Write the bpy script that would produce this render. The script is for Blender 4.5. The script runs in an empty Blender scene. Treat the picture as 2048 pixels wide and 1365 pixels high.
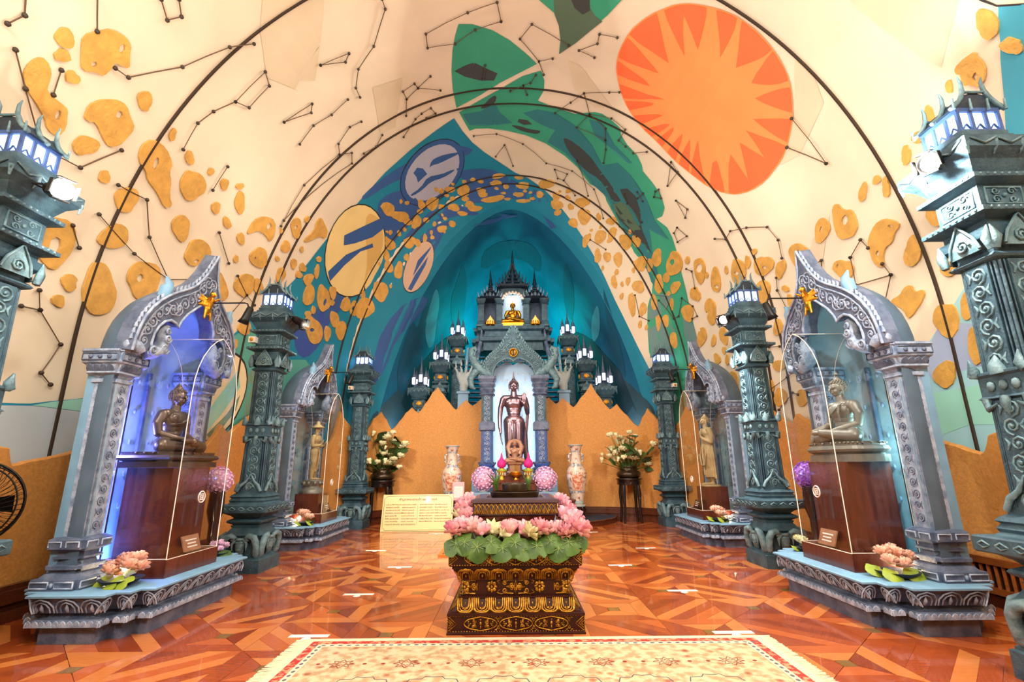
import bpy, bmesh, math, random
from mathutils import Vector, Matrix
from mathutils.geometry import delaunay_2d_cdt
PI = math.pi
S = bpy.context.scene
COL = S.collection
# ---------------------------------------------------------------- camera
cam_d = bpy.data.cameras.new('camera'); cam = bpy.data.objects.new('camera', cam_d); COL.objects.link(cam)
cam_d.sensor_width = 36; cam_d.lens = 970.0 / 2048 * 36; cam_d.clip_start = .05
cam.location = (0, 0, 1.25)
cam.rotation_euler = (Matrix.Rotation(PI/2 + math.atan(247.5/970), 3, 'X') @ Matrix.Rotation(math.radians(-.5), 3, 'Z')).to_euler()
S.camera = cam
# ---------------------------------------------------------------- world and light
w = bpy.data.worlds.new('world'); S.world = w; w.use_nodes = True
w.node_tree.nodes['Background'].inputs[0].default_value = (1, .86, .66, 1)
w.node_tree.nodes['Background'].inputs[1].default_value = .3
S.view_settings.view_transform = 'Standard'; S.view_settings.look = 'None'; S.view_settings.gamma = 1
S.view_settings.use_curve_mapping = False
S.view_settings.exposure = -0.1
S.cycles.max_bounces = 8; S.cycles.diffuse_bounces = 4; S.cycles.glossy_bounces = 4; S.cycles.transparent_max_bounces = 16
S.cycles.caustics_reflective = False; S.cycles.caustics_refractive = False; S.cycles.sample_clamp_indirect = 6
S.cycles.use_denoising = True

def lamp(name, kind, loc, watt, col, aim=None, size=.1, spot=70, blend=.5, shape=None, size_y=None):
    d = bpy.data.lights.new(name, kind); d.energy = watt; d.color = col
    if kind == 'AREA':
        d.size = size
        if shape: d.shape = shape; d.size_y = size_y
    else: d.shadow_soft_size = size
    if kind == 'SPOT': d.spot_size = math.radians(spot); d.spot_blend = blend
    o = bpy.data.objects.new(name, d); COL.objects.link(o); o.location = loc
    if aim is not None: o.rotation_euler = (Vector(aim) - Vector(loc)).to_track_quat('-Z', 'Y').to_euler()
    return o
WARM = (1, .93, .84); WHITE = (1, .96, .9); COOL = (.8, .9, 1); BLUE = (.12, .25, 1); TEAL = (.0, .78, .62)
# unseen fill lights added behind the camera to brighten the hall
for x in (-2.2, 2.2): lamp('entrance_fill', 'AREA', (x, -1.5, 5.4), 260, WARM, aim=(x * .6, 8, 2.2), size=1.0)
lamp('hall_fill', 'AREA', (0, 1.6, 7.0), 60, WARM, aim=(0, 2.2, 0), size=2.0)  # overhead fill panels added for general brightness, here and below, without fixtures
lamp('hall_fill', 'AREA', (0, 6.5, 7.6), 210, WARM, aim=(0, 6.5, 0), size=2.4)
# upward fill lights added beside the lantern posts to brighten the vault, no fixtures
for x, y, e in ((2.9, 3.0, 60), (-2.9, 3.0, 60), (3.0, 6.6, 50), (-3.0, 6.6, 50)): lamp('vault_fill', 'SPOT', (x, y, 3.95), e, WARM, aim=(x * .8, y, 8), size=.2, spot=165, blend=.8)
# floodlights on the posts
for x, y, z, e in ((2.72, 2.98, 3.2, 200), (-3.0, 2.98, 3.1, 200)): lamp('flood_lamp', 'POINT', (x, y, z), e, WHITE, size=.04)
for x, y, z, ax, ay, az, e in ((2.74, 6.30, 3.12, 2, 6.5, 1.5, 380), (-2.88, 6.42, 3.14, 3, 11, 1.6, 520)):
    lamp('flood_lamp', 'SPOT', (x, y, z), e, WHITE, aim=(ax, ay, az), size=.04, spot=170, blend=.8)
# altar
lamp('altar_key', 'SPOT', (-1.2, 6.0, 6.6), 240, WARM, aim=(0, 11.5, 1.6), size=.12, spot=50, blend=.6)
lamp('altar_key', 'SPOT', (1.4, 6.0, 6.6), 120, WARM, aim=(0, 11.5, 1.6), size=.12, spot=50, blend=.6)
for x in (-.8, .8): lamp('apse_glow', 'POINT', (x, 14.9, 5.2), 120, TEAL, size=.25)
lamp('apse_glow', 'POINT', (0, 14.7, 3.6), 30, TEAL, size=.25)
for x in (-2.55, 2.55): lamp('apse_wash', 'POINT', (x, 12.3, 2.0), 30, (.55, .85, 1), size=.2)
lamp('tower_wash', 'SPOT', (0, 8.6, 7.4), 520, (.9, 1, .98), aim=(0, 13, 4.2), size=.1, spot=38, blend=.5)  # spot added in front to brighten the pavilion and towers
# niche LED strips
for x, y, z, e, c in ((-3.68, 4.5, .42, 70, BLUE), (-3.68, 5.1, .42, 110, BLUE), (-3.62, 4.42, 1.5, 100, (.2, .22, 1)), (3.56, 4.42, 1.4, 40, (.45, .85, .9)), (3.4, 5.25, .62, 18, (.4, .8, .9))): lamp('niche_led', 'POINT', (x, y, z), e, c, size=.06)
VAULT_KEYS=[(-6,4.2,2.3,7.0,2.1),(0,4.35,2.4,7.4,2.1),(4.8,4.5,2.4,7.75,2.1),(7.6,4.4,2.6,8.1,2.1),(10.5,3.9,2.5,8.1,2.0),(11.6,3.35,1.0,7.85,1.68),(13,3.0,1.0,7.6,1.8),(15,2.6,1.0,7.0,1.85),(16.4,1.9,1.0,6.1,1.8),(17.2,0.9,0.9,4.6,1.9),(17.4,0.15,0.6,2.2,2.0)]
def outline(s):
    # vault coordinates: hundredths along the hall, thousandths of a radian round the section, each relative to the last
    v = list(map(int, s.split())); a = b = 0; out = []
    for i in range(0, len(v), 2): a += v[i]; b += v[i+1]; out.append((a/100, b/1000))
    return out
MURAL_SHAPES=[
('blue_field','m_teal',1,'1117 229 7 94 6 88 4 72 2 69 1 69 0 69 -5 97 -6 95 -6 92 -7 90 -8 88 -12 92 -14 87 -27 133 -16 80 -39 84 -41 74 -41 54 -43 36 -44 25 19 99 12 70 8 71 9 76 5 76 7 83 2 82 1 70 -1 68 -13 91 -12 95 -18 90 -24 70 -28 56 -27 58 -27 50 -28 42 -27 34 -26 30 -34 33 -31 38 -25 21 -23 19 -29 9 -25 11 -22 10 -20 11 -13 3 -14 2 -12 1 -12 0 3 32 3 32 4 32 3 33 3 32 12 1 13 1 14 -7 15 -8 16 -8 18 -2 19 -2 21 0 22 2 25 2 26 4 25 3 27 3 29 3 30 2 36 -5 39 -3 41 0 55 7 60 -3 47 -19 49 -43 39 -136 36 -159 17 -70 16 532 0 -90 0 -90 0 -89 0 -90 0 -89 0 -90 0 -89 0 -90 0 -90 0 -89 0 -90 0 -89 0 -90 0 -90 0 -89 0 -90 0 -89 0 -90 0 -89 0 -90 0 -90 0 -89 0 -90 0 -89 0 -90 0 -90 0 -89 0 -90 0 -89 0 -90 0 -89 0 -90 0 -90 0 -89 0 -90 0 -89 0 -90 0 -90 0 -89 0 -90 0 -89 0 -90 0 -89 0 -90'),
('blue_stroke','m_blue',2,'925 1787 -19 70 -9 60 2 54 -1 55 -1 54 -3 58 -3 63 -3 61 -1 60 0 34 3 9 4 -2 7 -13 6 -31 5 -50 6 -51 9 -53 -3 -30 -13 -6 -8 -28 -4 -52 0 -50 4 -52 12 -47 21 -44 12 -32 5 -18 -3 -21 -11 -23'),
('blue_stroke','m_blue',2,'954 2194 -11 41 -6 34 -2 28 5 26 13 25 23 16 34 8 26 27 16 48 8 38 2 29 3 -22 3 -70 4 -69 6 -66 6 -73 7 -81 8 -68 9 -57 10 -53 13 -49 6 -31 -2 -8 -16 28 -26 56 -17 60 -8 66 -16 36 -26 7 -26 16 -27 25'),
('blue_stroke','m_blue',2,'1008 1742 -8 78 -6 49 0 22 9 -2 20 -26 18 -5 15 18 16 13 17 6 16 -32 14 -77 9 -95 -2 -127 -6 -116 -4 -96 -7 -54 -6 -20 -5 8 -7 35 -4 49 -3 64 -10 71 -18 70 -19 56 -18 48'),
('blue_stroke','m_blue',2,'995 2681 -18 48 -21 64 -26 76 -19 62 -9 50 1 26 12 4 19 -22 23 -52 25 -64 26 -77 16 -64 9 -46 -5 -25 -17 -2'),
('blue_stroke','m_violet',2,'902 2926 34 -49 33 -52 30 -56 9 -2 -11 56 -9 55 -5 55 -12 48 -19 40 -18 15 -17 -6 -14 -23 -12 -40'),
('blue_stroke','m_blue',2,'1089 2250 6 29 11 20 16 8 8 -23 -2 -55 -3 -53 -6 -51 -4 -43 -3 -33 -5 0 -6 34 -6 51 -6 67'),
('blue_stroke','m_blue',2,'1145 2420 -16 75 -9 83 -5 91 2 79 7 65 8 1 9 -64 5 -60 -1 -59 6 -63 17 -66 16 -60 12 -57 -10 -23 -23 14'),
('blue_stroke','m_teal_green',2,'713 3066 29 -37 29 -43 36 47 -1 50 -2 47 -3 63 -8 63 -7 61 -52 61 -12 -73 -11 -72 1 -68 1 -52'),
('blue_stroke','m_sage',2,'783 3011 31 43 31 46 12 41 12 66 12 66 11 67 -54 9 -49 7 -1 -59 -1 -60 0 -61 0 -60 -1 -51'),
('blue_stroke','m_teal_green',2,'883 3060 60 -21 57 41 -59 86 -13 89 -14 84 -16 -79 -17 -78 2 -66'),
('blue_stroke','m_sky',3,'425 3291 13 -3 14 -3 15 0 16 1 19 2 20 3 26 4 27 5 30 7 5 46 4 46 4 46 -30 -7 -27 -6 -26 -5 -18 1 -18 1 -16 2 -15 3 -15 2 -13 3 -13 -1 -12 -1 -4 -36 -3 -35 -4 -35 -3 -35 12 -3'),
('blue_stroke','m_mint',3,'471 3271 22 -11 25 -10 24 -15 26 -16 28 -17 4 51 5 51 -30 -6 -28 -5 -25 -4 -20 -2 -19 -2 -16 -1 -15 0'),
('blue_stroke','m_lilac',4,'525 3321 -10 35 -10 33 -9 32 -15 10 -14 10 16 -4 16 -4 18 -3 18 -3 25 2 28 4 29 4 -4 -50 -5 -49 -30 -7 -27 -6'),
('oval_outline','m_ink',3,'906 1827 17 -12 21 -3 23 6 23 17 22 28 19 38 14 44 8 48 1 49 -4 46 -9 40 -13 32 -17 23 -18 14 -18 3 -19 -6 -18 -15 -17 -23 -15 -30 -13 -34 -9 -37 -8 -39 -4 -39 0 -38 3 -35 6 -32 11 -26'),
('oval_outline','m_blue',4,'907 1830 17 -12 20 -3 22 7 23 17 22 28 18 36 13 44 8 47 2 48 -4 44 -9 39 -13 32 -15 23 -18 13 -18 3 -19 -6 -17 -15 -17 -22 -14 -29 -12 -34 -10 -36 -7 -39 -4 -38 -1 -38 3 -34 6 -31 10 -25'),
('oval_disc','m_lavender',5,'916 1852 15 -9 17 -2 19 7 19 15 18 24 15 32 11 37 7 40 2 40 -3 38 -7 34 -11 27 -13 20 -15 12 -15 3 -16 -5 -16 -13 -14 -19 -13 -25 -10 -29 -9 -32 -6 -34 -4 -34 0 -32 2 -30 6 -27 9 -22'),
('oval_stroke','m_blue',6,'941 2003 -10 -13 -6 -19 -1 -26 1 -29 3 -33 3 -24 1 -15 2 -7 4 1 2 13 2 24 2 27 1 29 0 26 -3 25 0 15 3 8'),
('oval_stroke','m_blue',6,'933 2093 -9 -29 12 -25 23 -8 4 33 4 31 -18 -7'),
('oval_stroke','m_blue',6,'985 2150 1 -35 -4 -34 -10 -32 -1 -31 6 -33 5 -37 0 -41 2 -20 3 2 4 20 3 36 -1 35 -4 33 0 31 4 30 2 31 -1 32 -3 19 -4 7'),
('oval_outline','m_ink',4,'908 2370 20 -15 23 -6 24 3 25 13 22 23 20 31 14 37 7 42 2 45 -2 47 -6 46 -12 40 -17 32 -19 23 -21 11 -21 -1 -21 -10 -19 -21 -17 -27 -15 -33 -11 -38 -9 -39 -4 -41 -1 -39 3 -38 7 -33 12 -29'),
('oval_disc','m_yellow',5,'910 2374 19 -14 22 -6 24 3 24 13 22 22 19 30 14 37 7 41 3 44 -2 45 -7 45 -12 39 -16 31 -19 22 -20 11 -21 0 -20 -11 -19 -19 -17 -27 -14 -33 -11 -36 -8 -39 -5 -39 -1 -39 3 -37 8 -33 11 -28'),
('oval_stroke','m_ochre',6,'938 2381 14 -13 15 -5 16 5 17 12 17 19 15 29 12 38 7 42 2 45 -2 35 -5 27 -7 -11 -12 -49 -21 -44 -31 -41 -23 -36 -14 -31'),
('oval_stroke','m_blue',7,'916 2533 38 -110 23 -80 26 27 -11 72 -35 83 -26 41'),
('oval_stroke','m_blue',7,'927 2696 25 -106 51 -129 9 10 -26 59 -22 99 -19 94'),
('oval_outline','m_ink',4,'1106 2207 6 -6 6 -1 6 6 7 12 5 17 5 21 4 24 2 26 0 26 -2 26 -3 24 -4 21 -5 18 -6 12 -5 7 -5 2 -5 -5 -4 -10 -4 -16 -4 -21 -3 -24 -1 -27 -1 -27 0 -28 1 -25 2 -22 4 -18'),
('oval_disc','m_peach',5,'1107 2210 5 -6 6 0 6 6 6 11 6 16 5 21 3 23 2 25 0 26 -2 25 -3 24 -4 20 -5 17 -5 12 -5 7 -5 1 -5 -4 -4 -10 -4 -16 -3 -20 -3 -23 -2 -26 -1 -27 0 -26 2 -25 2 -21 3 -18'),
('oval_stroke','m_blue',6,'1120 2374 -8 -65 4 -100 2 13 2 77'),
('oval_stroke','m_blue',6,'1124 2426 -2 -71 1 -105 6 37 2 76 0 50'),
('oval_outline','m_ink',4,'752 3076 12 5 11 12 8 18 5 22 1 34 -3 42 -6 42 -8 39 -11 34 -13 29 -14 20 -13 11 -13 3 -13 -5 -10 -12 -9 -20 -6 -24 -4 -30 -1 -32 1 -35 4 -36 7 -36 9 -26 12 -18 12 -17 14 -12 14 -7'),
('oval_disc','m_cream2',5,'750 3082 12 5 11 12 7 16 5 21 1 33 -3 40 -6 40 -8 37 -10 33 -12 27 -13 20 -13 11 -13 3 -11 -5 -11 -12 -8 -18 -6 -24 -4 -28 -1 -31 2 -34 4 -34 6 -34 9 -26 11 -18 12 -15 13 -11 13 -7'),
('oval_stroke','m_mint',6,'693 3325 14 -46 14 -48 20 -62 21 -52 10 52 -18 60 -17 56 -31 75'),
('oval_stroke','m_sage',6,'711 3360 37 -77 26 -84 -5 61 -28 81 -18 37'),
('green_leaf','m_green',1,'603 1730 4 -45 16 -63 23 -53 28 -49 25 -45 24 60 26 70 29 83 23 108 -49 -2 -50 -11 -46 -18 -31 -18'),
('green_field','m_green',1,'815 1789 -18 -76 -31 -106 -34 -81 -17 -68 24 -17 26 -3 30 20 13 -77 4 -91 -22 -82 -3 -32 7 -52 7 -40 17 -18 15 -44 9 -60 15 -40 13 -18 7 -65 9 -63 17 -49 23 -17 20 13 -10 -64 5 -48 11 -52 20 -90 16 -111 9 -95 3 -103 -7 -62 -9 -59 -5 -61 -5 -79 -5 -77 54 28 52 83 40 150 0 61 -1 56 1 86 0 80 3 37 -14 70 -13 39 -14 11 -12 24 -5 44 -2 59 4 60 -9 74 -12 88 -25 109 -9 17 -11 43 4 63 -32 98 -22 85 -25 110 -19 101 -13 86 -12 89 -4 58 3 28'),
('green_leaf','m_green',1,'560 1491 -45 24 -1 -44 -3 -45 -3 -45 -4 -45 -4 -44 -6 -44 -6 -43 24 14 27 15 31 30 36 45 33 42 31 49 -32 2 -30 12 -24 21'),
('leaf_shade','m_moss',2,'562 1440 -36 -28 -6 -73 41 -11 15 -25 7 -28 25 33 32 42 29 48 -31 2 -30 14 -24 19'),
('leaf_shade','m_slate',3,'542 1401 -7 -67 34 -12 10 20 -9 29'),
('leaf_shade','m_slate',2,'705 1774 -9 -44 -4 -35 16 -38 16 -44 18 14 -3 54 -15 56'),
('leaf_shade','m_slate',3,'808 1686 -9 -18 -9 -16 -7 -17 -1 -9 6 -4 8 4 9 10 6 16 4 22 0 13 -1 6'),
('leaf_shade','m_slate',3,'860 1540 -9 -6 3 -38 11 -24 4 38'),
('leaf_shade','m_slate',3,'871 1561 1 -22 3 -22 5 -24 2 -25 0 -26 2 -11 6 3 4 13 0 22 -2 26 -5 30 -7 22 -7 17'),
('leaf_shade','m_sea',2,'822 1776 1 -79 -20 -67 29 -19 32 -50 5 76 -10 115 -17 13'),
('leaf_shade','m_sea',2,'833 1517 -14 -61 3 -79 22 -100 39 -107 43 -83 -32 -61 8 -85 25 -130 25 -86 0 -113 32 102 31 -71 14 -60 13 -60 21 0 -5 106 -9 132 -10 99 -34 126 -9 105 -30 98 -30 100 -21 100 -41 -26 -15 86'),
('leaf_shade','m_sea',2,'814 1224 -4 -62 42 -90 17 -108 8 12 -14 128 -11 71'),
('leaf_shade','m_slate',3,'889 1303 4 -32 8 -39 10 -45 12 -42 14 -38 11 -38 9 -37 8 -32 7 -26 7 -27 5 -27 7 -2 9 24 0 25 -9 26 -9 28 -8 31 -5 38 -1 46 -8 45 -13 44 -14 35 -14 26 -13 18 -13 10'),
('leaf_shade','m_slate',3,'959 952 -17 -29 1 -56 26 -67 22 -29 13 -38 18 -98 3 53 5 71 3 108 -13 80 -15 -4 8 -86 -3 -76 -14 -17 -16 72 -4 65'),
('leaf_shade','m_moss',3,'1015 953 -29 -46 -1 -33 14 -71 6 -61 20 24 3 90'),
('leaf_shade','m_greyteal',3,'1074 516 -46 -89 38 -18 31 62 -5 30'),
('leaf_shade','m_greyteal',3,'1106 459 -35 -69 -14 -78 23 -58 36 120'),
('leaf_shade','m_greyteal',3,'1016 347 -19 -84 0 -109 31 5 5 99'),
('sun_disc','m_orange',2,'652 1191 -17 3 -19 -2 -20 -7 -17 -10 -14 -14 -13 -15 -12 -18 -11 -21 -11 -22 -8 -23 -6 -22 -4 -23 -4 -25 -4 -28 -3 -29 -2 -28 0 -26 0 -27 1 -28 2 -26 3 -26 3 -25 5 -25 5 -24 7 -21 8 -20 9 -19 9 -16 7 -12 11 -15 15 -18 11 -12 9 -7 8 -7 9 -5 14 -5 21 -7 20 -3 20 4 18 7 16 11 13 13 10 15 12 22 11 30 9 31 5 33 4 33 3 32 2 29 0 27 -1 34 -4 41 -4 43 -4 45 -8 42 -12 40 -13 33 -15 26 -17 23 -18 19 -14 13 -11 7'),
('sun_flame','m_flame',4,'727 1117 -3 5 -3 5 -3 6 -4 3 -3 4 -4 4 -4 4 -3 4 -2 -38 -2 -36 -3 -36 -11 -68 19 54 10 27 8 28'),
('sun_flame','m_flame',4,'680 1171 -3 2 -4 3 -4 2 -3 3 -4 2 -4 2 -4 1 -3 0 6 -37 5 -37 4 -39 7 -28 3 19 3 34 2 34'),
('sun_flame','m_flame',4,'643 1188 -5 1 -6 1 -6 0 -6 -1 -5 -2 -6 -2 -5 -2 -5 -2 8 -33 10 -32 9 -33 13 -47 4 48 2 34 1 34'),
('sun_flame','m_flame',4,'591 1178 -8 -5 -7 -6 -7 -7 -7 -7 -6 -7 -6 -9 -5 -8 -6 -9 14 -21 15 -19 17 -20 25 -38 -4 56 -3 35 -4 33'),
('sun_flame','m_flame',4,'529 1101 -2 -5 -3 -6 -3 -5 -2 -6 -3 -5 -2 -6 -2 -7 -2 -7 14 -12 15 -11 16 -14 28 -31 -19 47 -11 25 -11 23'),
('sun_flame','m_flame',4,'511 1058 -2 -8 -2 -9 -2 -8 -2 -8 -1 -9 -2 -9 -1 -9 -1 -8 13 -10 14 -7 14 -6 22 -9 -16 34 -11 24 -10 23'),
('sun_flame','m_flame',4,'494 962 -1 -8 -1 -7 -1 -8 0 -7 -1 -7 -1 -8 0 -7 0 -8 13 -8 12 -3 14 -2 23 -2 -21 25 -12 17 -12 17'),
('sun_flame','m_flame',4,'488 886 0 -15 1 -14 0 -14 1 -13 1 -14 1 -13 1 -13 1 -13 13 6 12 11 12 15 18 22 -21 18 -14 14 -13 13'),
('sun_flame','m_flame',4,'495 772 1 -11 2 -10 2 -10 1 -11 2 -10 2 -10 3 -9 3 -9 12 13 11 18 9 20 9 25 -16 5 -15 0 -13 1'),
('sun_flame','m_flame',4,'516 677 2 -7 3 -6 3 -6 3 -6 3 -6 3 -7 3 -6 4 -6 8 24 7 24 7 26 5 31 -15 -12 -13 -13 -12 -13'),
('sun_flame','m_flame',4,'547 616 4 -6 3 -4 4 -4 3 -5 4 -4 4 -5 4 -5 4 -5 7 27 5 27 4 29 3 36 -15 -24 -12 -19 -11 -18'),
('sun_flame','m_flame',4,'583 571 5 -4 5 -4 5 -4 6 -3 6 -3 5 -3 6 -2 7 -2 0 31 -1 31 -3 31 -3 51 -13 -42 -9 -25 -9 -25'),
('sun_flame','m_flame',4,'623 547 8 -2 8 -3 8 -3 8 -2 9 1 8 2 9 1 9 2 -7 32 -10 30 -10 29 -16 44 -8 -42 -7 -30 -6 -28'),
('sun_flame','m_flame',4,'689 543 7 2 6 4 6 5 7 4 6 5 6 5 5 8 6 8 -13 24 -13 22 -14 23 -19 20 2 -33 2 -33 1 -32'),
('sun_flame','m_flame',4,'746 597 3 7 3 6 2 7 3 7 2 6 3 7 2 6 2 6 -14 19 -15 16 -14 16 -10 -5 3 -14 10 -29 9 -29'),
('sun_flame','m_flame',4,'770 668 2 9 1 9 2 8 1 8 1 9 1 7 1 8 1 8 -16 19 -14 13 -15 10 -24 16 22 -37 13 -27 12 -29'),
('sun_flame','m_flame',4,'781 747 1 7 0 6 1 6 0 7 1 6 0 6 0 6 0 6 -17 10 -15 5 -16 4 -15 2 15 -19 15 -16 14 -18'),
('sun_flame','m_flame',4,'785 816 0 5 0 6 0 6 0 5 -1 6 0 6 -1 5 0 5 -17 2 -16 -2 -15 -3 -12 -5 13 -10 16 -8 16 -9'),
('sun_flame','m_flame',4,'780 890 0 4 -1 4 0 4 -1 4 0 4 -1 4 0 5 0 4 -16 -7 -15 -8 -15 -9 -6 -6 7 -6 15 1 16 1'),
('sun_flame','m_flame',4,'775 947 0 5 -1 5 0 6 -1 5 0 5 -1 5 0 6 -1 5 -15 -22 -13 -20 -14 -20 -5 -16 6 2 15 9 14 11'),
('sun_flame','m_flame',4,'766 1016 -1 4 -2 5 -1 4 -1 5 -2 5 -1 4 -2 5 -1 5 -12 -28 -11 -27 -11 -26 -5 -20 8 8 14 16 14 18'),
('sun_flame','m_flame',4,'747 1077 -1 4 -2 4 -2 3 -2 4 -2 4 -2 3 -2 4 -2 4 -9 -30 -9 -29 -8 -30 -2 -15 7 4 12 22 12 23'),
('blue_field','m_cyan',1,'317 471 -10 -21 -10 -20 6 -20 6 -20 5 -20 6 -20 6 -21 5 -22 6 -21 5 -22 6 -22 5 -23 8 24 9 26 -8 29 -7 29 -6 25 -6 26 -6 24 -7 23 -6 24'),
('blue_field','m_aqua',1,'443 98 -14 16 -14 15 -13 7 -12 7 -12 7 -11 6 4 -21 5 -21 4 -22 4 -21 4 -21 3 -21 4 -20 3 -25 3 -30 4 -31 3 -31 3 -31 4 -31 3 -31 3 -31 4 -31 3 -31 3 -32 13 2 13 1 14 1 15 1 19 5 21 5 22 5 13 65 -3 43 -4 42 -3 42 -4 42 -14 39 -16 34 -16 20 -15 21 -15 19 -14 19'),
('blue_stroke','m_lilac',2,'486 45 -19 -14 -19 -12 -12 -16 -11 -20 -11 -22 3 -32 15 2 16 1 16 2 23 -7 25 -8 17 33 -15 41 -14 27'),
('blue_stroke','m_mint',2,'528 -118 -23 4 -22 3 -20 1 -13 -16 -12 -15 -11 -15 5 -53 16 2 17 3 19 2 24 -17 26 -20 -2 40 -2 41'),
('cream_arc','m_ink',1,'327 524 -4 -28 -5 -24 -13 -28 -9 -12 0 2 8 12 13 28 4 23 4 26'),
('tone_facet','m_tint',0,'396 693 -16 2 -10 -28 -9 -26 -9 -26 -9 -24 -8 -24 -8 -22 10 -22 10 -15 10 -15 10 -17 10 -16 8 46 4 43 4 45 2 32 1 34'),
('tone_facet','m_tint',0,'453 2254 -12 -24 9 -34 9 -35 9 -36 9 -38 21 26 24 28 24 30 15 46 13 47 13 48 -25 25 -22 23 -21 -22 -19 -19 -19 -19 -14 -23'),
('tone_facet','m_tint',0,'485 712 -6 -51 9 -38 8 -38 24 -17 26 -19 28 -21 40 15 -26 27 -25 24 -23 23 -19 33 -18 32'),
('tone_facet','m_tint',0,'675 2085 6 -58 4 -58 34 32 35 35 35 39 -9 65 -36 -20 -35 -18'),
('tone_facet','m_tint',0,'681 1366 5 -49 27 -54 25 -57 24 -61 17 69 -29 100 -35 27'),
('tone_facet','m_tint',0,'574 2296 -11 -61 -13 -60 23 33 24 36'),
('tone_facet','m_tint',0,'632 316 -25 18 -24 17 17 -34 16 -34 16 -36 15 -37 53 -30 -17 35 -16 35 -18 33'),
('rock_shape','m_rock',1,'1145 2995 1 -100 23 -75 32 -57 46 -40 53 -47 107 38 99 42 94 64 10 90 -83 32 -110 20 -118 10 -95 -26'),
('rock_shape','m_rockdark',2,'1217 2927 20 -59 20 -59 19 -65 15 -72 62 -103 61 -128 93 -174 45 70 36 80 27 87 21 96 16 107 -3 182 -77 31 -108 23 -136 11'),
('rock_shape','m_rock',3,'1151 2923 24 -91 31 -74 69 70 66 56 74 54 -175 38'),
('rock_shape','m_rock',1,'1124 73 5 117 23 116 34 87 52 63 96 -62 102 -46 132 -53 12 -85 -96 -28 -125 -17 -108 8 -81 1'),
('rock_shape','m_rockdark',2,'1177 199 14 70 13 65 12 64 12 66 60 70 51 105 122 168 50 -64 40 -74 31 -82 25 -89 19 -97 -12 -175 -92 -28 -126 -18 -124 1'),
('rock_shape','m_rock',3,'1130 153 17 111 19 92 49 -37 67 -75 64 -57 -150 -21'),
('apse_stroke','m_pale',1,'1305 2524 -20 -18 -18 -22 -16 -22 -12 -22 -8 -23 -8 -23 -7 -23 -8 -24 -7 -24 -2 -16 5 -9 12 0 21 8 22 13 19 17 16 21 12 26 12 25 11 23 12 22 10 20 6 19 1 16 -3 14 -9 12 -11 4 -14 -3'),  # pale and deeper blue strokes across the apse wall
('apse_stroke','m_deep',1,'1190 2692 -13 -73 -6 -61 -1 -53 7 -24 21 8 8 -15 -11 -40 -5 -38 -1 -36 17 13 40 71 35 71 23 64 6 58 -8 50 -8 47 -8 45 -28 2 -44 -39'),
('apse_stroke','m_pale',1,'1331 657 -15 24 -17 20 -20 16 -26 15 -28 12 -17 5 -8 -2 -1 -7 5 -12 7 -13 11 -16 14 -18 17 -20 18 -17 18 -13 16 -6 19 -2 11 5 2 11'),
('apse_stroke','m_deep',1,'1197 459 -12 66 -10 55 -9 45 -6 41 -5 39 -4 33 -4 29 8 -15 26 -62 23 -59 17 -51 9 -51 1 -48 -8 -31 -15 -16'),
('apse_stroke','m_deep',1,'1408 2308 -31 -19 -24 -21 -19 -23 -12 -24 -8 -27 -9 -26 -10 -23 -12 -23 -15 -20 -5 -14 7 -9 18 -5 25 1 25 5 24 10 24 15 22 21 20 21 17 22 16 22 13 22 7 23 1 24 -4 23 -11 24 -15 11 -19 0'),
('apse_stroke','m_deep',1,'1384 836 -31 18 -26 20 -23 21 -19 24 -19 24 -16 21 -13 18 -8 16 -4 13 5 8 15 3 24 -3 30 -9 25 -12 25 -15 23 -18 21 -21 16 -23 11 -25 7 -25 1 -26 -6 -14 -15 -3'),
('apse_stroke','m_deep',1,'1357 1931 -39 -26 -19 -39 -2 -53 -1 -53 0 -54 3 -78 -2 -117 -4 -91 -2 -79 7 -59 18 -44 27 -21 38 2 16 46 -14 89 -4 102 0 134 2 141 2 145'),
('blue_stroke','m_blue',1,'1153 1947 18 -126 14 -132 -15 13 13 -235 14 184 -1 130'),
('blue_stroke','m_blue',1,'1142 1267 0 -77 4 -36 15 29 -9 37'),
]
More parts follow.
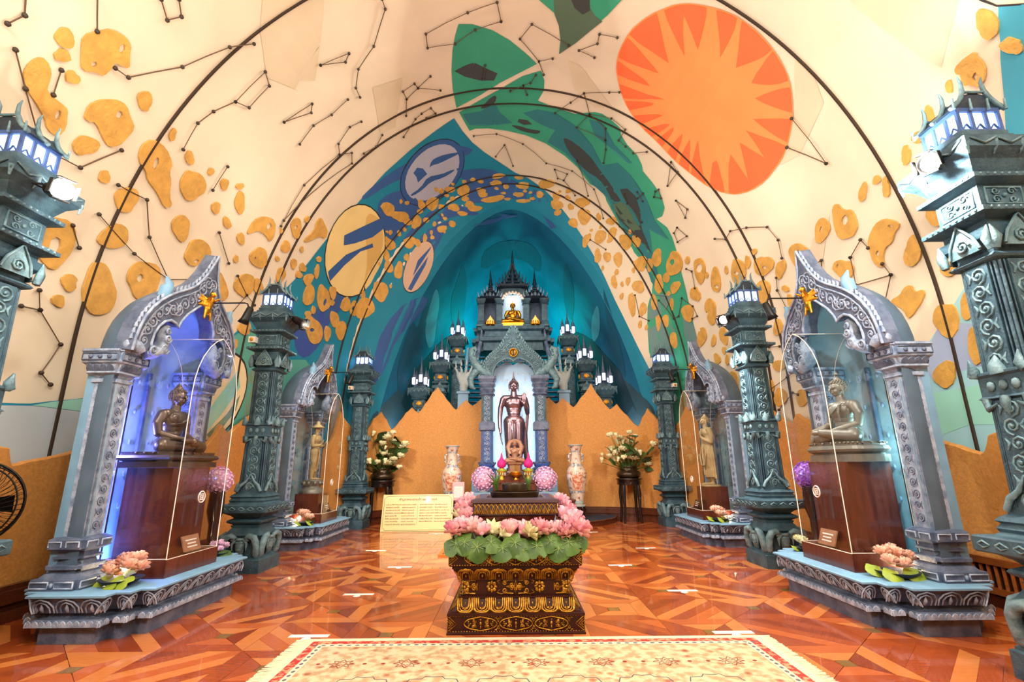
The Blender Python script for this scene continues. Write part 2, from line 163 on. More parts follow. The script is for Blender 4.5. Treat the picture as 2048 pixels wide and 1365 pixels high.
GOLD_PATCHES=[
('355 2637 2 3 1 4 1 6 -1 5 -2 4 -2 3 -2 1 -2 1 -2 -1 -2 -1 -2 -2 -1 -4 0 -5 0 -5 0 -6 1 -4 2 -4 2 -2 2 1 2 1 2 2',[]),
('361 2665 3 5 -2 8 -2 5 -3 3 -3 3 -3 -6 1 -8 0 -7 3 -5 3 -1',[]),
('377 2683 3 4 0 9 -3 5 -3 3 -3 2 -2 -5 -2 -6 1 -8 3 -5 3 2',[]),
('448 2622 1 6 0 7 1 6 -1 4 -2 2 -2 1 -2 1 -2 -1 -2 -3 -3 -4 -3 -5 -1 -6 0 -6 1 -4 1 -3 1 -3 2 -3 1 -2 3 0 2 2 3 5',[]),
('428 2764 0 7 0 6 -2 7 -2 5 -2 3 -3 5 -2 6 -3 2 -3 -1 -3 -3 -2 -5 -1 -5 0 -6 1 -6 1 -6 2 -4 3 -4 3 -2 3 -2 3 -1 4 0',[]),
('494 2641 2 6 0 7 -2 5 -3 -3 -3 -4 -1 -8 0 -6 0 -6 2 -3 4 4',[]),
('533 2655 4 6 1 10 -4 3 -4 1 -4 -3 -4 -6 0 -7 -1 -9 4 -4 5 4',[]),
('574 2693 3 11 0 10 -3 9 -3 8 -1 8 -4 7 -5 6 -5 1 -7 -5 -6 -7 -4 -10 -3 -9 -1 -10 0 -9 1 -10 2 -6 6 -2 5 -4 6 -3 6 1 7 5',[]),
('454 2807 1 9 -2 6 -3 1 -3 2 -3 -3 -1 -9 0 -8 2 -4 3 -3 3 4',[]),
('574 2651 -1 7 -1 7 -5 1 -2 -7 -1 -8 3 -4 3 -2',[]),
('607 2653 1 8 1 7 -1 8 -6 1 -4 -5 -4 -5 -1 -7 1 -8 4 -4 5 -2',[]),
('635 2633 -1 7 -2 7 -6 3 -5 -2 1 -8 4 -6 5 -7',[]),
('654 2674 3 7 2 7 1 7 0 6 -1 4 -2 3 -4 -1 -4 -3 -5 -4 -4 -6 -4 -8 -2 -7 0 -7 -1 -6 -1 -6 1 -5 1 -4 3 -2 5 2 4 5 4 9',[]),
('616 2725 2 10 -2 8 -3 2 -5 -2 -4 -4 -4 -11 3 -8 2 -5 3 -2 5 1',[]),
('584 2820 2 11 0 9 -2 8 -4 4 -4 -1 -4 -2 -3 -4 -4 -3 -4 -4 -4 -7 -3 -10 0 -9 2 -8 3 -7 2 -4 4 -3 3 0 4 2 5 3 3 6 2 9',[]),
('647 2742 6 8 -2 8 -4 3 -4 1 -5 -4 -3 -7 -3 -8 1 -8 5 0 5 3',[]),
('496 2816 -1 9 -1 8 0 7 -1 6 -3 5 -4 3 -3 2 -4 -2 -4 -5 -3 -6 -3 -7 -1 -7 1 -8 2 -6 3 -4 2 -5 3 -4 3 -3 5 -2 4 3 4 8',[]),
('504 2897 1 6 0 6 -2 8 -3 6 -5 6 -5 5 -5 2 -5 0 -6 0 -3 -4 0 -8 1 -7 1 -7 2 -6 2 -7 3 -7 5 -8 5 -3 6 1 4 4 2 6',[]),
('689 2761 3 10 1 10 -5 1 -4 0 -5 -3 -6 -9 0 -10 3 -5 2 -4 6 2',[]),
('695 2825 2 7 -3 5 -5 0 -3 -6 0 -6 1 -8 5 1',[]),
('465 3028 1 4 -1 4 -2 5 -2 2 -3 1 -2 -2 -2 -3 -1 -2 -2 -2 -1 -3 -1 -4 0 -5 2 -4 1 -3 3 -3 2 -1 2 0 3 2 2 2 1 3 -1 5',[]),
('458 3062 1 7 -2 6 -4 0 -2 -1 -4 -2 -2 -7 2 -6 3 -4 3 -1 3 1',[]),
('516 3026 0 16 -3 12 -6 8 -7 5 -6 2 -5 -2 -5 -6 -5 -9 -3 -10 -2 -11 0 -13 0 -14 0 -17 2 -12 7 -6 6 -1 6 6 5 8 4 10 5 10 5 10',[]),
('693 2912 6 11 2 11 -2 9 -4 7 -4 3 -5 0 -6 -3 -5 -4 -6 -4 -4 -7 -3 -10 -3 -11 -3 -11 0 -10 1 -9 4 -5 5 1 6 3 6 7 5 7 5 6',[]),
('806 2579 0 8 -4 7 -6 0 -3 -7 1 -8 3 -8 7 1',[]),
('795 2698 5 11 -4 9 -3 6 -6 4 -9 -2 -3 -13 1 -9 0 -10 5 -6 8 2',[]),
('761 2670 0 6 0 5 -4 0 -2 -5 -2 -6 1 -4 4 1',[]),
('831 2679 3 6 -1 8 -5 -1 -5 -4 -1 -7 1 -6 4 -3',[]),
('784 2754 2 7 -3 4 -4 2 -4 -4 -1 -6 1 -6 5 1',[]),
('832 2737 1 8 -1 7 0 9 -7 -1 -5 -7 -3 -8 -2 -8 2 -7 5 -3 6 1',[]),
('817 2797 -1 7 -1 6 -1 4 -1 6 -2 6 -3 3 -4 -2 -4 -4 -3 -6 -2 -7 0 -6 -1 -7 -1 -7 0 -6 2 -4 3 -3 3 -2 4 1 4 3 4 5 3 6',[]),
('864 2732 0 14 -7 5 -8 2 -5 -9 -2 -13 6 -9 8 6',[]),
('862 2763 -3 12 -7 5 -7 0 -3 -8 -1 -12 7 -5 7 3',[]),
('749 2874 2 7 0 8 -1 9 -4 9 -5 8 -6 4 -8 -2 -7 -2 -7 -4 -4 -5 -2 -8 -1 -8 2 -9 3 -7 3 -8 4 -7 7 -7 7 -3 8 0 6 5 1 11',[]),
('894 2759 -1 11 -3 10 -8 10 -8 -6 -6 -7 -1 -13 4 -10 6 -7 8 -7 9 3',[]),
('902 2719 3 13 0 11 -3 6 -5 -5 -6 -10 -4 -15 1 -9 -1 -12 4 -4 7 9',[]),
('893 2673 -1 10 -5 4 -5 2 -5 -8 2 -9 3 -6 6 -1',[]),
('918 2813 1 10 -1 9 -3 8 -4 7 -5 6 -5 2 -7 -1 -4 -5 -3 -11 -2 -10 -1 -9 0 -9 0 -9 1 -11 2 -11 5 -5 7 3 6 4 5 6 4 8 2 9',[]),
('976 2741 3 11 1 11 -2 14 -10 -1 -7 -8 -5 -8 -3 -12 2 -11 7 -6 8 -2',[]),
('984 2780 -1 12 -3 8 -7 2 -5 -6 -2 -10 6 -6 5 -3',[]),
('1032 2735 3 14 -3 15 -6 12 -9 7 -11 -1 -2 -19 1 -14 2 -13 7 -15 11 4',[]),
('1089 2647 -3 20 -2 16 -3 14 -3 14 -4 14 -4 13 -6 10 -6 1 -4 -8 -3 -12 1 -16 0 -15 1 -14 3 -13 5 -12 5 -10 5 -10 4 -6 5 -3 4 1 4 5',[]),
('1060 2648 2 8 1 9 -2 7 -3 5 -5 -5 -2 -9 -3 -8 -1 -10 4 -5 6 4',[]),
('1087 2643 1 7 -2 10 -3 3 -3 1 -1 -8 3 -9 2 -6',[]),
('1077 2553 1 11 0 13 -5 7 -5 1 -2 -13 3 -11 4 -14',[]),
('1097 2530 0 12 0 12 0 11 -1 11 -2 11 -3 8 -4 5 -4 4 -4 3 -4 -1 -4 -7 -2 -10 0 -13 2 -11 3 -9 3 -10 2 -10 3 -9 5 -7 4 -1 4 3',[]),
('1098 2496 0 6 -1 7 -2 1 -1 -2 -1 -6 2 -6 2 -2',[]),
('926 2874 -3 10 -3 8 -8 2 -5 -7 0 -9 5 -6 7 -4',[]),
('935 2852 1 10 -3 8 -6 3 -5 -11 0 -9 1 -10 7 1',[]),
('1015 2829 0 10 -1 9 -2 8 -3 7 -4 4 -4 1 -3 -4 -4 -3 -3 -5 -3 -5 -3 -8 -2 -9 0 -11 2 -6 5 -3 5 -2 3 -1 4 0 4 1 4 4 3 5',[]),
('1002 2898 1 8 -1 6 -1 5 -1 7 -1 6 -3 5 -3 1 -4 -3 -3 -7 -3 -8 -2 -7 -1 -7 0 -6 0 -7 1 -7 2 -3 3 -1 4 0 4 0 4 3 3 7',[]),
('1046 2843 -1 13 -1 11 -2 11 -3 8 -4 5 -4 1 -4 -2 -4 -4 -5 -5 -3 -8 -3 -12 -1 -12 1 -13 3 -7 5 -2 4 -4 3 -6 5 -2 5 1 4 5 4 10',[]),
('1082 2442 4 9 -2 17 -4 12 -5 7 -5 0 -4 -9 -2 -13 2 -17 7 -5 4 -2',[]),
('1100 2411 2 7 1 8 0 8 -1 8 -2 5 -2 6 -3 5 -2 0 -3 -4 -2 -7 -1 -7 -1 -8 0 -8 0 -8 -1 -10 1 -8 2 -6 3 -2 3 4 3 5 2 6',[]),
('1064 2427 4 11 0 13 -3 8 -4 4 -6 -7 -5 -8 -5 -13 0 -13 9 1 5 1',[]),
('1058 2492 1 7 -3 5 -3 2 -3 -2 -1 -7 3 -6 3 0',[]),
('986 2270 6 14 3 20 -11 16 -12 4 -10 -2 -13 -2 -2 -21 7 -18 10 -11 12 -7',[]),
('1036 2231 3 6 1 10 -2 11 -4 12 -6 12 -6 7 -6 2 -6 5 -6 6 -6 2 -5 -2 -3 -7 0 -10 3 -11 7 -12 6 -11 5 -9 5 -8 6 -6 6 -2 5 1',[]),
('1071 2191 2 17 -2 15 -1 17 -8 8 -7 -15 -4 -15 -3 -15 0 -19 9 -5 8 -2',[]),
('1051 2228 6 9 -3 16 -6 12 -11 6 -4 -13 2 -15 7 -12',[]),
('1079 2146 0 13 -2 11 -5 6 -4 -3 -1 -13 3 -10 4 -9',[]),
('1059 2049 6 14 2 17 0 23 -10 10 -12 5 -10 -10 -3 -18 1 -18 4 -20 12 -17',[]),
('1038 2116 8 7 1 14 -2 13 -8 6 -8 0 -6 -6 -9 -8 1 -14 8 -8 7 -2',[]),
('1053 2147 0 12 -1 11 -6 10 -6 -3 -2 -9 3 -11 5 -11',[]),
('1004 2190 0 9 -2 8 -5 4 -5 -4 1 -9 2 -8 5 -5',[]),
('986 2213 1 7 1 7 -4 4 -5 -4 -3 -6 1 -6 3 -4',[]),
('1076 2028 1 11 -1 12 -4 7 -5 1 -4 -7 4 -13 4 -8',[]),
('1096 1958 5 7 -1 19 -5 15 -4 7 -6 13 -5 -6 -1 -16 2 -18 4 -15 5 -6',[]),
('1072 1855 8 11 -1 25 -6 21 -8 9 -10 -3 -5 -16 -3 -17 -3 -26 12 -17 10 1',[]),
('1037 1987 3 10 -1 13 -6 10 -6 -7 -4 -6 0 -14 7 -6',[]),
('1022 2010 4 6 0 10 -4 8 -6 0 -6 -2 1 -11 5 -6',[]),
('1052 1931 1 14 -2 14 -4 13 -7 5 -9 6 -4 -11 2 -16 5 -11 4 -16 8 -7',[]),
('1057 1971 3 6 -1 12 -4 5 -5 6 -4 -7 4 -11 3 -9',[]),
('1074 1952 3 12 -1 11 -3 7 -6 -1 -4 -11 1 -10 3 -10',[]),
('1030 1915 3 3 2 8 -5 6 -3 3 -5 -1 1 -10 3 -7',[]),
('1040 1844 0 10 1 9 -4 7 -5 -1 -3 -8 2 -8 3 -10',[]),
('1041 1787 3 8 0 11 -2 13 -6 3 -2 -8 -2 -10 3 -11',[]),
('1091 1876 0 16 -1 20 -7 8 -3 -8 -4 -9 4 -19 6 -8',[]),
('1110 1866 3 8 -2 19 -4 18 -5 10 -5 -1 -1 -10 -3 -10 2 -20 6 -13 5 -1',[]),
('1125 1826 3 17 -1 20 -3 22 -5 18 -5 10 -5 2 -3 -11 4 -26 4 -18 5 -18',[]),
('1120 1940 -1 12 -3 14 -3 12 -5 5 -4 3 -2 -7 3 -16 3 -11 4 -10 6 -12',[]),
('1115 2086 0 12 0 10 -2 16 -5 12 -4 -1 -3 -3 0 -13 2 -13 3 -13 5 -14',[]),
('1122 2029 1 16 -4 14 -5 4 -5 -3 -1 -16 4 -12 5 -7',[]),
('1094 2122 1 8 0 8 -3 6 -3 -2 -1 -9 -1 -8 3 -7',[]),
('1089 2060 2 2 0 6 -2 5 -2 0 -2 -3 -1 -6 3 -5',[]),
('1101 2055 0 9 -2 9 -3 2 -3 0 0 -9 2 -7 3 -7',[]),
('1053 2313 4 7 -2 10 -5 5 -6 -4 -3 -7 0 -11 7 -3',[]),
('1057 2277 2 9 -2 7 -3 3 -5 -2 -3 -8 3 -7 3 -2',[]),
('1032 2347 0 9 0 8 -5 4 -5 -6 -1 -8 1 -7 4 -3',[]),
('1020 2363 2 4 -1 5 -3 1 -3 2 -2 -5 2 -4 2 -4',[]),
('1034 2385 2 8 -3 5 -3 4 -4 -4 -2 -8 1 -6 4 -1',[]),
('1059 2368 6 10 -3 18 -3 13 -7 10 -9 -1 -9 -6 -5 -14 2 -16 11 -5 7 -8',[]),
('1089 2275 1 16 0 16 -4 16 -6 9 -6 -2 -6 -9 3 -20 2 -14 4 -15 7 -11',[]),
('1097 2249 3 10 -2 16 -5 5 -5 1 -3 -10 2 -16 5 -8',[]),
('1100 2205 2 11 0 10 -3 9 -5 -10 -2 -9 -1 -12 4 -3',[]),
('1101 2163 1 6 1 10 -4 1 -2 -2 -2 -7 1 -7 2 -5',[]),
('1109 2169 2 7 -2 7 -2 9 -3 -1 -1 -8 0 -8 3 -5',[]),
('1097 2342 2 14 -4 9 -3 6 -4 -4 0 -14 2 -12 3 -3',[]),
('1117 2099 2 6 -1 5 -1 5 -3 -2 -1 -6 -1 -5 2 -4',[]),
('1044 1602 5 15 3 16 2 17 0 25 -6 13 -6 -6 -4 -6 -2 -19 0 -20 3 -19',[]),
('1053 1487 5 11 2 22 -3 16 -5 13 -6 -11 1 -23 0 -19',[]),
('1076 1634 2 16 -1 19 0 24 -7 16 -6 -2 -2 -16 -3 -10 1 -21 4 -19 6 -9',[]),
('1057 1744 3 10 -1 14 -4 8 -6 5 -3 -10 3 -13 3 -12',[]),
('1087 1754 3 9 0 17 -3 19 -5 5 -4 2 -5 1 -2 -14 3 -19 5 -11 4 -12',[]),
('1087 1664 4 -1 0 15 -2 9 -3 7 -3 -6 -1 -11 2 -10',[]),
('1087 1584 4 12 1 22 -6 9 -5 0 -5 -9 1 -20 5 -13',[]),
('1080 1442 6 3 3 23 0 31 -4 23 -6 13 -4 -18 -5 -12 -2 -25 1 -31 6 -6',[]),
('1107 1457 5 8 3 18 2 22 -3 18 -2 24 -5 0 -4 -20 0 -23 -1 -20 1 -22',[]),
('1105 1615 3 3 0 17 -2 12 -3 12 -2 -11 0 -14 1 -14',[]),
('1118 1633 2 12 3 14 1 16 1 20 0 22 -2 22 -2 23 -3 18 -3 13 -4 11 -4 11 -2 -4 0 -17 0 -18 1 -19 1 -19 1 -19 1 -24 0 -29 2 -21 4 -12',[]),
('1117 1395 3 -3 5 18 6 30 2 31 0 20 -1 20 -4 -3 -5 -40 -3 -32 -3 -27',[]),
('1090 1326 7 0 6 12 -1 22 -5 9 -7 8 -6 -17 2 -20',[]),
('1126 1577 3 12 0 25 -3 20 -4 8 -1 -20 0 -19 2 -30',[]),
('1093 1446 3 -6 3 11 0 9 -1 11 -4 0 -3 -6 0 -11',[]),
('1094 1404 3 0 1 8 2 8 -2 8 -3 -1 -2 -6 0 -9',[]),
('1095 1750 5 5 2 15 -1 19 -3 16 -5 6 -3 -1 -6 -1 0 -20 3 -18 4 -8',[]),
('1108 1373 1 -7 5 9 1 15 0 13 -3 3 -3 -10 -3 -15',[]),
('1044 1291 12 2 9 16 5 18 7 23 -5 23 -8 13 -10 -6 -8 -17 -3 -23 -2 -23',[]),
('1076 1225 8 0 7 7 2 24 -7 10 -7 11 -7 -13 0 -22',[]),
('1069 1167 5 -2 4 10 0 13 -3 9 -5 4 -4 -11 1 -13',[]),
('1050 1183 6 5 4 7 2 13 -5 5 -6 -1 -5 -8 0 -13',[]),
('1065 1235 3 2 1 6 -1 5 -1 5 -3 -1 -1 -7 0 -6',[]),
('1055 1057 9 12 8 6 5 23 0 22 -4 14 -8 2 -8 -15 -6 -18 -8 -24 2 -20',[]),
('1082 1126 5 -7 4 10 3 10 -3 13 -4 8 -6 -6 1 -14',[]),
('1082 1007 4 0 5 2 5 3 3 8 2 12 0 11 -2 10 -1 9 -2 8 -3 8 -3 8 -5 2 -5 -2 -4 -7 -2 -13 -2 -11 -2 -11 0 -10 2 -9 3 -8 3 -7',[]),
('1091 1188 5 -10 7 11 7 15 1 23 -2 15 -4 11 -6 9 -8 -16 -1 -24 -1 -18',[]),
('1109 1170 5 2 6 10 2 20 -4 10 -6 -3 -5 -11 -2 -20',[]),
('1104 1061 4 -10 5 -2 4 14 1 14 1 13 -2 18 -6 -1 -5 -7 -3 -12 -1 -14',[]),
('1062 963 6 -7 4 4 2 11 -3 12 -5 10 -6 -4 1 -13',[]),
('1044 878 6 3 8 5 4 16 3 16 -2 11 -7 -2 -6 -8 -8 -9 -7 -17 3 -12',[]),
('1078 928 3 1 2 3 1 7 -3 4 -2 1 -2 -4 -1 -6',[]),
('1095 964 2 -1 2 3 1 6 0 7 -2 -1 -2 -3 -2 -5',[]),
('1089 882 4 1 3 3 3 4 3 4 3 4 2 7 0 9 -1 8 -2 8 -3 6 -3 3 -4 1 -3 0 -3 -4 -2 -7 -2 -6 -2 -7 -1 -9 -1 -10 2 -7 4 -6',[]),
('1068 844 6 -2 6 1 6 5 -1 16 -4 13 -7 10 -6 -1 -5 -6 -4 -10 -1 -16',[]),
('1083 849 4 2 2 4 2 9 -3 5 -4 0 -2 -5 -1 -9',[]),
('1106 954 4 -6 4 4 0 11 -2 10 -4 2 -4 -2 -1 -11',[]),
('1115 952 5 0 5 -4 5 8 0 13 -5 11 -5 9 -5 -1 -4 -4 -3 -9 1 -15',[]),
('1050 750 5 -5 4 -3 5 2 4 3 3 5 2 8 1 10 0 10 0 10 -1 9 -2 10 -3 7 -4 6 -4 -2 -4 -9 -4 -8 -2 -7 -3 -8 -2 -9 0 -10 1 -11',[]),
('1101 810 4 -6 4 3 3 5 1 12 0 12 -2 13 -4 1 -4 -8 -1 -9 -3 -11',[]),
('1089 749 5 -8 7 3 1 16 0 13 -1 12 -4 13 -7 -5 -4 -9 -2 -13 1 -14',[]),
('1114 857 5 -6 5 0 4 8 2 13 -4 11 -4 6 -5 8 -6 -2 -1 -13 3 -13',[]),
('1105 735 2 -3 3 4 3 8 -1 10 -3 0 -3 0 -2 -10',[]),
('1051 625 7 -5 8 -3 8 19 4 22 -1 19 -4 12 -8 -9 -9 -4 -12 -16 -2 -24',[]),
('1117 723 2 -12 5 -1 2 10 1 10 0 12 -3 8 -4 6 -4 -3 -2 -9 2 -12',[]),
('1097 656 4 1 3 1 1 12 -2 10 -4 2 -3 -7 -2 -9',[]),
('1109 685 1 -6 3 2 0 8 1 7 -2 4 -2 -1 -2 -7',[]),
('1080 581 3 -13 5 3 5 13 2 17 4 19 -1 19 -6 -1 -5 -11 -4 -12 -4 -18',[]),
('1123 814 3 -2 2 1 1 6 -2 5 -2 3 -3 -1 0 -6',[]),
('1080 662 2 -4 2 -1 1 8 0 10 -3 3 -2 -2 -2 -5',[]),
('1024 717 9 -10 8 -1 6 6 3 12 -1 15 -5 14 -8 13 -7 -8 -3 -12 -1 -11',[]),
('1030 782 4 -6 4 4 2 7 -2 7 -4 5 -6 -1 0 -9',[]),
('1005 581 4 -7 5 -5 5 -1 6 3 5 5 3 8 0 9 0 10 0 9 -3 7 -6 4 -5 4 -5 3 -5 1 -6 0 -6 -3 -4 -7 -1 -8 2 -11 4 -8 4 -6',[]),
('1038 592 8 -6 7 -2 4 8 -1 12 -4 9 -5 11 -10 8 -4 -9 -1 -9 2 -10',[]),
('1040 489 5 -7 6 -3 5 1 3 4 2 8 1 7 1 7 0 8 -1 8 -3 7 -3 6 -5 5 -6 6 -5 2 -5 -3 -3 -5 -1 -9 1 -8 2 -8 2 -9 1 -9',[]),
('1011 491 7 -8 7 2 2 9 4 7 -1 12 -6 9 -7 1 -6 -2 -3 -7 1 -11',[]),
('997 426 8 -3 8 0 11 7 0 15 -2 13 -8 6 -8 1 -8 -7 -9 -9 -1 -16',[]),
('929 487 6 -7 6 1 5 6 -3 13 -6 4 -7 3 -3 -8',[]),
('898 392 4 -4 4 -4 3 6 -2 8 -3 7 -5 1 -2 -6',[]),
('839 370 3 -9 5 -3 3 6 -1 10 -4 7 -5 6 -2 -8',[]),
('751 368 5 -3 5 0 3 6 -2 9 -6 3 -4 -2 -3 -5',[]),
('775 351 6 -9 5 -4 4 1 1 7 -2 10 -4 12 -6 11 -3 -5 -2 -4 0 -7',[]),
('709 273 3 -3 4 -4 4 -5 3 -2 4 0 2 4 1 5 0 7 -1 7 -3 7 -3 7 -3 5 -4 3 -4 1 -3 -1 -3 0 -4 0 -2 -4 0 -7 2 -7 3 -8',[]),
('943 350 4 -16 10 -6 8 12 6 9 5 14 -4 16 -8 10 -9 -1 -8 -8 -1 -15',[]),
('761 233 4 -6 5 -6 5 -6 5 -4 7 -3 6 3 4 8 1 10 -2 13 -2 11 -2 11 -4 8 -5 5 -6 4 -6 2 -5 -1 -5 -4 -5 -7 -4 -8 0 -10 4 -11',[]),
('712 187 4 -10 4 -2 4 -2 1 7 0 8 -2 10 -3 10 -4 -2 -2 -5 -2 -5',[]),
('713 223 1 -8 7 1 4 5 4 7 -3 7 -6 1 -4 -6',[]),
('986 299 4 -7 4 -7 5 -5 5 1 4 7 4 6 3 7 2 9 2 9 0 12 0 13 -4 7 -6 2 -6 0 -4 -3 -5 -3 -4 -4 -4 -6 -3 -7 -1 -10 1 -11',[]),
('1029 437 6 -1 4 6 4 7 -3 7 -5 1 -5 -3 -1 -8',[]),
('1033 396 3 -7 5 -11 4 2 1 11 -2 11 -2 11 -5 8 -4 2 -3 -5 0 -11',[]),
('1062 367 4 -10 4 -3 3 9 2 11 1 14 -2 17 -4 -1 -4 -4 -3 -6 -3 -12',[]),
('1071 471 2 -13 5 -2 4 12 2 13 -1 14 -3 10 -4 4 -5 4 -3 -15 1 -16',[]),
('1108 579 2 -7 2 -6 3 -5 2 -1 3 3 1 7 0 12 -1 10 0 8 -1 8 -2 8 -2 7 -3 7 -2 2 -3 -3 -2 -4 -2 -5 0 -7 0 -10 1 -9 2 -8',[]),
('1094 509 5 -2 3 8 4 4 2 12 -2 13 -4 5 -4 2 -4 -6 -1 -11 -2 -12',[]),
('1120 657 3 -2 2 4 1 8 -1 9 -3 -1 -3 -4 -2 -8',[]),
('1078 404 2 -4 2 -4 2 -3 3 0 2 2 1 6 -1 9 0 8 -1 7 -1 6 -1 6 -1 6 -3 7 -2 1 -2 -3 -1 -5 -2 -5 0 -6 0 -8 1 -7 1 -7',[]),
('941 157 4 -10 5 -2 3 -1 5 3 -2 14 -4 11 -5 5 -5 7 -3 -5 -1 -10',[]),
('903 155 1 -9 3 -9 3 -8 3 -1 4 5 2 4 2 5 2 5 2 6 1 8 0 11 -2 8 -4 8 -3 4 -4 1 -4 0 -3 0 -2 -5 0 -8 -1 -8 -1 -8',[]),
('916 111 3 -9 6 -1 3 8 0 9 -4 9 -5 -1 -4 -6',[]),
('913 77 1 -11 5 -3 3 2 2 6 1 7 -2 8 -3 8 -5 4 -2 -5 0 -8',[]),
('938 94 0 -12 6 -4 6 -2 5 8 2 10 0 9 -1 12 -6 3 -6 -8 -3 -7',[]),
('895 8 1 -8 1 -10 4 -8 4 -3 4 2 3 4 4 6 3 6 3 6 3 7 1 9 -1 8 -4 5 -4 3 -4 2 -4 1 -4 -2 -3 -2 -4 -4 -2 -6 -1 -8',[]),
('752 124 2 -5 3 -4 3 -3 3 -2 3 0 4 0 4 2 2 5 -1 7 -1 7 -2 5 -2 5 -2 5 -2 4 -4 4 -3 0 -4 -2 -2 -5 -1 -6 -1 -6 0 -6',[]),
('786 157 5 -3 6 -2 7 4 0 7 -3 6 -6 0 -7 -4',[]),
('738 62 2 -12 6 -6 7 4 3 7 7 7 -2 13 -5 8 -7 -1 -6 -1 -4 -8',[]),
('772 -96 4 -10 4 -6 4 -1 4 -3 4 -4 4 0 3 4 3 8 1 11 0 11 -3 13 -3 11 -3 10 -4 6 -4 0 -4 -2 -3 -4 -3 -5 -3 -6 -2 -9 0 -12',[]),
('799 -32 0 -14 4 -11 7 3 4 8 4 8 -1 13 -3 12 -5 5 -7 -1 -1 -13',[]),
('721 -104 3 -8 4 -6 3 -5 3 -4 4 -3 4 1 4 3 2 7 1 10 1 11 0 11 -2 8 -4 7 -4 4 -3 1 -4 0 -3 -2 -4 -3 -5 -3 -2 -7 0 -12',[]),
('761 22 7 -5 7 -3 8 -1 8 6 3 9 0 10 -9 4 -8 -1 -8 -3 -9 -5',[]),
('1112 502 3 -3 3 6 1 10 -2 6 -3 1 -3 -4 -1 -10',[]),
('1104 462 2 -1 2 3 2 8 -1 7 -2 0 -3 -3 -1 -7',[]),
('1059 267 1 -9 2 -5 3 -1 3 3 2 7 1 7 1 8 1 8 1 8 0 9 -1 9 -2 5 -2 2 -3 0 -2 -3 -2 -3 -2 -5 -2 -6 -1 -8 0 -8 1 -9',[]),
('1009 177 2 -11 6 -1 2 11 1 12 -5 7 -6 3 -3 -9',[]),
('491 354 4 -1 2 0 3 1 2 4 -2 6 -3 5 -3 2 -2 -2 -1 -3 -1 -5',[]),
('518 347 2 -5 2 -3 2 -1 2 0 2 0 1 2 0 3 0 5 -2 6 -2 5 -2 4 -3 3 -2 2 -2 2 -3 3 -2 1 -1 -2 0 -4 1 -6 2 -5 2 -5',[]),
('486 328 2 -5 1 -4 3 -3 1 -1 2 1 1 2 1 4 -1 4 -1 6 -1 4 -2 5 -1 5 -2 5 -2 4 -3 2 -1 -1 -1 -3 0 -5 2 -5 0 -5 1 -5',[]),
('484 176 3 -6 3 -5 4 -3 3 -2 3 0 3 3 3 4 1 7 -1 10 -3 8 -3 6 -4 6 -2 6 -4 5 -4 3 -3 0 -3 -3 -1 -6 1 -10 1 -8 1 -8',[]),
('442 220 1 -5 3 -3 3 -2 4 0 4 3 3 5 1 7 1 7 0 7 -2 6 -2 5 -3 2 -3 1 -4 1 -4 0 -3 -2 -4 -4 -2 -6 0 -8 1 -5 3 -4',[]),
('446 125 2 -4 2 -3 3 -1 3 -2 3 -1 3 0 4 3 2 5 2 7 -1 5 -2 5 -2 4 -1 5 -2 3 -3 2 -4 0 -3 -2 -3 -4 -2 -5 -1 -6 -1 -6',[]),
('468 29 2 -8 4 -6 4 -5 4 0 4 5 3 5 1 6 2 7 2 6 1 8 -2 9 -3 8 -5 6 -4 1 -4 -2 -4 -2 -4 -2 -2 -5 -1 -8 0 -7 0 -8',[]),
('445 47 3 -5 3 -4 2 -4 2 -2 2 -1 2 1 2 4 1 5 -1 8 -1 7 -1 8 -3 7 -2 5 -3 2 -2 -1 -2 -1 -2 -1 -1 -3 -1 -4 0 -7 0 -8',[]),
('448 -28 1 -14 2 -10 3 -5 3 -3 2 -2 2 1 1 6 1 8 1 11 0 12 -1 13 -1 12 -2 8 -2 6 -3 3 -2 -2 -1 -6 -1 -5 -2 -3 -1 -6 0 -11',[]),
('324 445 2 -5 2 -3 3 0 2 0 2 1 1 4 1 7 0 6 -1 6 0 7 -2 7 -2 7 -2 6 -3 1 -2 -4 -1 -5 -1 -4 -1 -5 0 -6 0 -6 0 -7',[]),
('378 418 1 -4 2 -5 2 3 1 5 -1 6 -1 5 -2 3 -2 1 -2 -3 1 -6',[]),
('320 394 1 -5 1 -2 2 0 2 2 1 4 2 4 1 3 1 4 1 5 0 4 0 6 -2 2 -2 0 -2 0 -2 0 -1 -2 -1 -4 -1 -4 -1 -4 -1 -4 1 -4',[]),
('408 389 2 -6 2 -4 2 -1 2 0 1 -1 2 0 2 1 0 5 -2 8 -1 7 -3 7 -2 5 -2 3 -2 4 -2 4 -2 0 0 -3 -1 -4 0 -5 1 -6 1 -8',[]),
('426 376 2 -4 3 -2 3 3 2 6 1 7 -3 7 -3 -1 -3 1 -3 -3 -2 -8',[]),
('448 358 2 -5 2 -2 2 -1 2 0 1 1 1 2 -1 4 0 5 -1 4 -2 5 -1 5 -2 4 -2 4 -2 2 -2 -1 -1 -3 1 -4 0 -4 -1 -3 1 -4 1 -5',[]),
('485 -76 1 -8 2 -7 2 -7 4 -5 3 -4 4 1 3 6 3 7 3 7 1 9 -1 11 -2 8 -3 6 -3 5 -4 4 -3 3 -5 3 -3 -3 -4 -7 -1 -9 2 -11',[]),
('772 3001 -1 7 -1 6 -4 4 -3 3 -4 0 -3 0 -4 -1 -4 -2 -4 -3 -2 -5 0 -8 2 -6 2 -6 3 -4 4 -2 3 -3 4 -3 3 0 4 4 3 5 1 7',[]),
('732 3048 1 8 -4 5 -3 5 -6 1 -5 -6 2 -9 -1 -7 2 -7 6 -2 5 5',[]),
('749 3051 1 7 -2 5 -2 3 -4 -2 -3 -4 -2 -8 2 -6 2 -4 3 -2 4 2',[]),
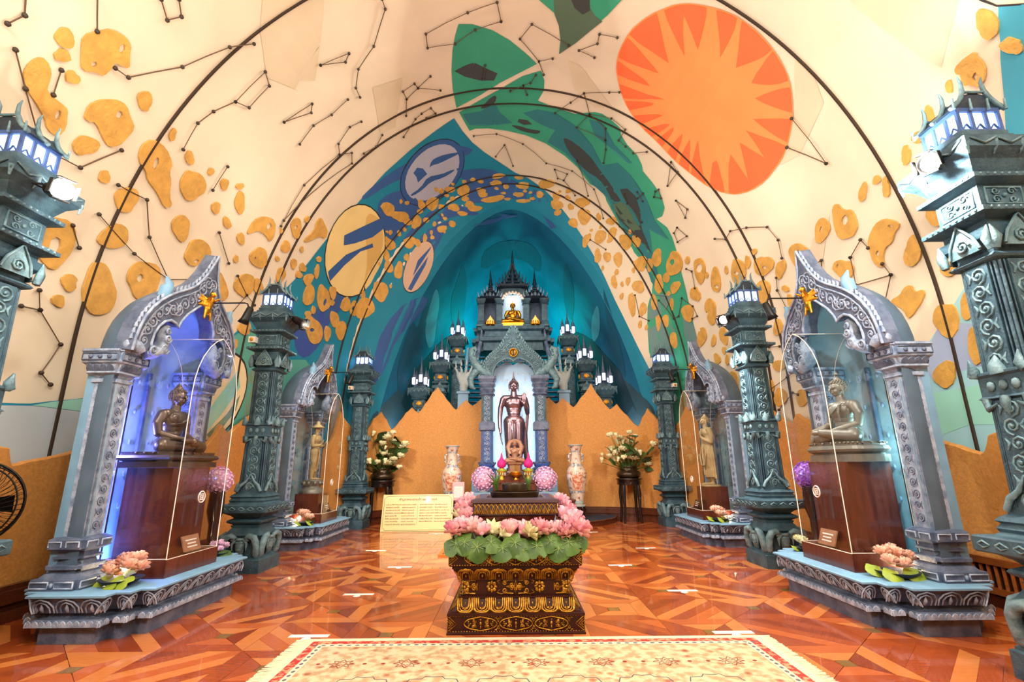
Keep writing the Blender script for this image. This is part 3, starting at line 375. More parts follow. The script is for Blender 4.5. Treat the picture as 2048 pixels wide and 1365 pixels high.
('361 2614 3 -12 4 -13 4 -14 6 -8 6 -4 5 -1 4 2 4 6 3 11 4 10 3 8 -1 6 -3 3 -4 3 -4 3 -1 4 1 6 0 9 -1 13 -2 7 -3 1 -5 5 -5 9 -5 -1 -4 -11 -4 -13 -5 -16',['394 2581 0 9 -1 4 -3 -3 -2 -8 1 -8 2 0','383 2643 0 5 -2 4 -2 -1 -1 -4 1 -5 2 -2']),
('341 2724 1 -11 2 -8 3 -4 4 1 4 5 3 7 2 10 1 9 1 7 3 4 6 1 5 0 4 0 4 1 2 4 2 8 3 12 1 12 -1 11 -3 6 -5 1 -5 -4 -3 -7 -5 -7 -6 -7 -5 -5 -6 -4 -4 -5 -4 -6 -3 -9 -1 -11',['383 2764 0 8 -2 4 -2 -4 -1 -8 1 -7 2 0']),
('400 2730 -1 -11 1 -12 3 -12 5 -11 6 -10 5 -7 6 -3 6 3 5 8 6 7 5 5 2 10 -1 14 -1 13 -1 11 -3 10 -4 8 -5 2 -7 -6 -5 -6 -6 -7 -5 -2 -4 5 -4 1 -2 -3',['431 2686 0 8 -3 4 -3 -2 -1 -7 1 -7 3 -1']),
('471 2734 -3 -16 0 -15 4 -15 7 -8 10 -1 9 4 9 10 6 11 1 12 3 9 4 6 4 11 4 17 5 13 6 9 0 8 -5 7 -6 -2 -8 -9 -9 -9 -12 -7 -7 -7 -4 -9 -6 -6 -7 -4',['497 2720 0 13 -2 5 -4 -7 -2 -13 1 -9 3 0']),
('410 2950 4 -12 7 -9 11 -6 8 2 5 10 3 13 1 15 -1 16 -3 16 -3 12 -3 9 -6 1 -7 -5 -6 -7 -4 -11 -3 -13 -3 -17',['437 2973 -1 13 -6 5 -4 -8 -1 -13 4 -10 5 1']),
('639 2853 -2 12 -3 8 -6 5 -5 6 -3 8 -6 3 -6 1 -6 -4 -6 -7 -2 -10 1 -12 0 -10 0 -10 3 -8 4 -6 6 -4 5 -2 6 1 7 3 6 6 5 9',['622 2879 -1 5 -4 2 -4 -2 0 -5 3 -4 4 0']),
('569 2954 0 11 0 11 -1 10 -2 11 -4 11 -7 6 -9 0 -7 -5 -5 -10 -5 -9 -5 -7 -2 -9 0 -11 1 -10 3 -10 5 -8 7 -4 8 -3 8 -2 8 5 5 11',['545 2967 -2 8 -4 3 -4 -5 0 -8 3 -6 4 1']),
('689 2731 0 -21 4 -18 9 -17 11 -10 13 -5 11 8 8 21 3 17 -1 15 -6 5 -9 -7 -10 -2 -11 1 -8 8 -7 12 -4 6 -2 -2',['732 2684 -1 10 -4 5 -5 -5 -2 -10 3 -8 5 0']),
('757 2782 2 8 0 8 -3 10 -6 7 -7 2 -7 1 -6 -1 -5 -2 -4 -5 -3 -6 -2 -7 1 -8 2 -8 4 -8 3 -10 5 -5 8 -2 6 2 4 5 4 6 1 6',['732 2796 0 4 -3 2 -2 -2 0 -4 1 -3 3 0']),
('798 2622 1 8 2 8 3 8 1 7 -2 7 -3 3 -5 1 -6 -3 -5 -6 -5 -7 -5 -6 -3 -6 -1 -8 0 -7 0 -6 2 -6 2 -5 4 -3 6 0 5 5 5 8',['789 2630 0 7 -4 4 -3 -3 -2 -7 2 -6 4 -1']),
('825 2564 1 -16 7 -4 14 9 11 7 8 8 4 10 1 14 -3 7 -8 -1 -11 14 -13 29 -10 13 -4 -1 1 -14 7 -28 1 -21 -4 -12',[]),
('773 2864 3 8 1 6 -2 5 -3 4 -2 1 -3 1 -3 1 -3 -1 -4 -1 -4 -5 -2 -8 -1 -7 -1 -7 0 -6 1 -4 2 -3 3 -1 3 0 4 3 3 3 4 5',['765 2863 -1 3 -2 1 -1 -1 -1 -3 2 -3 2 0']),
('968 2786 5 17 -1 13 -4 8 -4 8 -3 7 -4 5 -5 1 -7 -4 -7 -8 -6 -12 -5 -15 -4 -15 -2 -15 0 -12 2 -9 4 -3 7 3 6 2 6 0 7 5 8 11',['960 2803 -1 13 -5 5 -4 -7 -1 -13 3 -10 5 1']),
('1056 2728 1 7 0 7 0 9 -1 6 -4 5 -3 3 -4 3 -4 -2 -3 -5 -2 -6 -1 -8 0 -8 0 -7 0 -7 1 -8 2 -7 4 -5 4 0 3 6 3 5 3 6',['1046 2736 -1 9 -3 4 -3 -2 0 -8 2 -7 3 -2']),
('974 2907 4 15 0 14 -3 14 -5 11 -7 8 -7 4 -9 0 -7 -6 -6 -10 -7 -10 -7 -10 -5 -12 -3 -16 1 -14 5 -11 7 -4 10 5 9 1 7 0 8 3 9 7',['949 2926 -3 6 -6 4 -6 -3 0 -6 6 -6 6 0']),
('955 494 6 -10 7 -5 7 -1 8 1 6 4 8 6 8 7 4 13 -1 16 -4 14 -7 10 -6 6 -7 3 -8 4 -8 7 -7 -2 -6 -9 -5 -11 -2 -14 1 -14 2 -13',['975 524 8 -3 6 6 -1 10 -7 7 -7 -2 -3 -9']),
('901 413 4 -8 5 -9 6 -9 6 -6 8 -3 4 6 2 13 0 13 -1 12 -2 11 -3 11 -4 11 -5 12 -6 6 -6 -1 -6 -2 -5 -4 -4 -8 -1 -11 1 -12 3 -12',['907 425 10 -6 9 7 0 14 -9 11 -11 -1 -4 -11']),
('872 348 3 -10 4 -10 5 -8 5 -3 5 4 4 4 4 5 1 9 -1 12 -3 11 -3 10 -4 9 -5 8 -5 8 -6 7 -6 2 -4 -5 -1 -9 2 -13 1 -11 1 -10',['883 331 5 -2 5 4 2 7 -4 5 -5 -1 -4 -6']),
('795 335 3 -9 5 -6 5 -3 6 -4 7 -5 6 1 7 5 3 10 0 13 -2 12 -3 9 -4 9 -4 8 -5 8 -6 7 -6 0 -5 -7 -5 -8 -4 -9 -1 -10 1 -11',['815 339 5 -3 5 4 1 7 -3 4 -6 0 -3 -6']),
('733 296 7 -2 7 -2 6 -2 5 1 6 5 4 6 4 8 1 8 -1 10 -2 9 -4 9 -6 4 -8 0 -6 -3 -4 -5 -6 -4 -5 -3 -4 -7 -3 -8 0 -9 4 -9',['745 307 3 -1 4 3 2 6 -2 3 -5 -1 -3 -5']),
('596 312 5 -5 4 -3 4 -3 4 -2 4 -1 4 2 3 4 0 7 -3 11 -3 10 -3 8 -4 7 -4 4 -5 3 -4 1 -3 -2 -2 -4 -2 -5 -1 -6 0 -8 2 -11',['604 326 4 -4 3 1 -1 5 -4 6 -3 2 -1 -4']),
('570 364 -5 3 -4 -5 -2 -13 -4 -8 -6 -4 -3 -8 0 -12 1 -12 3 -14 6 -9 6 -6 9 1 10 5 4 11 -1 15 -1 14 -3 12 -3 12 -3 11',['559 314 6 -5 5 3 -1 9 -5 8 -6 2 -2 -7']),
('653 277 3 -8 6 -6 6 -3 6 1 6 4 3 6 1 10 1 9 0 7 0 10 -1 10 -4 8 -8 4 -6 0 -6 -3 -5 -5 -3 -7 -3 -6 -3 -7 0 -8 3 -8',['660 295 5 -3 6 3 0 8 -4 6 -5 0 -3 -6']),
('581 206 2 -7 2 -6 4 -4 4 -2 5 0 4 3 3 5 3 5 2 6 2 7 3 8 -1 7 -4 7 -4 3 -5 0 -5 -2 -3 -4 -4 -4 -5 -3 -2 -5 -1 -7',['603 223 3 -3 2 1 0 4 -2 4 -3 1 -1 -3']),
('917 256 3 -11 4 -11 4 -11 6 -6 6 1 4 6 3 12 1 12 -2 11 0 12 1 13 -3 12 -5 10 -6 6 -6 3 -5 -2 -4 -6 -3 -8 -3 -9 0 -11 2 -12',['941 263 4 -4 4 2 0 6 -4 6 -4 1 -2 -4']),
('969 183 5 -5 5 -4 4 -2 4 -1 5 -1 4 2 4 6 1 8 -2 12 -3 10 -4 8 -5 8 -4 6 -4 3 -5 0 -3 -2 -4 -4 -2 -6 -1 -8 0 -10 1 -12',['979 223 3 -1 3 2 1 5 -2 4 -4 -1 -2 -4']),
('538 260 -9 12 -8 6 -7 1 -6 -3 -6 -8 -4 -7 -3 -9 2 -6 5 -4 5 -6 4 -9 5 -5 6 -1 5 -6 5 -12 2 -9 0 -6 1 -4 4 -1 3 3 4 9 2 12 -1 15 -1 14 -2 12',['504 253 2 -1 2 3 1 4 -1 2 -3 -1 -1 -4','535 212 4 -4 2 1 0 6 -3 5 -3 1 -1 -3']),
('537 111 -7 2 -5 3 -3 5 -4 4 -5 2 -4 -3 -1 -10 -3 -5 -6 1 -3 -3 0 -6 3 -7 5 -9 6 -7 6 -8 5 -4 3 -2 2 5 1 10 3 9 6 8 4 7 1 5',[]),
('365 442 -7 1 -4 -1 -4 -1 -2 -5 1 -6 -1 -8 0 -9 1 -9 3 -9 3 -6 4 -3 3 2 2 7 2 5 3 3 1 6 -2 9 -1 7 2 5 0 5 -1 4',['357 401 3 -3 1 3 0 5 -3 4 -2 0 0 -4']),
]
CONSTELLATIONS=[
'313 2697 5 -30 -7 -25',
'347 2549 18 47',
'385 2453 18 18 7 -30 -14 -19',
'327 2722 21 42 27 54',
'362 2697 6 45',
'397 2623 15 -5 36 -104 23 -122 17 -57',
'513 2656 -5 -74 7 -50 15 -61 22 -17 -2 -85 -21 -15 1 117',
'587 2617 0 77',
'393 2830 28 -6 28 -78',
'465 2811 40 -7 25 72 51 73',
'460 2884 59 40 62 25 36 -19 20 16',
'635 2784 43 65',
'706 2870 34 40 25 17',
'740 2910 -39 120',
'430 3059 6 31 29 45 -13 72 12 24',
'418 3093 18 -3',
'439 2928 15 33',
'524 1948 17 0 54 75 27 79 32 38 23 3',
'577 2205 20 -75 -11 -23 -9 98',
'616 2404 24 -88 -13 -20 -11 108',
'666 2185 6 78 -8 73 8 77',
'727 2184 -6 48 14 72 21 21 18 -43 21 24 -46 335',
'756 2325 -14 175 8 162',
'785 2137 17 46 -6 60',
'821 2059 -30 -78 -7 -33 -5 -45 18 -12 3 44',
'772 2012 -38 -27 -21 2 -7 -53 13 -7 -18 -60',
'719 1927 23 -83',
'734 1985 -15 -58',
'603 1594 14 84 24 74 -5 98 -29 -6 -26 -148 -15 -92 37 -10',
'645 1370 -37 132 32 36 50 -69 32 -23',
'690 1469 -10 -49',
'734 1667 -34 -11',
'769 1569 -15 -48 -8 -27 -21 -18',
'754 1521 24 -16',
'603 1213 4 61 20 -1 24 58 7 -60',
'820 1376 -38 -57 -33 -45 -23 -96 -10 -37',
'749 1274 49 -47 48 39 3 -145',
'798 1227 20 -87 31 -19 25 -19 41 -16',
'798 1227 -12 -95 10 -73 36 7 5 -40 4 -45 -26 -48',
'892 1744 3 -111 34 -123 56 -138 -1 -150 21 -151 56 -123',
'971 1648 -38 -50 75 -41',
'999 1317 1 -75 25 6 1 37 -27 32',
'1025 1248 30 -96',
'794 825 7 -45 48 -3 -55 48',
'928 871 9 -46',
'918 845 24 9',
'902 794 -15 11 -11 -7 13 -33 13 29',
'860 709 -10 -59 20 -19 -10 78',
'908 626 -10 -55 34 9 -6 39 -18 7',
'831 491 -26 -25 -21 13 -39 -26 -43 -38 -9 -52 9 -53',
'950 467 -12 -23 13 -64',
'1001 385 -23 -59 -3 -45 17 5',
'1001 385 29 -48 17 10 18 119',
'1100 600 9 -70 -12 -60',
'730 266 8 -35 -8 -63 -13 -15',
'647 253 -19 2 13 -48',
'543 465 1 151',
'543 465 38 102',
'960 919 16 -37 9 -114',
'1045 848 -19 -102',
'578 232 -26 28 -6 -25',
'578 232 7 -66 -56 -6 6 29',
'529 160 19 -47',
'793 84 -26 -7 -27 -18',
'793 84 26 -80',
'820 -57 -58 47 -15 12',
'793 -134 -38 60 -12 -11',
'1110 949 -10 -98',
'946 1215 88 -131',
]
SEAMS=[4.8, 7.62, 8.05, 10.45, 10.75]
SCREEN_PLAN=[(-4.05,-4),(-4.2,0),(-4.32,3),(-4.36,5),(-4.28,7),(-4.08,9),(-3.8,10.2),(-3.45,11.0),(-2.9,11.55),(-2.2,11.85),(-1.2,12.0),(0,12.05),(1.2,12.0),(2.2,11.85),(2.9,11.55),(3.45,11.0),(3.8,10.2),(4.08,9),(4.28,7),(4.36,5),(4.32,3),(4.2,0),(4.05,-4)]
DADO_LEFT=[(-4.341,4.042,1.385),(-4.344,4.191,1.439),(-4.346,4.279,1.429),(-4.347,4.338,1.283),(-4.35,4.489,1.322),(-4.354,4.68,1.355),(-4.36,5.005,1.434),(-4.341,5.485,1.42),(-4.315,6.116,1.257),(-4.295,6.637,1.318),(-4.281,6.986,1.594),(-4.261,7.192,1.862),(-4.243,7.372,1.736),(-4.227,7.532,1.859),(-4.202,7.781,2.019),(-4.176,8.041,2.166),(-4.155,8.248,2.256),(-4.136,8.439,1.952),(-4.117,8.629,1.751),(-4.096,8.841,1.543),(-4.003,9.331,1.557),(-3.858,9.95,1.476),(-3.759,10.294,1.787),(-3.686,10.46,2.395),(-3.564,10.739,2.129),(-3.446,11.004,1.764),(-3.329,11.121,2.001),(-3.193,11.257,2.303),(-3.055,11.395,2.477),(-2.954,11.496,2.3),(-2.843,11.574,2.072),(-2.681,11.644,2.287),(-2.558,11.696,2.481),(-2.431,11.751,2.617),(-2.281,11.815,2.49),(-2.139,11.859,2.712),(-1.969,11.885,2.997),(-1.841,11.904,3.136),(-1.69,11.926,2.939),(-1.54,11.949,2.743),(-1.392,11.971,2.572),(-1.273,11.989,2.721),(-1.14,12.002,2.82),(-0.99,12.009,2.671),(-0.782,12.017,2.844),(-0.496,12.029,2.448),(0.006,12.05,2.081)]
DADO_RIGHT=[(0.006,12.05,2.081),(0.551,12.027,2.439),(0.782,12.017,2.83),(0.906,12.012,2.866),(1.074,12.005,2.702),(1.239,11.994,2.848),(1.369,11.975,2.733),(1.497,11.955,2.607),(1.663,11.931,2.823),(1.945,11.888,3.187),(2.144,11.858,2.834),(2.356,11.783,2.531),(2.508,11.718,2.655),(2.731,11.622,2.356),(2.935,11.515,2.088),(3.022,11.428,2.3),(3.126,11.324,2.497),(3.242,11.208,2.311),(3.378,11.072,2.107),(3.518,10.843,1.967),(3.697,10.436,2.413),(3.798,10.204,2.649),(3.842,10.02,2.211),(3.96,9.512,1.494),(4.049,9.134,1.618),(4.096,8.84,1.815),(4.12,8.598,1.636),(4.164,8.16,2.274),(4.189,7.91,2.055),(4.209,7.708,1.931),(4.229,7.505,1.814),(4.247,7.335,1.956),(4.265,7.15,1.85),(4.282,6.956,1.735),(4.298,6.539,1.405),(4.325,5.872,1.356),(4.346,5.339,1.527),(4.355,5.119,1.474),(4.358,4.896,1.399),(4.353,4.648,1.317),(4.352,4.616,1.325),(4.351,4.529,1.48),(4.348,4.399,1.516),(4.344,4.2,1.46),(4.341,4.042,1.411)]
# ---------------------------------------------------------------- materials
def lin(c): return tuple(((v / 255) / 12.92 if v / 255 <= .04045 else ((v / 255 + .055) / 1.055) ** 2.4) for v in c) + (1,)
MATS = {}
def mat(name, rgb, rough=.6, metal=0, var=.0, scale=6, bump=0, bscale=40, rgb2=None, coat=0, emit=0, spec=.5, ramp=(.35, .65), detail=4, stretch=None):
    m = bpy.data.materials.new(name); m.use_nodes = True; N = m.node_tree.nodes; L = m.node_tree.links; b = N['Principled BSDF']
    b.inputs['Base Color'].default_value = lin(rgb); b.inputs['Roughness'].default_value = rough; b.inputs['Metallic'].default_value = metal
    b.inputs['Coat Weight'].default_value = coat; b.inputs['Coat Roughness'].default_value = .05; b.inputs['Specular IOR Level'].default_value = spec
    if emit: b.inputs['Emission Color'].default_value = lin(rgb); b.inputs['Emission Strength'].default_value = emit
    if var or rgb2 or bump:
        tc = N.new('ShaderNodeTexCoord'); src = tc.outputs['Object']
        if stretch:
            mp = N.new('ShaderNodeMapping'); mp.inputs['Scale'].default_value = stretch; L.new(src, mp.inputs[0]); src = mp.outputs[0]
    if var or rgb2:
        n = N.new('ShaderNodeTexNoise'); n.inputs['Scale'].default_value = scale; n.inputs['Detail'].default_value = detail; L.new(src, n.inputs['Vector'])
        r = N.new('ShaderNodeValToRGB'); r.color_ramp.elements[0].position = ramp[0]; r.color_ramp.elements[1].position = ramp[1]
        c = lin(rgb); c2 = lin(rgb2) if rgb2 else tuple(min(1, v * (1 + var)) for v in c[:3]) + (1,)
        r.color_ramp.elements[0].color = c if rgb2 else tuple(v * (1 - var) for v in c[:3]) + (1,); r.color_ramp.elements[1].color = c2
        L.new(n.outputs['Fac'], r.inputs[0]); L.new(r.outputs[0], b.inputs['Base Color'])
    if bump:
        n2 = N.new('ShaderNodeTexNoise'); n2.inputs['Scale'].default_value = bscale; n2.inputs['Detail'].default_value = 3; L.new(src, n2.inputs['Vector'])
        bp = N.new('ShaderNodeBump'); bp.inputs['Strength'].default_value = bump; bp.inputs['Distance'].default_value = .02
        L.new(n2.outputs['Fac'], bp.inputs['Height']); L.new(bp.outputs[0], b.inputs['Normal'])
    MATS[name] = m; return m
def emis(name, rgb, s):
    m = bpy.data.materials.new(name); m.use_nodes = True; b = m.node_tree.nodes['Principled BSDF']
    b.inputs['Base Color'].default_value = lin(rgb); b.inputs['Emission Color'].default_value = lin(rgb); b.inputs['Emission Strength'].default_value = s
    MATS[name] = m; return m
def pane_mat(name, tint, gl=.06):
    m = bpy.data.materials.new(name); m.use_nodes = True; N = m.node_tree.nodes; L = m.node_tree.links; N.remove(N['Principled BSDF'])
    t = N.new('ShaderNodeBsdfTransparent'); t.inputs[0].default_value = lin(tint); g = N.new('ShaderNodeBsdfGlossy'); g.inputs['Roughness'].default_value = .02
    lw = N.new('ShaderNodeLayerWeight'); lw.inputs[0].default_value = .5; pw = N.new('ShaderNodeMath'); pw.operation = 'POWER'; pw.inputs[1].default_value = 4
    f = N.new('ShaderNodeMath'); f.operation = 'MULTIPLY_ADD'; f.inputs[1].default_value = .8; f.inputs[2].default_value = gl; mx = N.new('ShaderNodeMixShader')
    L.new(lw.outputs['Facing'], pw.inputs[0]); L.new(pw.outputs[0], f.inputs[0]); L.new(f.outputs[0], mx.inputs[0]); L.new(t.outputs[0], mx.inputs[1]); L.new(g.outputs[0], mx.inputs[2]); L.new(mx.outputs[0], N['Material Output'].inputs[0])
    MATS[name] = m; return m
# ---------------------------------------------------------------- mesh collector
class M:
    def __init__(s): s.v = []; s.f = []; s.mi = []; s.x = Matrix(); s.cur = 0; s.sm = []; s.smooth = False
    def add(s, V, F, smooth=None):
        o = len(s.v); s.v += [tuple(s.x @ Vector(p)) for p in V]; s.f += [tuple(i + o for i in f) for f in F]
        s.mi += [s.cur] * len(F); s.sm += [s.smooth if smooth is None else smooth] * len(F); return s
    def box(s, x0, y0, z0, x1, y1, z1):
        return s.add([(x0, y0, z0), (x1, y0, z0), (x1, y1, z0), (x0, y1, z0), (x0, y0, z1), (x1, y0, z1), (x1, y1, z1), (x0, y1, z1)],
                     [(0, 3, 2, 1), (4, 5, 6, 7), (0, 1, 5, 4), (1, 2, 6, 5), (2, 3, 7, 6), (3, 0, 4, 7)], False)
    def cbox(s, c, h): return s.box(c[0]-h[0], c[1]-h[1], c[2]-h[2], c[0]+h[0], c[1]+h[1], c[2]+h[2])
    def rings(s, R, cap0=True, cap1=True, smooth=None, closed=True):
        n = len(R[0]); V = [p for r in R for p in r]; F = []
        for i in range(len(R) - 1):
            for k in range(n if closed else n - 1):
                k2 = (k + 1) % n; F.append((i*n+k, i*n+k2, (i+1)*n+k2, (i+1)*n+k))
        s.add(V, F, smooth)
        if cap0: s.add(R[0], [tuple(range(n))[::-1]], False)
        if cap1: s.add(R[-1], [tuple(range(n))], False)
        return s
    def sweep(s, plan, prof, cap=True):
        n = len(plan); off = []
        for i in range(n):
            a, b, c = Vector(plan[i-1]), Vector(plan[i]), Vector(plan[(i+1) % n])
            d1 = (b-a).normalized(); d2 = (c-b).normalized(); n1 = Vector((d1.y, -d1.x)); n2 = Vector((d2.y, -d2.x))
            k = 1 + n1.dot(n2); off.append((n1 + n2) / max(k, .2))
        R = [[(plan[i][0] + off[i].x*o, plan[i][1] + off[i].y*o, z) for i in range(n)] for o, z in prof]
        return s.rings(R, cap, cap, False)
    def lathe(s, prof, n=20, smooth=True, c=(0, 0)):
        R = [[(c[0] + r*math.cos(2*PI*k/n), c[1] + r*math.sin(2*PI*k/n), z) for k in range(n)] for r, z in prof]
        return s.rings(R, True, True, smooth)
    def tube(s, P, r, n=5, smooth=True, cap=True, flat=1):
        P = [Vector(p) for p in P]; R = []; rr = r if hasattr(r, '__len__') else [r]*len(P); up = None
        for i, p in enumerate(P):
            t = (P[min(i+1, len(P)-1)] - P[max(i-1, 0)])
            t = t.normalized() if t.length > 1e-9 else Vector((0, 0, 1))
            if up is None: up = Vector((0, 0, 1)) if abs(t.z) < .9 else Vector((0, 1, 0))
            a = t.cross(up); a = a.normalized() if a.length > 1e-6 else t.orthogonal().normalized(); up = a.cross(t).normalized()
            R.append([tuple(p + (a*math.cos(2*PI*k/n) + up*math.sin(2*PI*k/n)*flat) * rr[i]) for k in range(n)])
        return s.rings(R, cap, cap, smooth)
    def ball(s, c, r, u=8, v=6, smooth=True):
        r = r if hasattr(r, '__len__') else (r, r, r)
        V = [(c[0], c[1], c[2]-r[2])]; F = []
        for j in range(1, v):
            ph = -PI/2 + PI*j/v
            V += [(c[0]+r[0]*math.cos(ph)*math.cos(2*PI*k/u), c[1]+r[1]*math.cos(ph)*math.sin(2*PI*k/u), c[2]+r[2]*math.sin(ph)) for k in range(u)]
        V.append((c[0], c[1], c[2]+r[2])); top = len(V)-1
        for k in range(u):
            F.append((0, 1+(k+1) % u, 1+k)); F.append((top, 1+(v-2)*u+k, 1+(v-2)*u+(k+1) % u))
            for j in range(v-2): F.append((1+j*u+k, 1+j*u+(k+1) % u, 1+(j+1)*u+(k+1) % u, 1+(j+1)*u+k))
        return s.add(V, F, smooth)
    def slab(s, P, t, ax='y'):
        # polygon in a plane (list of 2-D points) given thickness t along the third axis, centred
        f = {'y': lambda a, b, d: (a, d, b), 'x': lambda a, b, d: (d, a, b), 'z': lambda a, b, d: (a, b, d)}[ax]
        n = len(P); V = [f(a, b, -t/2) for a, b in P] + [f(a, b, t/2) for a, b in P]
        return s.add(V, [tuple(range(n))[::-1], tuple(range(n, 2*n))] + [(k, (k+1) % n, n+(k+1) % n, n+k) for k in range(n)], False)
    def band(s, O, I, t, ax='y'):
        # strip between two equally long open outlines, thickness t
        f = {'y': lambda a, b, d: (a, d, b), 'x': lambda a, b, d: (d, a, b), 'z': lambda a, b, d: (a, b, d)}[ax]
        R = [[f(*O[i], -t/2), f(*O[i], t/2), f(*I[i], t/2), f(*I[i], -t/2)] for i in range(len(O))]
        return s.rings(R, True, True, False)
    def mesh(s, name, mats):
        me = bpy.data.meshes.new(name); me.from_pydata(s.v, [], s.f)
        for m in (mats if isinstance(mats, (list, tuple)) else [mats]): me.materials.append(MATS[m] if isinstance(m, str) else m)
        me.polygons.foreach_set('material_index', s.mi); me.polygons.foreach_set('use_smooth', s.sm)
        bm = bmesh.new(); bm.from_mesh(me); bmesh.ops.recalc_face_normals(bm, faces=bm.faces); bm.to_mesh(me); bm.free()
        return me
def at(m, loc=(0, 0, 0), rz=0, sc=1): m.x = Matrix.Translation(loc) @ Matrix.Rotation(rz, 4, 'Z') @ Matrix.Diagonal((sc, sc, sc, 1) if not hasattr(sc, '__len__') else (*sc, 1)); return m
def obj(name, data, parent=None):
    o = bpy.data.objects.new(name, data); COL.objects.link(o)
    if parent is not None: o.parent = parent
    return o
def tag(o, label, cat, group=None):
    o['label'] = label; o['category'] = cat
    if group: o['group'] = group
    return o
def thing(name, label, cat, loc=(0, 0, 0), rz=0, group=None, sc=None):
    o = obj(name, None); o.location = loc; o.rotation_euler = (0, 0, rz); o.empty_display_size = .1
    if sc: o.scale = sc
    return tag(o, label, cat, group)
def part(parent, name, m, mats, label=None, stuff=False):
    o = obj(name, m if isinstance(m, bpy.types.Mesh) else m.mesh(name, mats), parent)
    if label: o['label'] = label
    if stuff: o['kind'] = 'stuff'
    return o
def copy_tree(o, parent=None):
    c = o.copy(); COL.objects.link(c); c.parent = parent
    for ch in list(o.children): copy_tree(ch, c)
    return c
def dup(o, loc, rz=0, label=None, sc=None, group=None):
    c = copy_tree(o); c.location = loc; c.rotation_euler = (0, 0, rz)
    if label: c['label'] = label
    if sc: c.scale = sc
    if group: c['group'] = group
    return c
def rect(hx, hy, cx=0, cy=0): return [(cx-hx, cy-hy), (cx+hx, cy-hy), (cx+hx, cy+hy), (cx-hx, cy+hy)]
def redent(hx, hy, n, d):
    q = [(hx, -hy+n*d)]
    q = []
    for sx, sy in ((1, -1), (1, 1), (-1, 1), (-1, -1)):
        c = []
        for k in range(n+1):
            c.append((hx - k*d, hy - (n-k)*d))
            if k < n: c.append((hx - (k+1)*d, hy - (n-k)*d))
        c = [(sx*a, sy*b) for a, b in c]
        q += c if sx*sy > 0 else c[::-1]
    return q
def spiral(cx, cy, R, a0, turns, n=12, cw=1, r1=.18):
    return [(cx + R*(1-(1-r1)*k/n)*math.cos(a0+cw*2*PI*turns*k/n), cy + R*(1-(1-r1)*k/n)*math.sin(a0+cw*2*PI*turns*k/n)) for k in range(n+1)]
def scroll_panel(m, w, h, n, r, f):
    # carved rinceau: a chain of alternating spirals with leaves on a plane; f maps (u, v) to a 3-D point
    st = h / n
    for i in range(n):
        s = 1 if i % 2 else -1; cy = -h/2 + st*(i+.5); R = min(w*.42, st*.52)
        m.tube([f(*p) for p in spiral(s*w*.04, cy, R, -PI/2 if s > 0 else -PI/2, 1.55, 13, s)], r, 4, True)
        m.tube([f(-s*w*.42, cy-st*.3), f(-s*w*.30, cy+st*.05), f(-s*w*.45, cy+st*.35)], [r*.7, r*1.5, r*.4], 4)
        m.ball(f(s*w*.04, cy), r*1.6, 5, 4)
def leaf_petals(m, plan, o0, z0, o1, z1, w, t=.012, style=0):
    # row of pointed lotus petals along every edge of a plan, from offset o0 at z0 to o1 at z1
    n = len(plan)
    for i in range(n):
        a, b = Vector(plan[i]), Vector(plan[(i+1) % n]); L = (b-a).length
        d = (b-a)/L; nn = Vector((d.y, -d.x)); k = max(1, round(L/w)); ww = L/k
        for j in range(k):
            c = a + d*(ww*(j+.5))
            def pt(u, v, e=0):
                o = o0 + (o1-o0)*v; return (c.x + d.x*u*ww + nn.x*(o+e), c.y + d.y*u*ww + nn.y*(o+e), z0 + (z1-z0)*v)
            A = [(-.44, 0), (-.45, .45), (-.3, .8), (0, .98), (.3, .8), (.45, .45), (.44, 0)]
            if style == 0:
                m.tube([pt(u, v, t*.5) for u, v in A], t*.55, 4); m.tube([pt(u*.62, v*.78, t*.5) for u, v in A], t*.5, 4)
                m.tube([pt(0, .05, t*.6), pt(0, .35, t), pt(0, .62, t*.3)], [t*.6, t*1.3, t*.3], 4)
            else:
                m.add([pt(u, v, t) for u, v in A], [tuple(range(7))]); m.tube([pt(u, v, t*.6) for u, v in A], t*.5, 4)
def fuse(name, parts, voxel, mats, smooth=2):
    # organic body: closed lumps fused into one continuous surface
    me = parts.mesh(name + '_src', mats); o = bpy.data.objects.new(name + '_src', me); COL.objects.link(o)
    r = o.modifiers.new('r', 'REMESH'); r.mode = 'VOXEL'; r.voxel_size = voxel; r.use_smooth_shade = True
    if smooth: s = o.modifiers.new('s', 'SMOOTH'); s.factor = .5; s.iterations = smooth
    bpy.context.view_layer.update(); dg = bpy.context.evaluated_depsgraph_get()
    out = bpy.data.meshes.new_from_object(o.evaluated_get(dg)); out.name = name
    bpy.data.objects.remove(o); out.materials.clear()
    for m_ in (mats if isinstance(mats, list) else [mats]): out.materials.append(MATS[m_])
    out.polygons.foreach_set('use_smooth', [True]*len(out.polygons)); return out
def cap(m, a, b, ra, rb, n=20):
    # tapered capsule
    a, b = Vector(a), Vector(b); d = (b-a); L = d.length; d = d.normalized() if L > 1e-9 else Vector((0, 0, 1)); P = []; R = []
    for k in range(1, 6): t = k*PI/12; P.append(a - d*ra*math.cos(t)); R.append(ra*math.sin(t))
    P.append(a); R.append(ra); P.append(b); R.append(rb)
    for k in range(5, 0, -1): t = k*PI/12; P.append(b + d*rb*math.cos(t)); R.append(rb*math.sin(t))
    m.tube(P, R, n)
def chain(m, P, R, n=20):
    for i in range(len(P)-1): cap(m, P[i], P[i+1], R[i], R[i+1], n)
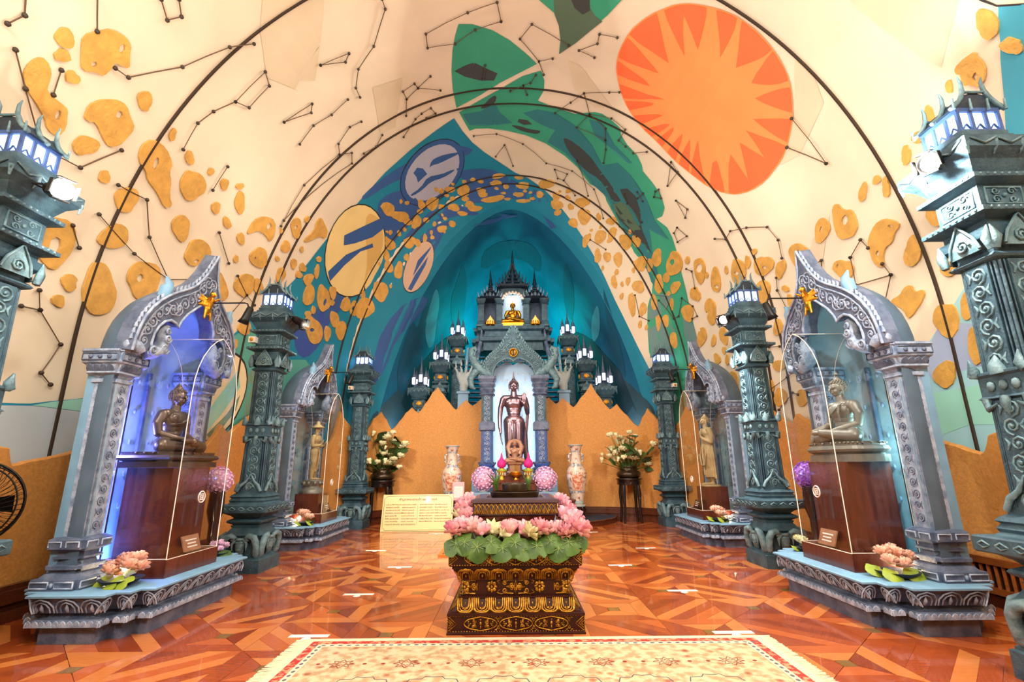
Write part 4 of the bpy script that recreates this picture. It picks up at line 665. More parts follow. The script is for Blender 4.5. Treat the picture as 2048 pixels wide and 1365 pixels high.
# ---------------------------------------------------------------- colours of the place
mat('cream', (230, 214, 186), .75, var=.05, scale=1.2, bump=.15, bscale=9)
mat('gold_leaf', (212, 160, 74), .5, .0, var=.13, scale=7, bump=.5, bscale=22, spec=.6)
mat('ink', (52, 36, 22), .5); mat('line_brown', (92, 68, 44), .6)
for n_, c_ in dict(m_teal=(24, 132, 160), m_blue=(54, 92, 152), m_violet=(58, 82, 158), m_teal_green=(90, 168, 150), m_sage=(120, 150, 125), m_sky=(190, 200, 205), m_mint=(152, 212, 192), m_lilac=(164, 178, 206),
                   m_ink=(40, 34, 34), m_lavender=(180, 182, 200), m_yellow=(240, 212, 140), m_ochre=(226, 184, 104), m_peach=(212, 178, 150), m_cream2=(240, 218, 170), m_tint=(218, 200, 168), m_green=(56, 158, 124), m_moss=(86, 112, 88),
                   m_slate=(62, 66, 66), m_sea=(46, 122, 128), m_greyteal=(104, 140, 136), m_orange=(252, 144, 76), m_flame=(246, 106, 54), m_cyan=(64, 160, 185), m_aqua=(158, 206, 212),
                   m_rock=(46, 76, 88), m_rockdark=(30, 52, 64), m_pale=(70, 150, 175), m_deep=(8, 84, 112)).items(): mat(n_, c_, .7, var=.05, scale=1.5)
mat('apse_blue', (0, 78, 114), .7, rgb2=(8, 116, 152), scale=.9, ramp=(.3, .7), stretch=(1.6, 1, .35))
mat('orange_plaster', (208, 142, 68), .65, var=.10, scale=30, bump=.35, bscale=34)
mat('orange_edge', (222, 172, 104), .6, var=.05)
mat('dark_wood', (88, 42, 20), .35, var=.25, scale=5, stretch=(1, 8, 8), coat=.3)
mat('vent_wood', (140, 76, 30), .35, var=.2, scale=5, stretch=(8, 1, 8), coat=.3)
mat('gap_dark', (40, 16, 8), .5)
for i_, (a_, b_) in enumerate((((184, 88, 36), (198, 102, 46)), ((156, 66, 26), (172, 80, 32)), ((202, 116, 56), (212, 130, 64)), ((128, 50, 20), (150, 64, 26)), ((168, 76, 30), (148, 62, 26)), ((122, 88, 40), (140, 102, 46)))):
    mat('wood_%d' % i_, a_, .25, rgb2=b_, scale=7, detail=4, stretch=(1.5, 6, 1), ramp=(.25, .75), coat=.6, bump=.02, bscale=3)
MM = {'m_ink': 'm_ink'}
# ---------------------------------------------------------------- vault: a barrel whose section follows VAULT_KEYS (Y, half width, springing, crown, exponent)
VK = 4.0
def sec(Y):
    K = VAULT_KEYS
    for i in range(len(K)-1):
        if Y <= K[i+1][0] or i == len(K)-2:
            p = [K[max(i-1, 0)], K[i], K[i+1], K[min(i+2, len(K)-1)]]; d = p[2][0]-p[1][0]; t = min(max((Y-p[1][0])/d, 0), 1); out = []
            for j in range(1, 5):
                m1 = (p[2][j]-p[0][j])/max(p[2][0]-p[0][0], 1e-6)*d; m2 = (p[3][j]-p[1][j])/max(p[3][0]-p[1][0], 1e-6)*d
                out.append((2*t**3-3*t*t+1)*p[1][j]+(t**3-2*t*t+t)*m1+(-2*t**3+3*t*t)*p[2][j]+(t**3-t*t)*m2)
            return out
def vault(Y, th, e=0):
    a, z0, H, n = sec(Y); a -= e; H -= e
    if th < 0: return Vector((a, Y, max(z0+th*VK, -.02)))
    if th > PI: return Vector((-a, Y, max(z0-(th-PI)*VK, -.02)))
    c, s = math.cos(th), math.sin(th)
    return Vector((a*math.copysign(abs(c)**(2/n), c), Y, z0+(H-z0)*abs(s)**(2/n)))
def vault_mesh(y0, y1, ny, nt=56):
    m = M(); m.smooth = True; R = []
    ths = [-.66, -.5, -.3, -.1] + [PI*k/nt for k in range(nt+1)] + [PI+.1, PI+.3, PI+.5, PI+.66]
    for i in range(ny+1):
        Y = y0+(y1-y0)*i/ny; R.append([tuple(vault(Y, t)) for t in ths])
    return m.rings(R, False, False, True, closed=False)
ceiling = obj('ceiling', vault_mesh(-6, 11.6, 70).mesh('ceiling', 'cream')); ceiling['kind'] = 'structure'
apse = obj('wall_apse', vault_mesh(11.6, 17.4, 40).mesh('wall_apse', 'apse_blue')); apse['kind'] = 'structure'
m = M(); R = [tuple(vault(-6, t)) for t in [-.66, -.3]+[PI*k/40 for k in range(41)]+[PI+.3, PI+.66]]; m.add(R, [tuple(range(len(R)))])
wf = obj('wall_entrance', m.mesh('wall_entrance', 'cream')); wf['kind'] = 'structure'
def patch(name, outline, holes, e, mt, parent, step=.22, thick=0):
    # painted or gilded patch that lies on the vault: outline in (Y, theta), filled by a constrained triangulation
    SC = 4.0; V = []; E = []
    for P in [outline]+holes:
        o = len(V); V += [Vector((p[0], p[1]*SC)) for p in P]; E += [(o+k, o+(k+1) % len(P)) for k in range(len(P))]
    nb = len(V); xs = [v.x for v in V]; ys = [v.y for v in V]; gx = min(xs)+step*.6
    if max(xs)-min(xs) > step*1.5 or max(ys)-min(ys) > step*1.5:
        while gx < max(xs):
            gy = min(ys)+step*.55
            while gy < max(ys): V.append(Vector((gx, gy))); gy += step
            gx += step
    vo, eo, fo, ov, oe, of = delaunay_2d_cdt(V, E, [], 2 if holes else 1, 1e-5)
    if holes:
        # odd-even fill
        res = []
        def ins(c, P):
            k = False
            for i in range(len(P)):
                x1, y1 = P[i][0], P[i][1]*SC; x2, y2 = P[i-1][0], P[i-1][1]*SC
                if (y1 > c.y) != (y2 > c.y) and c.x < (x2-x1)*(c.y-y1)/(y2-y1)+x1: k = not k
            return k
        for f in fo:
            c = sum((vo[i] for i in f), Vector((0, 0)))/len(f)
            if ins(c, outline) and not any(ins(c, h) for h in holes): res.append(f)
        fo = res
    P3 = [vault(v.x, v.y/SC, e) for v in vo]
    used = sorted({i for f in fo for i in f}); ix = {u: k for k, u in enumerate(used)}
    me = bpy.data.meshes.new(name); V3 = [P3[u] for u in used]; F3 = [[ix[i] for i in f] for f in fo]
    if not F3: return None
    cen = Vector((0, sum(p.y for p in V3)/len(V3), 2.5))
    F3 = [f if (V3[f[1]]-V3[f[0]]).cross(V3[f[2]]-V3[f[0]]).dot(cen-V3[f[0]]) > 0 else f[::-1] for f in F3]
    if thick:
        from collections import Counter
        nv = len(V3); back = [vault(vo[u].x, vo[u].y/SC, e-thick) for u in used]; cnt = Counter((min(a, b), max(a, b)) for f in F3 for a, b in zip(f, f[1:]+f[:1]))
        side = [(b, a, a+nv, b+nv) for f in F3 for a, b in zip(f, f[1:]+f[:1]) if cnt[(min(a, b), max(a, b))] == 1]
        V3 = V3+back; F3 = F3+side
    me.from_pydata(V3, [], F3); me.polygons.foreach_set('use_smooth', [False for f in F3]); me.materials.append(MATS[mt])
    return obj(name, me, parent)
for n_, m_, l_, P_ in MURAL_SHAPES:
    P_ = outline(P_)
    ap = sum(p[0] for p in P_)/len(P_) > 11.7 and n_ in ('rock_shape', 'apse_stroke', 'blue_stroke')
    patch(n_, P_, [], .006+.0022*l_, m_, apse if ap else ceiling)
for P_, H_ in GOLD_PATCHES: patch('gold_patch', outline(P_), [outline(h) for h in H_], .026, 'gold_leaf', ceiling, .25, .02)
for Y in SEAMS:
    m = M(); O = []; I = []
    R = []
    for k in range(121):
        t = -.4+(PI+.8)*k/120
        R.append([tuple(vault(Y-.011, t, .003)), tuple(vault(Y-.011, t, .032)), tuple(vault(Y+.011, t, .032)), tuple(vault(Y+.011, t, .003))])
    m.rings(R, True, True, False); part(ceiling, 'seam_strip', m, 'ink')
for P_ in CONSTELLATIONS:
    P_ = outline(P_)
    m = M(); pts = []
    for i in range(len(P_)-1):
        n = max(2, int((vault(*P_[i])-vault(*P_[i+1])).length/.3)); pts = [vault(P_[i][0]+(P_[i+1][0]-P_[i][0])*k/n, P_[i][1]+(P_[i+1][1]-P_[i][1])*k/n, .03) for k in range(n+1)]
        m.tube(pts, .0065, 4)
    ln = part(ceiling, 'constellation_line', m, 'line_brown')
    for p in P_:
        c = vault(*p, .032); m = M(); m.ball(c, .023, 7, 5); part(ln, 'star_stud', m, 'ink')
# ---------------------------------------------------------------- floor and parquet
m = M(); m.box(-4.6, -6, -.08, 4.6, 17.4, -.012); floor = obj('floor', m.mesh('floor', 'gap_dark')); floor['kind'] = 'structure'
rnd = random.Random(3); Q = .62; pieces = []
def clipdiag(cx, cy, s):
    # a square of the parquet cut into seven diagonal staves
    out = []; h = Q/2
    lines = [-2*h, -1.25*h, -.75*h, -.25*h, .25*h, .75*h, 1.25*h, 2*h]
    sq = [(-h, -h), (h, -h), (h, h), (-h, h)]
    for i in range(7):
        lo, hi = lines[i], lines[i+1]; P = sq
        for lim, sg in ((lo, 1), (hi, -1)):
            N = []
            for k in range(len(P)):
                a, b = P[k], P[(k+1) % len(P)]; da = sg*(a[0]*s+a[1]-lim); db = sg*(b[0]*s+b[1]-lim)
                if da >= 0: N.append(a)
                if da*db < 0: t = da/(da-db); N.append((a[0]+(b[0]-a[0])*t, a[1]+(b[1]-a[1])*t))
            P = N
        if len(P) > 2: out.append([(cx+x, cy+y) for x, y in P])
    return out
for ix in range(-8, 8):
    for iy in range(1, 21):
        cx, cy = ix*Q+.26, iy*Q-.2
        if abs(cx) > 4.5 or cy > 12.3: continue
        if (ix+iy) % 2:
            a, b, c = .05, .18, Q/2
            pieces.append(([(cx-a, cy-a), (cx+a, cy-a), (cx+a, cy+a), (cx-a, cy+a)], 5))
            for (i0, i1), tn in (((a, b), (0, 3, 2, 1)), ((b, c), (1, 2, 0, 4))):
                for k in range(4):
                    q = [(-i1, -i1), (i1, -i1), (i0, -i0), (-i0, -i0)]
                    for _ in range(k): q = [(-y, x) for x, y in q]
                    pieces.append(([(cx+x, cy+y) for x, y in q], tn[k] if rnd.random() < .7 else rnd.randrange(5)))
        else:
            tn = rnd.randrange(5)
            for P in clipdiag(cx, cy, 1 if ix % 2 else -1): tn = (tn + rnd.randrange(1, 5)) % 5; pieces.append((P, tn))
def shrink(P, g):
    c = Vector((sum(p[0] for p in P)/len(P), sum(p[1] for p in P)/len(P))); out = []
    for p in P: d = Vector(p)-c; out.append(tuple(c+d*max(0, 1-g/max(d.length, .01))))
    return out
def plank(m, P, dz):
    P = shrink(P, .003); n = len(P); m.add([(x, y, -.012) for x, y in P]+[(x, y, dz) for x, y in P], [tuple(range(n, 2*n))]+[(k, (k+1) % n, n+(k+1) % n, n+k) for k in range(n)], False)
def pkey(pc):
    c = (sum(p[0] for p in pc[0])/len(pc[0]), sum(p[1] for p in pc[0])/len(pc[0]))
    hid = (-1.6 < c[0] < 1.86 and c[1] < 4) or abs(c[0]) > .62*c[1]+1.6
    return c[1]*1.0+abs(c[0])*.3+(50 if hid or c[1] < 2.9 or (abs(c[0]) > 2.75 and 3.9 < c[1] < 5.6) else 0)
pieces.sort(key=pkey)
for P, t in pieces[:299]:
    m = M(); plank(m, P, rnd.uniform(-.0006, .0006)); part(floor, 'plank', m, 'wood_%d' % t)
m = M()
for P, t in pieces[299:]: m.cur = t; plank(m, P, rnd.uniform(-.0005, .0005))
part(floor, 'parquet_field', m, ['wood_%d' % k for k in range(6)], stuff=True)
# ---------------------------------------------------------------- orange mountain screen round the hall (panels)
def screen(pts, name, brk):
    root = obj(name, None); root['kind'] = 'structure'
    cur = [pts[0]]; runs = []
    for p in pts[1:]:
        cur.append(p)
        if len(runs) < len(brk) and abs(p[1]) >= brk[len(runs)] and len(cur) > 2: runs.append(cur); cur = [p]
    if len(cur) > 1: runs.append(cur)
    for run in runs:
        m = M(); R = []
        for i, p in enumerate(run):
            a = Vector(run[max(i-1, 0)][:2]); b = Vector(run[min(i+1, len(run)-1)][:2]); d = (b-a).normalized() if (b-a).length > 1e-6 else Vector((0, 1)); nn = Vector((-d.y, d.x))
            c = Vector(p[:2]); 
            if nn.dot(Vector((0, 6))-c) < 0: nn = -nn
            q = c-nn*.07
            R.append([(c.x, c.y, 0), (c.x, c.y, p[2]-.012), (c.x-nn.x*.012, c.y-nn.y*.012, p[2]), (q.x, q.y, p[2]), (q.x, q.y, 0)])
        m.rings(R, True, True, False)
        part(root, 'screen_panel', m, 'orange_plaster')
    return root
def refine(pts, amp=.0):
    out = []
    for i in range(len(pts)-1):
        a, b = pts[i], pts[i+1]; n = 4
        up = b[2] > a[2]
        for k in range(n):
            t = k/n; z = a[2]+(b[2]-a[2])*t; sag = -.10*math.sin(PI*t)*min(1, abs(b[2]-a[2]))
            out.append((a[0]+(b[0]-a[0])*t, a[1]+(b[1]-a[1])*t, z+sag))
    out.append(pts[-1]); return out
E0 = [(-4.12, -2, 1.3), (-4.2, .5, 1.5), (-4.28, 2.4, 1.3)]
screen(refine(E0+[p for p in DADO_LEFT if p[1] > 3]), 'wall_left', (4.3, 7.3, 8.9, 10.3, 11.3, 11.8))
R0 = [(4.28, 2.4, 1.35), (4.2, .5, 1.4), (4.12, -2, 1.4)]
rr = refine(([p for p in DADO_RIGHT if p[1] > 3]+R0)[::-1])
screen(rr, 'wall_right', (4.3, 7.3, 8.9, 10.3, 11.3, 11.8))
# plinth boards at the foot of the screen
def skirting(side, ys):
    m = M()
    pl = [p for p in SCREEN_PLAN if (p[0] < 0) == (side < 0) and abs(p[0]) > .01]
    if side < 0: pl = pl
    else: pl = pl[::-1]
    for z0, z1, o in ((0, .09, .11), (.09, .15, .06), (.15, .25, .10), (.25, .29, .06)):
        R = []
        for i, p in enumerate(pl):
            c = Vector(p); n_ = (Vector((0, 6))-c); n_.y *= .3; n_.normalize(); q = c+n_*o; a = c+n_*.005
            R.append([(a.x, a.y, z0), (q.x, q.y, z0), (q.x, q.y, z1), (a.x, a.y, z1)])
        m.rings(R, True, True, False)
    b = obj('baseboard_left' if side < 0 else 'baseboard_right', m.mesh('baseboard', 'dark_wood')); b['kind'] = 'structure'
skirting(-1, 0); skirting(1, 0)
# ---------------------------------------------------------------- carved shrines
mat('stone', (106, 116, 138), .55, rgb2=(72, 86, 110), scale=9, bump=.35, bscale=45, ramp=(.38, .62))
mat('stone_dark', (56, 72, 94), .6, rgb2=(40, 56, 78), scale=8, bump=.35, bscale=50)
mat('stone_light', (174, 186, 204), .5, rgb2=(116, 134, 160), scale=14, bump=.3, bscale=60)
mat('stone_top', (116, 158, 186), .55, var=.1, scale=5)
mat('stone_shell', (92, 116, 136), .6, rgb2=(70, 92, 112), scale=3); mat('niche_in', (150, 176, 186), .6, var=.08, scale=3)
mat('teal_stone', (66, 96, 108), .55, rgb2=(40, 68, 82), scale=9, bump=.35, bscale=45)
mat('teal_dark', (24, 44, 62), .5, rgb2=(16, 34, 50), scale=9, bump=.2, bscale=45)
mat('teal_light', (116, 146, 152), .5, rgb2=(74, 106, 116), scale=16, bump=.3, bscale=60)
mat('blue_stone', (62, 92, 150), .5, rgb2=(44, 70, 122), scale=9, bump=.2, bscale=45)
mat('gold', (214, 150, 44), .32, 1.0, var=.1, scale=12, bump=.15, bscale=40)
mat('gold_paint', (214, 158, 40), .4, .6, var=.15, scale=20, bump=.2, bscale=60)
mat('black_metal', (20, 18, 16), .4, .5)
mat('red_brown', (96, 44, 28), .3, rgb2=(74, 30, 20), scale=4, stretch=(6, 6, 1), coat=.4)
mat('acrylic_edge_glow', (246, 226, 204), .3, emit=.08)  # pale colour and faint glow stand in for light caught in the edges
pane_mat('acrylic', (246, 248, 248))
mat('white_print', (236, 228, 220), .6)
emis('lamp_glow', (255, 246, 232), 14); emis('lantern_glow', (196, 222, 255), 6)
PL = redent(.5, .88, 2, .11)
def arch_frame_pts():
    O = [(.74, 2.25), (.745, 2.36), (.735, 2.47), (.71, 2.57), (.66, 2.67), (.59, 2.76), (.50, 2.84), (.40, 2.91), (.30, 2.97), (.21, 3.04), (.14, 3.13), (.08, 3.24), (.035, 3.36), (0, 3.46)]
    I = [(.50, 2.27), (.53, 2.36), (.53, 2.45), (.50, 2.53), (.45, 2.59), (.385, 2.62), (.315, 2.61), (.27, 2.58), (.25, 2.66), (.20, 2.74), (.14, 2.80), (.09, 2.85), (.045, 2.89), (0, 2.93)]
    return O, I
def make_shrine():
    t = thing('shrine', 'x', 'shrine')
    m = M(); m.sweep(PL, [(-.07, 0), (-.07, .11), (-.04, .115), (-.015, .14), (-.04, .17), (-.09, .175), (-.10, .195), (-.06, .21), (-.03, .29), (-.01, .32), (0, .32)])
    p = part(t, 'plinth', m, 'stone')
    m = M(); m.sweep(PL, [(0, .32), (.012, .325), (.012, .338), (0, .345)]); part(p, 'top_slab', m, 'stone_top')
    m = M(); leaf_petals(m, PL, -.055, .215, -.005, .315, .17, .012); leaf_petals(m, PL, -.02, .125, -.02, .165, .05, .01, 1)
    part(p, 'petal_relief', m, 'stone_light', stuff=True)
    for sy in (-1, 1):
        y = .57*sy
        m = M(); pl = redent(.145, .145, 1, .03)
        at(m, (.23, y, 0)); m.sweep(pl, [(.05, .345), (.05, .42), (.02, .425), (0, .45), (-.03, .465), (-.03, .48), (.0, .485), (.0, .51), (-.04, .52), (-.05, .55), (-.02, .56), (-.02, .575), (-.04, .58), (-.04, .61), (0, .63), (.01, .635), (.01, .70), (-.02, .72), (-.06, .725)])
        c = part(t, 'column', m, 'stone')
        m = M(); at(m, (.23, y, 0))
        for f in (lambda u, v: (-.197, u, .383+v), lambda u, v: (u, -.197, .383+v), lambda u, v: (u, .197, .383+v)):
            for k in (-.095, .095): m.tube([f(k-.07, -.022), f(k-.07, .022), f(k+.07, .022), f(k+.07, -.022), f(k-.07, -.022)], .008, 4); m.ball(f(k*1.02-k, 0), .02, 6, 4)
        for f in (lambda u, v: (-.157, u, .668+v), lambda u, v: (u, -.157, .668+v), lambda u, v: (u, .157, .668+v)):
            for k in (-.07, .07): m.tube([f(k-.05, -.02), f(k-.05, .02), f(k+.05, .02), f(k+.05, -.02)], .007, 4)
        part(c, 'base_relief', m, 'stone_light', stuff=True)
        m = M(); at(m, (.23, y, 0)); m.sweep(redent(.098, .098, 1, .022), [(0, .72), (0, 2.0)]); part(c, 'shaft', m, 'stone_light')
        m = M(); at(m, (.23, y, 0))
        for f in (lambda u, v: (-.100, u, 1.36+v), lambda u, v: (u, -.100, 1.36+v), lambda u, v: (u, .100, 1.36+v)): scroll_panel(m, .09, 1.2, 13, .0045, f)
        part(c, 'carved_strip', m, 'stone', stuff=True)
        m = M(); at(m, (.23, y, 0)); m.sweep(redent(.115, .115, 1, .026), [(-.02, 1.96), (.0, 1.97), (.0, 2.0), (-.02, 2.005), (.0, 2.03), (.03, 2.045), (.03, 2.06), (.02, 2.065), (.04, 2.12), (.055, 2.13), (.06, 2.14), (.06, 2.225), (.07, 2.23), (.07, 2.25)]); cp = part(c, 'capital', m, 'stone_light')
        m = M(); at(m, (.23, y, 0)); leaf_petals(m, rect(.115, .115), .022, 2.065, .05, 2.12, .06, .008, 1)
        for f in (lambda u, v: (-.178, u, 2.183+v), lambda u, v: (u, -.178, 2.183+v), lambda u, v: (u, .178, 2.183+v)):
            m.tube([f(-.15, -.03), f(-.15, .03), f(.15, .03), f(.15, -.03), f(-.15, -.03)], .008, 4)
            for k in (-.08, 0, .08): m.ball(f(k, 0), .02, 6, 4)
        part(c, 'capital_relief', m, 'stone', stuff=True)
    O, I = arch_frame_pts(); full = lambda P: [(-a, b) for a, b in P]+[(a, b) for a, b in P[::-1][1:]]
    m = M(); at(m, (0, 0, 0)); m.band(full(O), full(I), .15, 'x'); a = part(t, 'arch', m, 'stone'); a.rotation_euler = (0, -.13, 0); a.location = (.06+2.25*math.sin(.13), 0, 2.25*(1-math.cos(.13)))
    m = M()
    for s in (-1, 1):
        # scroll carving on the arch face, along its centre line
        C = [((O[i][0]+I[i][0])/2, (O[i][1]+I[i][1])/2, math.dist(O[i], I[i])) for i in range(len(O))]
        for i in range(1, len(C)-1):
            R = min(C[i][2]*.30, .075); u0, v0 = C[i][0]*s, C[i][1]
            m.tube([(-.078, u, v) for u, v in spiral(u0, v0, R, i*1.3, 1.5, 12, 1 if i % 2 else -1)], .009, 4)
            m.ball((-.078, u0, v0), .014, 5, 4)
        for P, k in ((O, .985), (I, 1.03)):
            m.tube([(-.08, P[i][0]*s*k, P[i][1]) for i in range(len(P))], .014, 5)
        m.tube([(-.08, O[i][0]*s-s*.05, O[i][1]-.035) for i in range(1, 11)], .010, 4)
        # flame crest along the extrados
        for i in range(1, len(O)-1):
            for f in (0, .5):
                y = (O[i][0]*(1-f)+O[i+1][0]*f)*s; z = O[i][1]*(1-f)+O[i+1][1]*f
                m.tube([(-.05, y, z-.01), (-.055, y+s*.012, z+.02), (-.05, y-s*.005, z+.045)], [.02, .013, .002], 4)
    part(a, 'arch_carving', m, 'stone_light', stuff=True)
    for s in (-1, 1):
        m = M(); y = .44*s
        P = [(-.02, y+s*.10, 2.25), (-.03, y+s*.02, 2.29), (-.03, y-s*.06, 2.33), (-.03, y-s*.075, 2.42), (-.03, y-s*.03, 2.50), (-.03, y-s*.07, 2.56), (-.03, y-s*.13, 2.57)]
        m.tube(P, [.07, .085, .085, .075, .055, .03, .008], 7, flat=.8)
        for c_, R in (((y-s*.05, 2.34), .06), ((y-s*.055, 2.44), .045), ((y+s*.08, 2.30), .05), ((y-s*.03, 2.51), .03)):
            m.tube([(-.10, u, v) for u, v in spiral(c_[0], c_[1], R, 0, 1.6, 14, s)], .012, 4)
        part(a, 'volute', m, 'stone_light')
        m = M(); y = .50*s
        m.tube([(-.03, y+s*.02, 2.80), (-.03, y+s*.0, 2.90), (-.03, y-s*.01, 2.95), (-.03, y+s*.05, 3.0)], [.05, .06, .04, .01], 6)
        part(a, 'shoulder_leaf', m, 'stone_top')
        m = M(); m.ball((-.02, .70*s, 2.30), .055, 8, 6); m.tube([(-.06, .62*s, 2.27), (-.07, .68*s, 2.30), (-.06, .74*s, 2.36)], [.05, .05, .01], 5); part(a, 'foot_scroll', m, 'stone_light')
    # apse-shaped shell behind the arch: the ogee outline shrinks to nothing towards the back
    SO = [(.70, .345), (.70, 1.3), (.70, 2.25), (.705, 2.37), (.695, 2.48), (.67, 2.58), (.62, 2.68), (.56, 2.77), (.47, 2.85), (.38, 2.92), (.28, 2.98), (.19, 3.03), (.10, 3.07), (0, 3.09)]
    def apse_shell(nm, k, x0, x1, mt, dz):
        m = M(); R = []
        for i in range(11):
            q = i/10*PI/2; f = math.cos(q)**.75 if i < 10 else .02; x = x0+(x1-x0)*math.sin(q)
            R.append([(x-.12*max(0, z-2.25)/.8*math.cos(q), y*k*f, z if z < 2.3 else 2.25+(z-2.25)*dz*(.25+.75*f**.8)) for y, z in full(SO)])
        m.rings(R, False, False, True, closed=False); return part(t, nm, m, mt)
    apse_shell('roof_shell', 1.0, .12, .56, 'stone_shell', 1.0); sh = apse_shell('niche_lining', .92, .12, .50, 'niche_in', .93)
    for a in (-.9, -.3, .3, .9):
        m = M(); y = .60*math.sin(a)*.95; x = .11+.37*math.cos(a)**1.1
        m.box(x-.012, y-.018, .345, x+.02, y+.018, 2.2); part(sh, 'niche_rib', m, 'stone')
    m = M()
    for a in (-.65, -.45, -.1, .1, .45, .65):
        for z in (.9, 1.2, 1.5, 1.8, 2.1): m.ball((.10+.375*math.cos(a)**1.0, .60*math.sin(a), z), (.012, .02, .028), 5, 4)
    part(t, 'star_relief', m, 'stone_light', stuff=True)
    for s_ in (-1, 1): m = M(); m.box(.30, s_*.64-.03, .345, .37, s_*.64+.03, 2.25); part(t, 'jamb', m, 'stone_top')
    # gilded garuda on the point of the arch
    m = M(); cap(m, (-.10, 0, 2.80), (-.13, 0, 2.95), .035, .05); m.ball((-.15, 0, 3.03), .04); cap(m, (-.17, 0, 3.03), (-.21, 0, 3.01), .018, .006)
    for s in (-1, 1):
        for k in range(3): cap(m, (-.10, s*.04, 2.94-k*.03), (-.06, s*(.17-k*.02), 3.02-k*.075), .03, .012)
        cap(m, (-.11, s*.03, 2.82), (-.12, s*.06, 2.70), .03, .018); cap(m, (-.13, s*.05, 2.95), (-.2, s*.07, 2.99), .02, .014)
    g = part(t, 'garuda_ornament', fuse('garuda', m, .012, 'gold', 1), 'gold'); g.scale = (.8, .8, .8); g.location = (-.05, 0, .58)
    return t
shrine = make_shrine()
shrine['label'] = 'blue-grey carved shrine nearest on the right, holding the teal-lit seated statue'; shrine['group'] = 'carved side shrines'; shrine.location = (3.22, 4.8, 0)
dup(shrine, (-3.3, 4.8, 0), 0, 'carved shrine nearest on the left with a blue-lit niche', (-1, 1, 1))
dup(shrine, (3.45, 8.75, 0), 0, 'grey carved shrine further back on the right, holding the standing robed statue')
dup(shrine, (-3.5, 8.75, 0), 0, 'grey carved shrine further back on the left, holding the hatted statue', (-1, 1, 1))
SHR = {'R1': (3.22, 4.8, 1), 'L1': (-3.3, 4.8, -1), 'R2': (3.45, 8.75, 1), 'L2': (-3.5, 8.75, -1)}
# ---------------------------------------------------------------- acrylic display cases
def make_case():
    t = thing('display_case', 'x', 'display case')
    m = M(); m.box(-.36, -.37, .3455, .24, .37, .49); part(t, 'case_base', m, 'red_brown')
    H = [(.36, .49), (.36, 1.93), (.35, 2.05), (.32, 2.17), (.27, 2.28), (.19, 2.39), (.10, 2.47), (0, 2.52)]; F = [(-a, b) for a, b in H]+[(a, b) for a, b in H[::-1][1:]]
    for n_, x in (('front_pane', -.35), ('back_pane', .225)):
        m = M(); m.add([(x, y, z) for y, z in F], [tuple(range(len(F)))]); pn = part(t, n_, m, 'acrylic')
        m = M(); m.tube([(x, y, z) for y, z in F]+[(x, F[0][0], F[0][1])], .0048 if x < 0 else .0032, 4); part(pn, 'edge_strip', m, 'acrylic_edge_glow')
        if x < 0:
            m = M(); c = (.0, .98)
            m.tube([(x-.004, c[0]+.05*math.cos(k*PI/12), c[1]+.05*math.sin(k*PI/12)) for k in range(25)], .007, 4)
            for q in ((-.022, -.03), (.022, -.03)): m.tube([(x-.004, q[0], c[1]-.026), (x-.004, q[0], c[1]+.026)], .005, 4)
            for q in (-.026, .026): m.tube([(x-.004, -.025, c[1]+q), (x-.004, .025, c[1]+q)], .005, 4)
            m.tube([(x-.004, c[0]+.012*math.cos(k*PI/5), c[1]+.015*math.sin(k*PI/5)) for k in range(11)], .005, 4)
            part(pn, 'emblem', m, 'white_print')
    for s in (-1, 1):
        m = M(); m.rings([[(x, s*y, z) for y, z in H] for x in (-.35, .225)], False, False, False, closed=False); part(t, 'side_pane', m, 'acrylic')
    for y, z in ((0, 2.52), (.36, .495), (-.36, .495)):
        m = M(); m.tube([(-.35, y, z), (.225, y, z)], .0035, 4); part(t, 'pane_edge', m, 'acrylic_edge_glow')
    return t
case = make_case(); case['group'] = 'acrylic cases over the statues'
CL = {'R1': 'clear pointed acrylic case in front of the nearest right shrine', 'L1': 'clear pointed acrylic case with blue-lit edges in the nearest left shrine', 'R2': 'clear pointed acrylic case over the standing robed statue at right', 'L2': 'clear pointed acrylic case over the hatted statue at left'}
for k in SHR:
    x, y, s = SHR[k]
    if k == 'R1': case.location = (x, y, 0); case['label'] = CL[k]
    else: dup(case, (x, y, 0), 0, CL[k], (s, 1, 1))
# wooden blocks under the statues
def block(k, zt, hx, hy, lab):
    x, y, s = SHR[k]; t = thing('statue_block', lab, 'plinth', (x-.02*s, y, .49), 0, None, (s, 1, 1))
    m = M(); m.box(-hx, -hy, .001, hx, hy, zt-.49); part(t, 'block_body', m, 'red_brown')
    return t
block('R1', 1.25, .21, .27, 'reddish brown wooden block under the seated statue at right')
block('L1', 1.25, .21, .27, 'reddish brown wooden block under the seated statue at left')
block('R2', .86, .19, .2, 'brown wooden block under the standing robed statue at right')
block('L2', .80, .2, .2, 'brown wooden block under the hatted standing statue at left')
for k in SHR:
    x, y, s = SHR[k]
    for a in (-.42, .42): lamp('base_uplight', 'POINT', (x+.03*s, y+a, .42), 5 if k in ('R1', 'L1') else 5, (1, .78, .5), size=.03)
